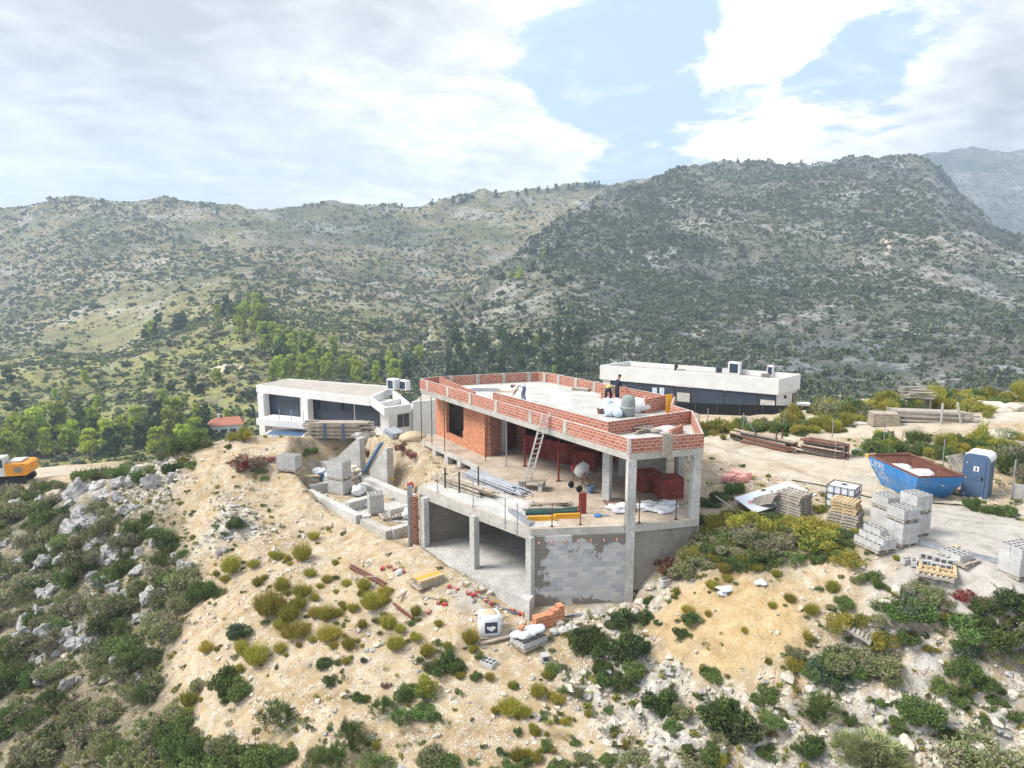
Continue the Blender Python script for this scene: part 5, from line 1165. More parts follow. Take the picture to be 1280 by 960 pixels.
a1, a2 = ground(600,806), ground(640,797); single('plank', 'grey plank leading to the pallet of sacks', 'plank', MB().bar((0,0,.05), a2-a1+Vector((0,0,.08)), .16, .07), M['wood'], a1)
single('plank', 'short grey plank below the white big bag', 'plank', MB().box((0,0,.04),(1.1,.22,.05)), M['wood'], ground(617,797), R(14))
p = ground(611,831); o = thing('grille_block', 'six hollow grey block lying open on the slope', 'block', p, R(-32), M=None)
MB().box((0,0,.08),(.56,.46,.18)).build('body', M['blocks'], o, world=False)
for i in range(3):
    for j in range(2): MB().box(((i-1)*.175,(j-.5)*.21,.172),(.13,.16,.006)).build('hollow', M['hole'], o, world=False)
o = thing('hollow_block', 'single hollow block lying right of the sack pallet', 'block', ground(681,825), R(12)); MB().box((0,0,.12),(.3,.34,.24)).build('body', M['blocks'], o, world=False); MB().box((.01,-.172,.12),(.2,.006,.16)).build('hollow', M['hole'], o, world=False)
o = thing('hollow_block', 'grey hollow block wedged among rocks right of the house', 'block', ground(831,732), R(30)); MB().box((0,0,.16),(.45,.3,.3)).build('body', M['blocks'], o, world=False); MB().box((0,0,.312),(.33,.19,.006)).build('hollow', M['hole'], o, world=False)
for k,(px,py) in enumerate(((694,793),(703,790),(712,786))): single('broken_block', 'broken grey block beside the orange brick stack', 'block', MB().blob((0,0,.1),(.24,.18,.16),90+k,rough=.5,sub=1,smooth=False), M['blocks'], ground(px,py), R(40*k), group='broken blocks beside the orange stack')
single('flat_slab', 'pale flat slab beside the orange brick stack', 'slab', MB().box((0,0,.06),(.85,.35,.08)), M['conc_pale'], ground(709,788), R(35))
# yellow plank stack
p = ground(536,729); o = thing('plank_stack', 'stack of boards with yellow top planks in front of the garage', 'planks', p, R(38))
for k in range(7):
    for j in range(4): MB().box((rr.uniform(-.04,.04)-.03*k*.3,(j-1.5)*.225,.05+.06*k),(1.25 if k else 1.6,.21,.05),rz=R(rr.uniform(-1,1))).build('plank', M['yellow'] if (k == 6 and j == 1) else M['wood_new' if k > 4 else 'wood'], o, world=False)
for a_, b_, lb in (((437,711),(481,735),'two rusty steel beams lying on the sandy slope'),((492,757),(516,776),'short rusty plank half hidden by bushes below the steel beams')):
    a1, a2 = ground(*a_), ground(*b_); o = thing('steel_beam', lb, 'beam', a1); d = a2-a1
    for s in ((0,.25) if '437' in str(a_) else (0,)):
        MB().bar((0,s,.06), d+Vector((0,s,.06)), .03, .16).bar((0,s-.05,.15), d+Vector((0,s-.05,.15)), .12, .025).build('beam', M['rust'], o, world=False)
single('stake', 'thin stake standing in the sand in front of the garage', 'stake', MB().tube([(0,0,-.1),(0,.02,.6)], .025, 6), M['conc_pale'], ground(565.5,747))
single('white_stone', 'round white bucket lying on the sandy slope', 'bucket', MB().lathe([(.12,0),(.15,.28),(.14,.28)], (0,0,.12), 10, M=Matrix.Rotation(R(80),4,'Y')), M['plastic'], ground(495,720), R(30))
pts = [ground(x,y)+Vector((0,0,.05)) for x,y in ((600,748),(620,757),(640,767),(660,770),(680,773),(705,772),(735,768))]
single('hose', 'grey hose lying along the foot of the garage', 'hose', MB().tube(pts, .03, 6), M['toilet'], (0,0,0))
# paper and film litter
for k,(px,py,s,lb) in enumerate(((908,738,.35,'crumpled white film on the yellow sand'),(903,744,.22,'small white scrap beside the crumpled film'),(951,730,.25,'pale bucket lid on the yellow sand'),(229,750,.16,'small white scrap between bushes and stony slope'),(409,634,.3,'white sheet lying by the basement wall'),(331,945,.2,'pale blue bottle on the lower slope'))):
    single('litter', lb, 'litter', MB().blob((0,0,.06),(s,s*.7,.1),k+5,rough=.8,sub=2,flat=-.6), M['sack'], ground(px,py))
# ------------------------------------------------------------------ basement plot left of the garage
FZ = -2.95
FW = thing('foundation_walls', 'pale concrete foundation walls of the basement plot', 'foundation', at(440,620,FZ))
def fbeam(pts, w_=.42, z=-2.3, mat='conc_pale', name='beam'): MB().strip([tuple(at(a,b,z).xy) for a,b in pts], w_, FZ-.5, z).build(name, M[mat], FW)
fbeam([(386,612),(449,644)], z=-2.32); fbeam([(386.5,607),(414,601.5)], .4, -2.34); fbeam([(453,644.5),(463,643)], .4, -2.34); fbeam([(455,648),(487,663)], .5, -2.45, 'conc'); fbeam([(489,661),(519,651.5)], .42, -2.42)
fbeam([(376,580),(397,573.5),(446,591),(500,614),(517,619)], .5, -2.3); fbeam([(434,627.5),(463,620)], .45, -2.36); fbeam([(486,636),(517,629)], .4, -2.36)
fbeam([(452,603),(478,612)], .3, -2.55)
MB().prism([tuple(at(a,b,FZ).xy) for a,b in ((390,616),(455,649),(517,655),(515,618),(440,588),(378,580))], FZ-.2, FZ+.05).build('floor', M['conc_pale'], FW)
def wing(label, a, b, za, zb, w_=.55):
    """sloping wing wall running down the cut bank"""
    o = thing('wing_wall', label, 'wall', (a.x,a.y,FZ)); d = Vector((b.x-a.x,b.y-a.y,0)); n = Vector((-d.y,d.x,0)).normalized()*w_/2
    A = Vector((a.x,a.y,0)); B = Vector((b.x,b.y,0)); e = -d.normalized()*.25
    vs = []
    for s in (-1,1): vs += [A+n*s+e+Vector((0,0,FZ)), B+n*s+Vector((0,0,FZ)), B+n*s+Vector((0,0,zb)), A+n*s+Vector((0,0,za)), A+n*s+e+Vector((0,0,za+.02))]
    MB().add(vs, [(4,3,2,1,0),(5,6,7,8,9),(3,8,7,2),(4,9,8,3),(2,7,6,1),(0,5,9,4)]).build('wall', M['conc_pale'], o)
    return o
wing('slanted concrete wing wall on the left of the blue plank', at(449,548,-.25), at(419,577,-2.1), -.22, -2.0)
wing('slanted concrete wing wall on the right of the blue plank', at(484,559,-.2), at(466,592,-2.2), -.22, -1.9, .5)
a1, a2 = at(477,554,-.1), at(454.5,592,-2.25); o = thing('blue_ramp', 'blue ribbed plank leading down into the basement plot', 'plank', a1); d = a2-a1
MB().bar((0,0,.02), d, .42, .06).build('deck', M['blue'], o, world=False)
for k in range(14): MB().bar(d*((k+.5)/14)+Vector((-.21,0,.06)), d*((k+.5)/14)+Vector((.21,0,.06)), .05, .03).build('cleat', M['toilet'], o, world=False)
aF = along(at(412,590,-1.4), at(425,595,-1.4))
p = at(425,617,FZ+.05); blockpack('lower pallet of grey blocks in the middle of the basement plot', p, R(-28), 3, 4, 4); blockpack('upper pallet of grey blocks in the middle of the basement plot', p+Vector((0,0,.97)), R(-28), 3, 4, 5)
p = at(470,641,FZ+.1); blockpack('ragged pallet of grey blocks near the garage side of the plot', p, R(20), 2, 4, 5)
blockpack('strapped pallet of blocks on the earth left of the plot', ground(361,588)+Vector((0,.1,0)), R(-10), 3, 4, 4)
for k,(px,py,s,lb) in enumerate(((400,597,.55,'white big bag behind the block pallets in the plot'),(412,602,.5,'white big bag right behind the tall block pallet'),(449,619,.6,'white sack lying inside the right hand foundation'),(511,648,.5,'white sack next to the garage corner'),(458,633,.3,'small white sack on the foundation floor'))):
    o = thing('white_bag', lb, 'bag', at(px,py,FZ+.06), R(30*k)); MB().blob((0,0,s*.55),(s*.85,s*.7,s*.7),30+k,rough=.4,flat=-.75,sub=3).build('bag', M['sack'], o, world=False); MB().tube([(-.2,0,s*1.1),(0,0,s*1.45),(.2,0,s*1.1)], .02, 5).build('loop', M['toilet'], o, world=False)
o = thing('work_bench', 'small timber bench on the floor of the basement plot', 'bench', at(391,604,FZ+.05), R(8)); MB().box((0,0,.5),(1.0,.4,.05)).build('top', M['wood_new'], o, world=False)
for s in (-.4,.4): MB().box((s,0,.24),(.08,.3,.46)).build('leg', M['wood'], o, world=False)
single('steel_drum', 'dark drum beside the small timber bench', 'drum', MB().lathe([(.2,0),(.22,.1),(.22,.55),(.2,.6)], n=12), M['toilet_dark'], at(402,603,FZ+.05))
o = thing('stone_pile', 'pile of brown stones stacked beside the tall block pallet', 'stones', at(445,607,FZ+.05))
for k in range(9): MB().blob((rr.uniform(-.3,.3),rr.uniform(-.2,.2),.15+.13*k),(.3,.25,.14),k,rough=.5,sub=1,smooth=False).build('stone', M['rock_pale'], o, world=False)
p = at(489,646,FZ+.1); 
for k in range(2): pallet(PG, p+Vector((.7*k,.12*k,.02+.10*k)), R(25), ('broken pallet on the plot floor left of another','broken pallet on the plot floor nearest the garage')[k])
rr = random.Random(77)
for k in range(12):
    a,b = rr.choice([(395,592),(402,615),(470,602),(480,612),(500,622),(440,635),(505,640),(410,625)]); single('hollow_block', 'loose grey block on the floor of the basement plot', 'block', MB().box((0,0,.1),(.4,.2,.2)), M['blocks'], at(a+rr.uniform(-8,8),b+rr.uniform(-4,4),FZ+.05), R(rr.uniform(0,90)), group='loose blocks in the basement plot')
single('yellow_plank', 'yellow orange plank lying at the foot of the cut bank', 'plank', MB().box((0,0,.06),(2.6,.25,.08)), M['yellow'], at(478,595,-2.28), R(-48))
single('red_can', 'red plastic can near the garage corner of the plot', 'can', MB().box((0,0,.15),(.4,.25,.3)).tube([(0,0,.3),(.05,0,.4)], .05), M['redplastic'], at(513,610,-2.28), R(10))
o = thing('marker_rod', 'thin upright rod at the left of the basement plot', 'rod', at(384,605,-2.4)); MB().tube([(0,0,-.4),(0,0,1.2)], .03, 6).build('rod', M['steel'], o, world=False)
# ------------------------------------------------------------------ on the shelf in front of the left villa
a1, a2 = ground(390,547), ground(456,549); bundle('timber_stack', 'long stack of old timbers held by blue posts on the earth shelf', 'timbers', (a1+a2)/2+Vector((0,.5,0)), 4.2, 52, .075, 1.15, 'wood', along(a1,a2), 21, square=True, zrot=.015)
for t_ in (.27,.62): single('blue_post', 'blue post at the %s of the long timber stack' % ('left' if t_<.5 else 'right'), 'post', MB().box((0,0,.55),(.16,.1,1.25)), M['toilet'], a1.lerp(a2,t_)+Vector((0,-.30,-.05)))
a1, a2 = ground(480,545), ground(505,548); bundle('pipe_stack', 'stack of pale blue steel pipes on the earth shelf', 'pipes', (a1+a2)/2+Vector((0,.4,0)), 1.9, 30, .055, .95, 'steel', along(a1,a2)+R(-25), 22)
o = thing('black_cover', 'domed black cover behind the pale blue pipes', 'cover', ground(487,541)+Vector((-.1,1.4,0))); MB().lathe([(.85,.7),(.8,1.0),(.55,1.35),(.2,1.5),(.02,1.52)], n=14).build('dome', M['black'], o, world=False)
for s in (-1,1): MB().box((s*.4,0,.35),(.08,.08,.7)).build('leg', M['rust'], o, world=False)
o = thing('log_pile', 'short pile of pale pipes right of the black cover', 'pipes', ground(509,541)+Vector((0,1.0,0)), R(10))
for k in range(7): MB().tube([(-.5+.16*k,-.6,.12),(-.5+.16*k,.6,.12)], .08, 8).build('pipe', M['conc_pale'], o, world=False)
o = thing('brick_barbecue', 'small brick hut like barbecue near the far slab corner', 'barbecue', ground(524,543)+Vector((-.2,.5,0)), R(-8))
for s in (-1,1): MB().box((s*.42,0,.5),(.16,.7,1.0)).build('side_wall', M['rock_pale'], o, world=False)
MB().box((0,.27,.5),(.68,.14,1.0)).build('rear_wall', M['rock_pale'], o, world=False); MB().box((0,0,1.06),(1.2,.8,.10)).build('top_slab', M['conc_pale'], o, world=False)
o = thing('sand_heap', 'pale sand heap by the far left slab corner', 'heap', ground(521,549)+Vector((-.3,.2,-.05))); MB().blob((0,0,0),(.9,.6,.5),9,rough=.2,flat=-.05,sub=3).build('heap', M['sandpile'], o, world=False)
single('grey_slab_block', 'broken concrete lump on the shelf edge above the wing walls', 'lump', MB().blob((0,0,.2),(.7,.5,.35),4,rough=.4,smooth=False), M['conc_pale'], ground(452,549))

# broken brick and timber scraps round the garage foot
rr = random.Random(19)
for k,(px,py) in enumerate(((478,712),(486,709),(493,713),(505,716),(519,733),(526,737),(562,735),(570,738),(585,742),(592,745),(598,741),(548,754),(556,757),(536,766),(607,752),(614,756),(516,606),(508,612),(499,668),(507,672),(640,764),(649,768))):
    single('brick_fragment', 'broken red brick scrap lying along the foot of the garage', 'brick', MB().box((0,0,.06),(rr.uniform(.14,.30),rr.uniform(.1,.18),rr.uniform(.08,.14))), M['brick' if k%3 else 'redplastic'], ground(px,py) if py > 640 else at(px,py,-2.3), rr.uniform(0,3), group='brick scraps along the garage foot')
for k,(px,py,l) in enumerate(((470,722,.9),(505,742,1.1),(590,734,.8),(625,760,.9),(540,748,1.2),(415,655,1.0),(430,662,.8))):
    single('timber_scrap', 'short grey timber scrap lying on the sand by the garage', 'plank', MB().box((0,0,.04),(l,.11,.05)), M['wood'], ground(px,py), rr.uniform(0,3), group='timber scraps by the garage')
for k,(px,py) in enumerate(((655,747),(640,742),(628,738),(612,733),(603,729),(585,722),(700,772),(720,770),(745,764),(765,757))):
    single('foot_stone', 'grey rubble lump lying against the garage foundation', 'stone', MB().blob((0,0,.06),(rr.uniform(.14,.28),.16,.13),k+9,rough=.6,sub=1,smooth=False), M['rock_pale' if k%2 else 'conc'], ground(px,py+9), rr.uniform(0,3), group='rubble lumps at the garage foundation')
# ------------------------------------------------------------------ people at work on the roof
def person(label, loc, rz, J, mats, hairc='hair'):
    """J: joints; one skin-grown body, coloured by which bone a face is nearest to"""
    o = thing('person', label, 'person', loc, rz)
    E = [('pelvis','spine'),('spine','chest'),('chest','neck'),('neck','head'),('head','crown')]
    for s in 'lr': E += [('chest','sho_'+s),('sho_'+s,'elb_'+s),('elb_'+s,'wri_'+s),('wri_'+s,'han_'+s),('pelvis','hip_'+s),('hip_'+s,'kne_'+s),('kne_'+s,'ank_'+s),('ank_'+s,'toe_'+s)]
    Rd = dict(pelvis=.135,spine=.125,chest=.15,neck=.06,head=.095,crown=.085,sho=.07,elb=.05,wri=.036,han=.045,hip=.095,kne=.07,ank=.05,toe=.042)
    names = list(J); me = bpy.data.meshes.new('body'); me.from_pydata([J[n] for n in names], [(names.index(a),names.index(b)) for a,b in E], [])
    ob = bpy.data.objects.new('body_tmp', me); COL.objects.link(ob); md = ob.modifiers.new('skin','SKIN')
    sv = me.skin_vertices[0].data
    for i, n in enumerate(names): r_ = Rd[n.split('_')[0]]; sv[i].radius = (r_, r_*(.8 if n in ('chest','spine','pelvis') else 1)); sv[i].use_root = n == 'pelvis'
    md.use_smooth_shade = True; ob.modifiers.new('sub','SUBSURF').levels = 1
    dg = bpy.context.evaluated_depsgraph_get(); dg.update(); bm_ = bpy.data.meshes.new_from_object(ob.evaluated_get(dg)); bpy.data.objects.remove(ob)
    bm_.name = 'body'; bm_.materials.clear()
    for m in ('skin', mats[0], mats[1], 'black'): bm_.materials.append(M[m])
    V = {n: Vector(J[n]) for n in names}
    def kind(e):
        a, b = e; k = b.split('_')[0]
        return 0 if k in ('head','crown','wri','han') else 2 if k in ('hip','kne','ank') else 3 if k == 'toe' else 1
    for f in bm_.polygons:
        best = min(E, key=lambda e: ((lambda a,b,p: (p-a-(b-a)*max(0,min(1,(p-a).dot(b-a)/max((b-a).length_squared,1e-9)))).length)(V[e[0]],V[e[1]],f.center)))
        f.material_index = kind(best); f.use_smooth = True
        if best == ('pelvis','spine') and (f.center-V['pelvis']).length < .11: f.material_index = 2
    link('body', bm_, o)
    d = (V['crown']-V['head']).normalized(); MB().blob(V['crown']+d*.015, (.098,.098,.085), 3, rough=.1).build('hair', M[hairc], o, world=False)
    for s in 'lr':
        w_ = V['wri_'+s]; h_ = V['han_'+s]; dd = (h_-w_).normalized(); sd = dd.cross(Vector((0,0,1)));  sd = sd.normalized() if sd.length > .1 else Vector((0,1,0))
        fm = MB()
        for k in range(4): fm.tube([h_+sd*(k-1.5)*.02, h_+sd*(k-1.5)*.022+dd*(.06+.01*(1.5-abs(k-1.5))), h_+sd*(k-1.5)*.022+dd*.085+Vector((0,0,-.02))], [.011,.010,.008], 6)
        fm.tube([w_.lerp(h_,.6)+sd*.035, h_+sd*.065+dd*.02], [.012,.009], 6); fm.build('fingers', M['skin'], o, world=False)
    return o
def legs(dx=.0, spread=.1, bend=0):
    return dict(hip_l=(0,.09,.90),hip_r=(0,-.09,.90),kne_l=(.04+dx,spread,.50),kne_r=(.06,-spread,.50),ank_l=(dx,spread+.02,.09),ank_r=(.0,-spread-.02,.09),toe_l=(dx+.17,spread+.03,.04),toe_r=(.17,-spread-.03,.04))
J = dict(pelvis=(-.02,0,.96),spine=(.02,0,1.12),chest=(.06,0,1.36),neck=(.09,0,1.50),head=(.13,0,1.60),crown=(.15,0,1.71),sho_l=(.06,.19,1.42),sho_r=(.06,-.19,1.42),elb_l=(.16,.26,1.16),elb_r=(.18,-.24,1.16),wri_l=(.38,.15,1.12),wri_r=(.40,-.12,1.12),han_l=(.46,.10,1.13),han_r=(.48,-.07,1.13), **legs())
person('standing worker in dark shirt and navy trousers on the roof', at(773.5,512,3.162)+Vector((0,.9,0)), R(20), J, ('navy','navy'))
JB = dict(pelvis=(-.10,0,.92),spine=(.06,0,1.02),chest=(.28,0,1.06),neck=(.43,0,1.03),head=(.52,0,.98),crown=(.62,0,.94),sho_l=(.29,.19,1.04),sho_r=(.29,-.19,1.04),elb_l=(.36,.24,.78),elb_r=(.36,-.24,.78),wri_l=(.48,.16,.56),wri_r=(.50,-.16,.54),han_l=(.53,.13,.49),han_r=(.55,-.13,.47),
  hip_l=(-.10,.10,.86),hip_r=(-.10,-.10,.86),kne_l=(.02,.15,.48),kne_r=(-.03,-.15,.48),ank_l=(-.08,.17,.09),ank_r=(-.12,-.17,.09),toe_l=(.10,.18,.04),toe_r=(.06,-.18,.04))
person('worker in white shirt and jeans bending down on the roof', at(653.5,503.5,3.162), R(165), JB, ('shirtw','jeans'))
person('bent worker in ochre shirt and navy trousers beside the standing worker', at(763,510,3.162)+Vector((0,.9,0)), R(75), JB, ('shirty','navy'))
# ------------------------------------------------------------------ vegetation
nrg = np.random.default_rng(5)
L_ = {}
L_['broom'] = leafmat('broom_leaves', (.17,.17,.03), (.31,.285,.05), (.45,.38,.06), .25)
L_['green'] = leafmat('green_leaves', (.06,.10,.026), (.12,.18,.045), (.20,.265,.08), .25)
L_['olive'] = leafmat('olive_leaves', (.10,.125,.045), (.20,.22,.085), (.32,.335,.16), .2)
L_['dark'] = leafmat('dark_leaves', (.03,.048,.02), (.06,.09,.034), (.12,.15,.06), .2)
L_['bluegreen'] = leafmat('blue_green_leaves', (.04,.07,.045), (.09,.13,.085), (.16,.21,.15), .2)
L_['palm'] = leafmat('palm_leaves', (.05,.085,.02), (.10,.15,.04), (.18,.235,.08), .2)
L_['twig'] = leafmat('dry_twigs', (.16,.13,.09), (.27,.23,.165), (.38,.34,.25), .1)
L_['red'] = leafmat('red_leaves', (.14,.018,.02), (.26,.035,.03), (.36,.10,.06), .2)
L_['silver'] = leafmat('silver_leaves', (.22,.28,.24), (.34,.40,.35), (.45,.50,.44), .15)
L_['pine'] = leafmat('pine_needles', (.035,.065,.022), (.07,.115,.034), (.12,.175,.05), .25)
L_['pinebright'] = leafmat('sunny_pine_needles', (.20,.27,.03), (.36,.44,.055), (.50,.57,.10), .42)  # yellow-green pine copy; the backlit brightness is put into its colour
L_['scrub'] = leafmat('scrub_leaves', (.058,.082,.05), (.105,.135,.08), (.17,.19,.115), .15)
L_['scrubgreen'] = leafmat('green_scrub_leaves', (.075,.115,.03), (.165,.215,.058), (.28,.315,.10), .2)
M['bark'] = pm('bark', (.20,.15,.11), (.13,.10,.075), 6, .95, .3)
def quads(P, A, B, name, mats, mi=None):
    """many small leaf faces: centre P, half axes A and B"""
    n = len(P); co = np.stack([P-A-B*.35, P+A*.2-B, P+A+B*.2, P+A*.0+B], 1).reshape(-1,3)
    me = bpy.data.meshes.new(name); me.vertices.add(n*4); me.vertices.foreach_set('co', co.ravel().astype(np.float32))
    me.loops.add(n*4); me.loops.foreach_set('vertex_index', np.arange(n*4, dtype=np.int32)); me.polygons.add(n)
    me.polygons.foreach_set('loop_start', np.arange(n, dtype=np.int32)*4); me.polygons.foreach_set('loop_total', np.full(n, 4, np.int32))
    for m in mats: me.materials.append(m)
    if mi is not None: me.polygons.foreach_set('material_index', np.asarray(mi, np.int32))
    me.update(calc_edges=True); return me
def unit(v): return v/np.maximum(np.linalg.norm(v, axis=-1, keepdims=True), 1e-9)
def leaves_on(centers, radii, n, size, long=1.6, squash=.8, seed=0, up=0.0):
    r = np.random.default_rng(seed); w_ = radii**2/np.sum(radii**2); c = r.choice(len(centers), n, p=w_)
    d = unit(r.normal(size=(n,3))); rad = radii[c]*(r.uniform(.35, 1.08, n)**.55)
    P = centers[c]+d*rad[:,None]*np.array([1,1,squash])
    a = unit(d+.9*r.normal(size=(n,3))+np.array([0,0,up])); b = unit(np.cross(a, r.normal(size=(n,3)))); s = size*r.uniform(.6,1.4,n)[:,None]
    return P, a*s*long*.5, b*s*.5
def bush_mesh(name, mats, seed, lumps=9, n=1300, size=.075, h=.75, long=1.7, up=.2, spread=.62, twig=.0, sprigs=0):
    """lumps of small leaves, some lumps of another tone, with sprigs sticking out of the outline"""
    r = np.random.default_rng(seed); ang = r.uniform(0,2*np.pi,lumps); rad = spread*np.sqrt(r.uniform(0,1,lumps)); 
    R0 = r.uniform(.15,.38,lumps); C = np.stack([rad*np.cos(ang), rad*np.sin(ang), R0*.7+r.uniform(0,h-.3,lumps)*(1-.6*(rad/spread)**2)], 1)
    P, A, B = leaves_on(C, R0, n, size, long, .85, seed+1, up)
    near = np.argmin(((P[:,None]-C[None])**2).sum(2), 1); tone = r.uniform(size=lumps); mi = (.55*tone[near]+.45*r.uniform(size=len(P)) < twig*1.05).astype(int)
    if sprigs:
        c = r.integers(0, lumps, sprigs); d = unit(r.normal(size=(sprigs,3))*np.array([1,1,.6])+np.array([0,0,.75])); k = 12
        t_ = np.tile(np.linspace(.55,1.0,k), sprigs); l = np.repeat(R0[c]*r.uniform(1.15,1.75,sprigs), k); D = np.repeat(d, k, 0)
        P2 = np.repeat(C[c], k, 0)+D*(l*t_)[:,None]+.018*r.normal(size=(sprigs*k,3)); A2 = unit(D+.6*r.normal(size=(sprigs*k,3)))*size*long*.5; B2 = unit(np.cross(A2, r.normal(size=(sprigs*k,3))))*size*.38
        P, A, B = np.concatenate([P,P2]), np.concatenate([A,A2]), np.concatenate([B,B2]); mi = np.concatenate([mi, np.repeat((r.uniform(size=sprigs) < twig).astype(int), k)])
    keep = P[:,2] > .0
    return quads(P[keep], A[keep], B[keep], name, mats, mi[keep])
def blades_mesh(name, mats, seed, n=420, h=.8, spread=.5, w_=.02, lean=.7, leaf=500, lsize=.05, base=.22):
    r = np.random.default_rng(seed); a = r.uniform(0,2*np.pi,n); q = np.sqrt(r.uniform(0,1,n)); l = h*r.uniform(.55,1.1,n)*(1-.3*q)
    base_ = np.stack([base*q*np.cos(a), base*q*np.sin(a), 0*a], 1); d = unit(np.stack([lean*q*np.cos(a), lean*q*np.sin(a), 1+0*a], 1)+.12*r.normal(size=(n,3)))
    P = base_+d*l[:,None]*.55; A = d*l[:,None]*.5; B = unit(np.cross(d, r.normal(size=(n,3))))*w_
    k = r.integers(0,n,leaf); t_ = r.uniform(.45,1.05,leaf); P2 = base_[k]+d[k]*(l[k]*t_)[:,None]+.04*r.normal(size=(leaf,3)); A2 = unit(d[k]+.7*r.normal(size=(leaf,3)))*lsize; B2 = unit(np.cross(A2, r.normal(size=(leaf,3))))*lsize*.5
    return quads(np.concatenate([P,P2]), np.concatenate([A,A2]), np.concatenate([B,B2]), name, mats)
def palm_mesh(name, mats, seed, fans=20, h=.8):
    r = np.random.default_rng(seed); PP=[];AA=[];BB=[]
    for f in range(fans):
        az = r.uniform(0,2*np.pi); el = r.uniform(.25,1.35); d = np.array([math.cos(az)*math.cos(el), math.sin(az)*math.cos(el), math.sin(el)]); c = d*h*r.uniform(.35,.75)+np.array([0,0,.1])
        s = unit(np.cross(d, [0,0,1])+.3*r.normal(size=3)); 
        for k in range(11):
            b = (k-5)/5*1.1; v = d*math.cos(b)+s*math.sin(b); v = unit(v+.08*r.normal(size=3)); l = h*.30*r.uniform(.8,1.1); PP.append(c+v*l*.5); AA.append(v*l*.5); BB.append(unit(np.cross(v, np.cross(d,s)))*.011)
        PP.append(c*.5); AA.append(c*.5); BB.append(s*.01)
    return quads(np.array(PP), np.array(AA), np.array(BB), name, mats)
def rosette_mesh(name, mats, seed, n=22):
    r = np.random.default_rng(seed); az = np.arange(n)*2.399; el = np.linspace(1.3,.25,n); d = np.stack([np.cos(az)*np.cos(el), np.sin(az)*np.cos(el), np.sin(el)], 1); l = np.linspace(.35,.6,n)
    return quads(d*l[:,None]*.6, d*l[:,None]*.55, unit(np.cross(d, [0,0,1]))*.075, name, mats)
K = {}   # kind -> list of meshes about 1 unit wide (radius .8-.9), with stem radius
for nm, mats, fn in (
   ('broom', [L_['broom'],L_['green']], lambda s: blades_mesh('broom_leaves', [L_['broom']], s, 460+(s%5)*70, .85+.1*(s%4), .5, .012, .45+.14*(s%3), 1300, .036, .24+.05*(s%4))),
   ('yellow', None, lambda s: bush_mesh('yellow_bush_leaves', [L_['broom'],L_['green']], s, 12, 4200, .040, .8, 2.0, .5, .6, .3, 60)),
   ('green', None, lambda s: bush_mesh('green_bush_leaves', [L_['green'],L_['palm']], s, 12, 4600, .042, .72, 1.9, .3, .64, .4, 60)),
   ('dark', None, lambda s: bush_mesh('dark_bush_leaves', [L_['dark'],L_['green']], s, 12, 5000, .040, .98, 2.3, .6, .55, .45, 80)),
   ('olive', None, lambda s: bush_mesh('olive_bush_leaves', [L_['olive'],L_['twig']], s, 13, 5000, .038, .78, 2.2, .5, .68, .35, 80)),
   ('twiggy', None, lambda s: bush_mesh('twiggy_bush_leaves', [L_['twig'],L_['olive']], s, 12, 3600, .034, .72, 4.0, .7, .66, .5, 90)),
   ('bluegreen', None, lambda s: bush_mesh('blue_green_leaves', [L_['bluegreen'],L_['green']], s, 10, 3800, .045, .62, 1.7, .3, .6, .35, 40)),
   ('palm', None, lambda s: palm_mesh('palm_fans', [L_['palm'],], s, 80, .85)),
   ('oldpalm', None, lambda s: palm_mesh('palm_fans', [L_['olive']], s, 100, .9)),
   ('red', None, lambda s: bush_mesh('red_leaves', [L_['red'],L_['twig']], s, 11, 2400, .048, .42, 1.8, .2, .66, .45, 40)),
   ('silver', None, lambda s: rosette_mesh('silver_rosette', [L_['silver']], s)),
   ('grass', None, lambda s: blades_mesh('grass_blades', [L_['palm'],], s, 420, .9, .5, .012, .8, 100, .03, .45))):
    K[nm] = [fn(100+17*i+len(nm)) for i in range(6 if nm == 'broom' else 4)]
stem_me = MB()
for k in range(5):
    a = k*1.3; stem_me.tube([(0,0,-.15),(.12*math.cos(a),.12*math.sin(a),.2),(.36*math.cos(a),.36*math.sin(a),.5)], [.03,.022,.008], 5)
stem_me = stem_me.mesh('stem', M['bark'], uv=False)
NICE = dict(broom=('broom_bush','yellow green broom bush','bush'), yellow=('yellow_bush','rounded yellow flowering bush','bush'), green=('green_bush','bright green leafy bush','bush'), dark=('dark_bush','tall dark green bush','bush'),
  olive=('olive_bush','dull olive green bush','bush'), twiggy=('dry_bush','grey brown twiggy bush','bush'), bluegreen=('blue_green_bush','blue green leafy bush','bush'), palm=('fan_palm','green dwarf fan palm','palm'), oldpalm=('fan_palm','olive dwarf fan palm','palm'),
  red=('red_plant','red leaved low plant','plant'), silver=('silver_plant','silver leaved rosette plant','plant'), grass=('grass_tuft','tuft of green grass','grass tuft'))
def where(px, py):
    if py < 545: return 'on the far bank beyond the dirt road' if px > 700 else 'on the shelf edge by the left villa'
    if px > 1070 and py < 660: return 'beside the skip and the portable toilet'
    if px > 860 and py < 715 : return 'on the bank right of the house'
    if px < 250 and py > 590: return 'on the overgrown slope at the lower left'
    if px < 420 and py < 640: return 'on the earth mound left of the plot'
    if px > 780 and 690 <= py < 800 and px < 900: return 'among pale rocks by the house corner'
    if px > 980 and py < 800: return 'on the slope below the block pallets'
    if px > 760: return 'among white stones at the lower right'
    if px < 520 and py < 830: return 'on the stony slope left of the garage'
    if py < 850: return 'on the sand below the garage'
    return 'on the lowest part of the stony slope'
NP = 0
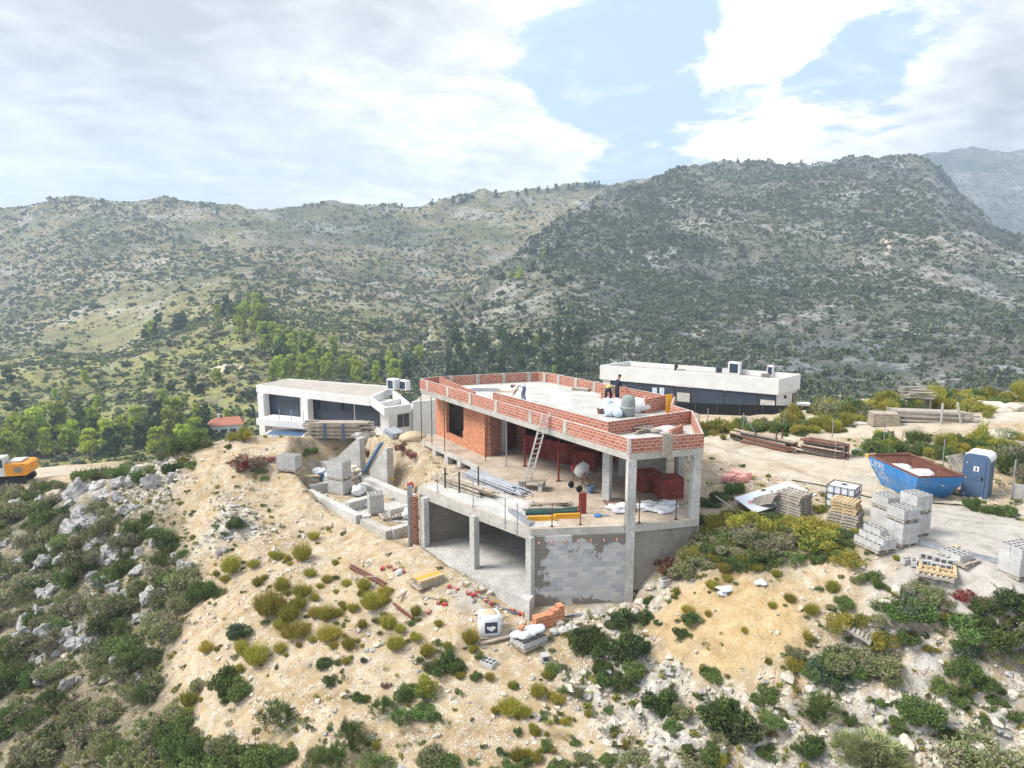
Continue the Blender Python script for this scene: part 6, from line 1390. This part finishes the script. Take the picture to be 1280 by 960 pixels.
def plant(kind, px, py, wpx, sh=1.0, loc=None):
    global NP
    p = ground(px, py) if loc is None else loc
    r_ = random.Random(NP*13+5); s = wpx/pxm(p)/1.55
    if 860 < px < 1080 and 645 < py < 712: sh *= .62
    n, lab, cat = NICE[kind]
    wpx2 = wpx
    size = 'small ' if wpx2 < 19 else 'large ' if wpx2 > 44 else ''
    lb = (size+lab+' '+where(px, py)); g = lb.replace(size+lab, (size+lab+'s').replace('bushs','bushes').replace('tuft of','tufts of').replace('grasss','grass')) 
    o = link(n, K[kind][(NP*7+NP//5) % len(K[kind])]); o.location = p+Vector((0,0,-.05*s)); o.rotation_euler = (0,0,r_.uniform(0,6.28)); o.scale = (s*r_.uniform(.8,1.25), s*r_.uniform(.8,1.25), s*sh*r_.uniform(.75,1.3))
    tag(o, lb, cat, g)
    if kind in ('green','dark','olive','twiggy','bluegreen','yellow') and wpx > 26:
        e = link('stem', stem_me, o)
    NP += 1; return o
PL = dict(
 broom=[(289,716,32),(317,708,24),(347,699,19),(378,700,30),(392,674,16),(322,732,26),(353,738,28),(378,745,30),(337,768,36),(362,775,34),(372,761,30),(369,796,38),(258,814,22),(322,829,36),(302,816,24),
  (419,706,16),(409,727,20),(433,731,15),(420,741,14),(455,737,24),(467,759,34),(486,785,30),(427,757,16),(409,774,28),(412,799,30),(436,810,27),(433,829,20),(494,811,25),(534,819,28),(588,804,28),(453,785,16),(575,848,14),(637,890,30),(672,872,28),(697,880,28),(686,848,18),(734,884,12),(669,918,24),(670,950,28),(647,950,24),(480,745,22),(395,770,20),(440,765,18),(400,735,15),(500,790,20),(520,770,18),(548,782,16),(388,720,17),(350,815,20),(300,840,16),
  (995,838,26),(987,752,18),(1014,767,20),(1040,740,26),(909,726,22),(875,694,44),(890,735,20),(860,765,16),(845,742,18),(930,700,26),(965,760,12),(905,716,22),(560,812,22),(520,800,18)],
 yellow=[(533,868,38),(1055,788,40),(1104,812,40),(1021,682,54),(1061,704,46),(931,662,50),(958,664,40),(1009,668,56),(1040,676,40),(905,655,26),(985,660,34),(1090,512,26),(1110,507,22),(1210,513,40),(1235,522,16),(1148,506,22),(1225,556,36),(1252,560,20),(1095,524,20),(1165,508,16),(290,551,16),(306,551,26),(1030,536,26),(950,539,24),(900,541,26),(880,541,22),(1058,533,20),(1075,527,16),(1000,542,22),(1025,641,18),(916,548,14)],
 green=[(250,748,44),(262,740,24),(281,860,50),(300,870,34),(508,872,30),(530,893,32),(545,838,18),(594,848,16),(642,858,15),(694,841,24),(684,936,16),(647,916,14),(775,857,34),(753,840,28),(625,942,12),(406,832,24),(414,854,18),(447,876,18),(458,874,11),(1137,802,34),(1201,790,54),(1250,800,54),(1205,850,46),(1179,866,38),(1149,898,46),(1231,766,28),(890,850,30),(961,875,28),(1089,728,30),(1134,770,54),(1119,920,24),(1197,879,30),(1235,863,28),(1227,902,18),(1186,924,28),(965,902,34),(875,888,16),(841,914,24),(1014,940,34),(890,950,34),(961,945,24),(957,700,44),(994,696,34),(916,616,24),(901,625,28),(885,632,20),(909,700,32),(1055,757,30),(924,705,26),(811,754,18),(1095,565,40),(1122,562,32),(1160,566,40),(1182,575,26),(1198,572,20),(925,540,28),(975,538,30),(1015,532,24),(1045,531,26),(388,566,18),(1185,617,22),(1212,632,22),(1240,640,22),(1262,645,24),(1130,502,16),(1010,845,20),(1040,838,40),(1062,842,38),(1050,826,34),(870,870,12),(985,852,14),(1245,880,24),(1265,900,26),(1100,880,20),(1060,900,22),(940,925,20),(555,842,34),(568,836,26),(515,780,12),(725,800,30),(745,818,34),(790,860,20),(705,865,14),(760,890,14),(720,930,14),(860,940,18)],
 dark=[(822,890,52),(785,825,58),(737,812,46),(756,855,30),(781,783,30),(912,918,66),(1269,765,52),(862,780,24),(850,795,20),(807,778,26),(804,815,22),(1266,594,44),(900,912,40),(1150,500,24),(1190,502,22),(990,500,12)],
 olive=[(1060,836,50),(1100,835,52),(1224,960,76),(1085,962,60),(920,668,40),(940,676,44),(975,680,40),(875,705,40),(855,715,34),(880,672,28),(1150,742,36),(1165,750,28),(995,820,24),(1285,790,50),(1270,820,40),(1100,838,44),(930,690,30)],
 bluegreen=[(303,798,42),(1134,766,44),(1210,820,30),(1040,850,40),(1020,845,34),(456,828,12)],
 palm=[(478,892,36),(500,908,36),(439,938,60),(405,955,50),(425,960,50),(470,965,50),(345,905,56),(1029,896,66),(1016,905,40),(160,672,30),(250,950,60),(180,880,40),(150,770,40)],
 oldpalm=[(1085,960,92),(1110,970,60)],
 red=[(834,712,42),(1205,748,34),(304,582,44),(322,580,30),(345,575,22),(455,562,16),(460,570,14),(503,562,24),(515,570,20),(265+140,576+250,10),(483,857,13),(925,680,20),(1045,690,14),(860,700,20)],
 silver=[(1194,815,34),(1220,808,26),(1184,838,22)],
 twiggy=[(935,672,50),(960,690,40),(1268,582,50),(1284,604,44),(720,868,20),(1235,760,26),(905,690,30),(1180,758,24),(1000,674,36)],
 grass=[(327,592,16),(331,600,12),(300,660,20),(560,826,26),(1120,585,18),(480,770,12),(600,825,14),(735,885,14),(880,545,16),(1000,545,16),(1230,640,20),(680,900,14),(760,770,14),(420,780,10),(690,815,12)])
rs = random.Random(91)
for k in range(46): PL[rs.choice(['yellow','broom','green','broom','yellow','olive'])].append((rs.uniform(985,1285), 0, rs.uniform(16,34)))
for kd in PL: PL[kd] = [(a, (523-(a-985)*.085+rs.uniform(-5,8)) if b == 0 else b, c) for a,b,c in PL[kd]]
for k in range(26): PL[rs.choice(['green','grass','broom','yellow'])].append((rs.uniform(1090,1285), rs.uniform(548,574), rs.uniform(14,28)))
for k in range(20): PL[rs.choice(['green','broom','broom','olive'])].append((rs.uniform(868,1065), rs.uniform(527,541), rs.uniform(16,28)))
for k in range(34): PL[rs.choice(['broom','green','olive','green','broom','dark'])].append((rs.uniform(868,1075), 652+rs.uniform(0,52), rs.uniform(18,38)))
PL['green'] += [(225,950,56),(260,965,60),(300,955,50),(330,962,44),(355,950,30),(560,962,40),(640,965,36),(700,960,30),(230,905,40),(212,930,50),(760,955,26)]
PL['olive'] += [(200,960,60),(280,940,40),(390,962,46),(540,955,36),(800,960,40),(870,960,44),(730,955,24)]
PL['yellow'] += [(900,652,30),(918,656,34),(944,660,36),(972,662,34),(996,664,36),(1022,670,34),(1045,684,34),(890,664,28),(960,676,26)]
PL['broom'] += [(590,815,18),(612,850,16),(655,895,18),(705,905,18),(735,895,16),(780,935,18),(640,860,14),(885,770,14),(930,790,12),(960,830,16),(1010,800,18),(1120,745,18),(1185,775,20),(1160,815,18),(1215,865,18),(1140,905,18),(330,940,20),(236,880,26),(470,935,18),(900,960,30),(860,700,30),(945,712,22),(970,720,16),(1120,700,14)]
for kd, ls in PL.items():
    for (a,b,c) in ls:
        low = b > 700 and a > 560
        plant(kd, a, b, c*(1.0 if low and kd in ('green','dark','olive') else 1.0), rs.uniform(.85,1.2))
        if kd in ('green','dark','olive','broom','yellow') and c > 17:
            for _ in range(2 if b > 640 else 1):
                q = rs.uniform(0,6.28); k2 = rs.choice({'green':('green','olive','grass'),'dark':('green','dark','olive'),'olive':('olive','green','twiggy'),'broom':('broom','broom','grass'),'yellow':('broom','yellow','green')}[kd])
                plant(k2, a+c*.62*math.cos(q), b+c*.34*math.sin(q), c*rs.uniform(.28,.6))
# overgrown slope at the lower left: bush by bush, jittered rows
rr = random.Random(31); MQ = [(-90,655),(60,618),(120,628),(165,645),(200,650),(232,690),(240,735),(222,790),(205,850),(215,900),(190,990),(-90,990)]
pts = []; y = 636.0
while y < 985:
    step = 15+17*(y-630)/340; x = -80
    while x < 245:
        a, b = x+rr.uniform(-.5,.5)*step, y+rr.uniform(-.5,.5)*step*.7
        if inpoly(np.array([a]), np.array([b]), MQ)[0] and rr.random() < .60: pts.append((a, b, step*rr.uniform(1.0,2.2)))
        x += step
    y += step*.68
for a,b,s in pts:
    u = rr.random(); kd = 'olive' if u < .52 else 'twiggy' if u < .64 else 'dark' if u < .69 else 'green' if u < .86 else 'grass' if u < .90 else 'palm'
    plant(kd, a, b, s, rr.uniform(.8,1.15))
for a,b,s,kd in ((215,592,30,'dark'),(190,592,24,'olive'),(150,596,30,'green'),(128,598,26,'olive'),(165,590,26,'olive'),(105,600,26,'green'),(240,560,40,'green'),(226,566,30,'green'),(255,556,24,'olive'),(205,574,20,'olive'),(175,600,26,'green'),(230,578,14,'yellow'),(238,584,16,'green'),(292,660,22,'dark'),(284,668,18,'green'),(8,622,30,'olive'),(28,618,26,'green'),(48,616,24,'olive'),(66,612,24,'green'),(18,628,28,'twiggy'),(40,626,26,'green'),(80,610,20,'olive'),(30,640,26,'olive'),(60,634,24,'green'),(285,560,10,'green'),(300,590,9,'olive')):
    plant(kd, a, b, s)
# ------------------------------------------------------------------ rocks
def stone_mesh(seed, mat, npts=16, name='rock'):
    r_ = random.Random(seed); bm = bmesh.new()
    for k in range(npts):
        v = Vector((r_.gauss(0,1), r_.gauss(0,1), r_.gauss(0,1))).normalized()*r_.uniform(.8,1.05); bm.verts.new((v.x, v.y*.8, v.z*.62))
    bmesh.ops.convex_hull(bm, input=bm.verts); bmesh.ops.delete(bm, geom=[v for v in bm.verts if not v.link_faces], context='VERTS')
    if npts > 20:
        from mathutils import noise
        bmesh.ops.subdivide_edges(bm, edges=bm.edges, cuts=3, use_grid_fill=True); bmesh.ops.triangulate(bm, faces=bm.faces)
        o = Vector((seed*3.1, seed*1.7, 0))
        for v in bm.verts:
            q = 1-abs(noise.noise(v.co*2.2+o)); v.co += v.co.normalized()*(.30*noise.noise(v.co*1.5+o)+.16*noise.noise(v.co*4.5+o)-.35*max(0,q-.8))
    me = bpy.data.meshes.new(name); bm.to_mesh(me); bm.free(); me.materials.append(mat); return me
RK = [stone_mesh(k, M['rock'], 26) for k in range(5)]; RP = [stone_mesh(20+k, M['rock_pale'], 22) for k in range(5)]
NR = 0
def rock(px, py, wpx, grey, lb, g):
    global NR
    p = ground(px, py); s = wpx/pxm(p)/2; r_ = random.Random(NR+400); o = link('boulder', (RK if grey else RP)[NR % 5]); NR += 1
    o.location = p+Vector((0,0,s*.12)); o.rotation_euler = (r_.uniform(-.4,.4), r_.uniform(-.4,.4), r_.uniform(0,6.28)); o.scale = (s, s*r_.uniform(.7,1), s*r_.uniform(.7,1.1)); return tag(o, lb, 'rock', g)
for a,b,s in ((172,600,46),(150,606,34),(196,606,40),(120,612,34),(215,598,26),(95,618,40),(105,640,34),(88,632,26),(128,622,30),(100,650,26),(150,625,24),(160,640,28),(172,636,20),(145,650,22),(20,632,30),(50,625,26),(8,650,26),(138,690,26),(160,690,22),(175,690,18),(150,708,30),(120,705,20),(85,720,24),(62,740,22),(40,745,22),(65,790,40),(80,800,30),(30,780,34),(50,770,26),(110,760,18),(15,800,26),(285,670,22),(300,655,20),(278,690,18),(100,690,16),(190,672,16)):
    rock(a,b,s,True,'grey limestone boulder showing through the bushes on the left slope','grey boulders of the left slope')
rr = random.Random(63)
for k in range(110):
    a, b = rr.uniform(0,235), rr.uniform(640,860)
    if inpoly(np.array([a]), np.array([b]), MQ)[0]: rock(a, b, rr.uniform(14,34), True, 'grey limestone boulder showing through the bushes on the left slope', 'grey boulders of the left slope')
for a,b,s,lb in ((183,590,32,'big ochre boulder at the left end of the earth mound'),(209,574,18,'pale boulder on top of the earth mound end'),(197,577,16,'reddish pale boulder beside the mound top boulder')):
    rock(a,b,s,False,lb,None)
for a,b,s in ((986,906,20),(1131,930,28),(1118,872,24),(1125,945,18),(1150,950,22),(1160,935,14),(1100,900,18),(1090,885,16),(1020,885,12),(1270,850,30),(1262,870,22),(1245,905,18),(1255,890,14),(1240,925,16),(1020,795,20),(1030,918,20),(930,935,18),(880,930,16),(830,945,20),(845,830,12),(790,745,22),(800,755,20),(812,735,18),(780,760,18),(835,748,16),(770,772,14),(825,760,14),(1175,800,14),(1090,950,14),(1140,870,14),(1165,905,12),(1210,930,14),(1275,930,16),(1190,960,18),(1265,955,16),(780,905,18),(760,930,16),(740,955,16),(815,905,14),(800,955,14),(700,950,12),(546,920,14),(1170,955,14),(1180,940,12),(1130,960,16),(850,905,12),(730,790,12),(715,780,12),(1075,860,12),(1060,875,12),(1240,800,12),(1275,820,16),(870,815,10),(955,730,9)):
    rock(a,b,s,False,'pale boulder among the stones below the house and yard','pale boulders of the lower slope')
# ------------------------------------------------------------------ uncountable ground cover: one object each, scattered by geometry nodes
def scatter(name, pts, scl, rotz, meshes, tilt=None, kind='stuff'):
    me = bpy.data.meshes.new(name); me.vertices.add(len(pts)); me.vertices.foreach_set('co', np.asarray(pts, np.float32).ravel()); me.update()
    for nm, ar, ty in (('size', scl, 'FLOAT'), ('turn', rotz, 'FLOAT')):
        a_ = me.attributes.new(nm, ty, 'POINT'); a_.data.foreach_set('value', np.asarray(ar, np.float32))
    o = link(name, me); tag(o, kind=kind)
    c = bpy.data.collections.new(name+'_kinds')
    for i, m in enumerate(meshes): c.objects.link(bpy.data.objects.new(name+'_piece', m))
    ng = bpy.data.node_groups.new(name, 'GeometryNodeTree'); ng.interface.new_socket('Geometry', in_out='INPUT', socket_type='NodeSocketGeometry'); ng.interface.new_socket('Geometry', in_out='OUTPUT', socket_type='NodeSocketGeometry')
    N = ng.nodes.new; gi, go = N('NodeGroupInput'), N('NodeGroupOutput'); ip = N('GeometryNodeInstanceOnPoints'); ci = N('GeometryNodeCollectionInfo'); ci.inputs['Collection'].default_value = c; ci.inputs['Separate Children'].default_value = True; ci.inputs['Reset Children'].default_value = True
    ip.inputs['Pick Instance'].default_value = True
    sa = N('GeometryNodeInputNamedAttribute'); sa.data_type = 'FLOAT'; sa.inputs[0].default_value = 'size'; ra = N('GeometryNodeInputNamedAttribute'); ra.data_type = 'FLOAT'; ra.inputs[0].default_value = 'turn'
    cx_ = N('ShaderNodeCombineXYZ'); l = ng.links.new
    l(gi.outputs[0], ip.inputs['Points']); l(ci.outputs[0], ip.inputs['Instance']); l(sa.outputs[0], ip.inputs['Scale']); l(ra.outputs[0], cx_.inputs[2]); l(cx_.outputs[0], ip.inputs['Rotation']); l(ip.outputs[0], go.inputs[0])
    md = o.modifiers.new('scatter', 'NODES'); md.node_group = ng; return o
# stones on the near slope
def near_pts(n, polyw, seed):
    r = np.random.default_rng(seed); x = r.uniform(-26, 27, n); y = r.uniform(17, 52, n); w_ = polyw(x, y); k = r.uniform(size=n) < w_; return x[k], y[k], r
noroad = lambda x, y: (1-np.maximum(zone(x,y,ROADS,.6), zone(x,y,CONCRETE,.3)))*(sdist(x,y,GAR) < -.15)*(sdist(x,y,TERR) < -.1)*(sdist(x,y,PIT) < -.3)
x, y, r = near_pts(85000, lambda x,y: noroad(x,y)*np.clip(.10+.9*zone(x,y,ROCKY,1.2,3)+.55*sstep(.0,.4,fbm(x*.4,y*.4,4,77))-.5*zone(x,y,MAQUIS,.9,2)-.45*zone(x,y,SAND,.8,1), .02, 1), 3)
z = hgrid(x, y); s = .020+.034*r.exponential(1.0, len(x)); s = np.minimum(s, .2)
scatter('loose_stones', np.stack([x,y,z+s*.1],1), s, r.uniform(0,6.28,len(x)), [stone_mesh(60+k, M['rock_pale'], 10, 'loose_stone') for k in range(4)]+[stone_mesh(70, M['rock'], 10, 'loose_stone')])
x, y, r = near_pts(26000, lambda x,y: noroad(x,y)*np.clip(.9*zone(x,y,ROCKY,1.0,3)*sstep(-.25,.35,fbm(x*.6,y*.6,4,41))+.04-.3*zone(x,y,SAND,.8,1), .0, 1), 13)
z = hgrid(x, y); s = np.minimum(.06+.065*r.exponential(1.0, len(x)), .42)
scatter('rubble', np.stack([x,y,z+s*.1],1), s, r.uniform(0,6.28,len(x)), [stone_mesh(80+k, M['rock_pale'], 12, 'rubble_stone') for k in range(4)]+[stone_mesh(90, M['rock'], 12, 'rubble_stone')])
# weeds
x, y, r = near_pts(24000, lambda x,y: noroad(x,y)*np.clip(.18*sstep(-.1,.3,fbm(x*.3,y*.3,4,90))+.55*zone(x,y,ROCKY,1.5,3)+.75*zone(x,y,MAQUIS,1.2,2)-.2*zone(x,y,SAND,.8,1), .03, 1), 8)
z = hgrid(x, y); s = r.uniform(.10,.30,len(x))
weeds = [blades_mesh('weed', [L_['broom']], 205, 50, .9, .5, .02, .6, 60, .05, .25), blades_mesh('weed', [L_['palm']], 200, 60, .8, .5, .03, 1.0, 60, .07, .4), bush_mesh('weed', [L_['green'],L_['olive']], 201, 4, 170, .16, .5, 1.6, .2, .5, .4), bush_mesh('weed', [L_['broom'],L_['olive']], 202, 4, 170, .15, .5, 1.8, .4, .5, .4), blades_mesh('weed', [L_['twig']], 203, 80, .7, .5, .02, 1.2, 20, .05, .5)]
scatter('weeds', np.stack([x,y,z],1), s, r.uniform(0,6.28,len(x)), weeds)
# scrub on the mountains
def far_pts(sheet, n, seed, rows=(0,.86), pw=1.0, clump=.02, thr=(-.25,.25), lo=.15):
    cols, PY, X, Y, Z = FAR[sheet]; nr, nc = X.shape; r = np.random.default_rng(seed)
    fr = r.uniform(rows[0]*nr, rows[1]*nr-1.01, n*5); fc = r.uniform(0, nc-1.01, n*5); i = fr.astype(int); j = fc.astype(int); a = fr-i; b = fc-j
    def ip(A): return (A[i,j]*(1-a)*(1-b)+A[i+1,j]*a*(1-b)+A[i,j+1]*(1-a)*b+A[i+1,j+1]*a*b)
    x, y, z = ip(X), ip(Y), ip(Z); area = np.abs((X[i,j+1]-X[i,j])*np.hypot(Y[i+1,j]-Y[i,j], Z[i+1,j]-Z[i,j]))
    w_ = area**pw*np.clip(lo+(1-lo)*sstep(*thr, fbm(x*clump, y*clump, 5, seed)), 0, 1); w_ = w_/np.quantile(w_, .98)
    px, py = proj_arr(x, y, z); w_ *= (px > -420)*(px < 1700)
    k = np.nonzero(r.uniform(size=len(x)) < w_)[0][:n]; return np.stack([x[k],y[k],z[k]],1), r
scrubs = [bush_mesh('scrub_clump', [L_['scrub'],L_['olive']], 300+k, 5, 70, .30, .75, 1.4, .1, .6, .25) for k in range(3)]+[bush_mesh('scrub_clump', [L_['scrubgreen'],L_['scrub']], 310+k, 5, 70, .30, .75, 1.4, .1, .6, .3) for k in range(2)]
P, r = far_pts('back_mountain', 46000, 51, (0,.84), thr=(-.15,.22), clump=.016, lo=.22); scatter('mountain_scrub', P, .45+.5*r.exponential(1.0,len(P)), r.uniform(0,6.28,len(P)), scrubs)
P, r = far_pts('back_mountain', 17000, 57, (0,.50), thr=(-.3,.1), clump=.05, lo=.25); scatter('hillside_scrub', P, .5+.35*r.exponential(1.0,len(P)), r.uniform(0,6.28,len(P)), scrubs[3:]+scrubs[:1])
P, r = far_pts('rocky_mountain', 50000, 52, (0,.82), thr=(-.22,.2), clump=.018, lo=.30); scatter('mountain_scrub', P, .5+.5*r.exponential(1.0,len(P)), r.uniform(0,6.28,len(P)), scrubs[:3])
P, r = far_pts('distant_mountain', 5000, 53, (0,.68)); scatter('mountain_scrub', P, r.uniform(1.2,2.6,len(P)), r.uniform(0,6.28,len(P)), scrubs[:3])
# ------------------------------------------------------------------ pines, one by one
def pine_mesh(seed, mat, n=1100, name='pine_tree', join=True):
    r = np.random.default_rng(seed); m = 22; t_ = r.uniform(.18,.92,m); rad = .30*(1-.6*t_)*r.uniform(.4,1,m); a = r.uniform(0,6.28,m)
    C = np.stack([rad*np.cos(a), rad*np.sin(a), t_], 1); R0 = (.135-.06*t_)*r.uniform(.8,1.25,m)
    P, A, B = leaves_on(C, R0, n, .062, 1.7, .75, seed+1, .3); me = quads(P, A, B, name, [mat, M['bark']])
    return me
trunk_me = MB().tube([(0,0,-.08),(.01,0,.35),(0,.01,.75)], [.022,.018,.008], 6).mesh('trunk', M['bark'], uv=False)
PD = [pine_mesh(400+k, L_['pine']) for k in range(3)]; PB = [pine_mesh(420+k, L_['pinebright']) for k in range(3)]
NT_ = 0
def pine(sheet, px, py, hpx, bright, lb, g, wide=1.0, p=None):
    global NT_
    p = fground(sheet, px, py) if p is None else p; h = hpx/pxm(p); r_ = random.Random(NT_+900)
    o = thing('pine_tree', lb, 'tree', p, r_.uniform(0,6.28), g); o.scale = (h*wide*r_.uniform(.85,1.2), h*wide*r_.uniform(.85,1.2), h)
    link('crown', (PB if bright else PD)[NT_ % 3], o); link('trunk', trunk_me, o); NT_ += 1
rr = random.Random(55)
for k in range(30):
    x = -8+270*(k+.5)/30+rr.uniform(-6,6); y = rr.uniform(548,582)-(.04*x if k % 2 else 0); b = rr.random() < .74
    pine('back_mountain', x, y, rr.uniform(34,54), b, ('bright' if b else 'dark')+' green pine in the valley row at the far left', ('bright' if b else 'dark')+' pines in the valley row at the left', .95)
for k in range(26): 
    x = rr.uniform(180,330); y = 418-.20*(x-180)+rr.uniform(-10,8); pine('back_mountain', x, y, rr.uniform(15,24), rr.random()<.35, 'pine in the upper belt across the left hillside', 'pines of the upper hillside belt', .8)
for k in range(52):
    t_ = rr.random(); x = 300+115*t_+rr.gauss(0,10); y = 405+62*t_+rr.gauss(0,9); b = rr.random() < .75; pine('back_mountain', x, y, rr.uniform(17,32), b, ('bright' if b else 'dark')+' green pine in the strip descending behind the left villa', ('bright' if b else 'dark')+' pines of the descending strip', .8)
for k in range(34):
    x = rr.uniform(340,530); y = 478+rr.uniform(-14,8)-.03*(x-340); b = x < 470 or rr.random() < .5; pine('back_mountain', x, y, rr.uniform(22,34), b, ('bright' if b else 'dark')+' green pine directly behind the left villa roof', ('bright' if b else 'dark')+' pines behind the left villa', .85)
for k in range(66):
    x = 560+170*rr.random()**.9-(18 if k%5==0 else 0); y = rr.uniform(418,474); sh = 'rocky_mountain' if x > 560 else 'back_mountain'; pine(sh, x, y, rr.uniform(15,26), False, 'dark pine in the wood behind the brick parapets', 'dark pine wood behind the house', .85)
for k in range(26):
    x = rr.uniform(640,760) if k%2 else rr.uniform(555,700); t_ = (x-540)/200; y = 408-150*t_*.9+rr.uniform(0,14) if k%2==0 else rr.uniform(430,500); pine('rocky_mountain', x, y, rr.uniform(9,18), rr.random()<.3, 'scattered small pine on the flank of the rocky mountain', 'scattered pines on the rocky mountain')
for k in range(26):
    pine('back_mountain', rr.uniform(0,330), rr.uniform(475,545), rr.uniform(14,24), rr.random()<.5, 'scattered pine on the low left hillside', 'scattered pines on the left hillside', 1.1)
for px,py,h in ((125,252,7),(540,255,8),(502,258,5),(568,252,9),(575,252,9),(585,249,9),(620,245,9),(645,243,6),(660,241,9),(675,239,8),(684,238,7),(696,236,7),(712,235,7),(718,235,7),(724,234,7),(730,234,8),(736,233,7),(742,233,8),(748,232,7),(270,267,5)):
    pine('back_mountain', px, py+3, h+2, False, 'tiny dark pine on the left skyline ridge', 'pines on the left skyline', 1.0)
for px,py,h in ((786,240,7),(870,212,6),(900,205,6),(906,204,7),(912,204,6),(920,203,6),(935,203,6),(1000,201,4),(850,216,5)):
    pine('rocky_mountain', px, py+3, h+2, False, 'tiny dark pine on the right skyline ridge', 'pines on the right skyline', 1.0)
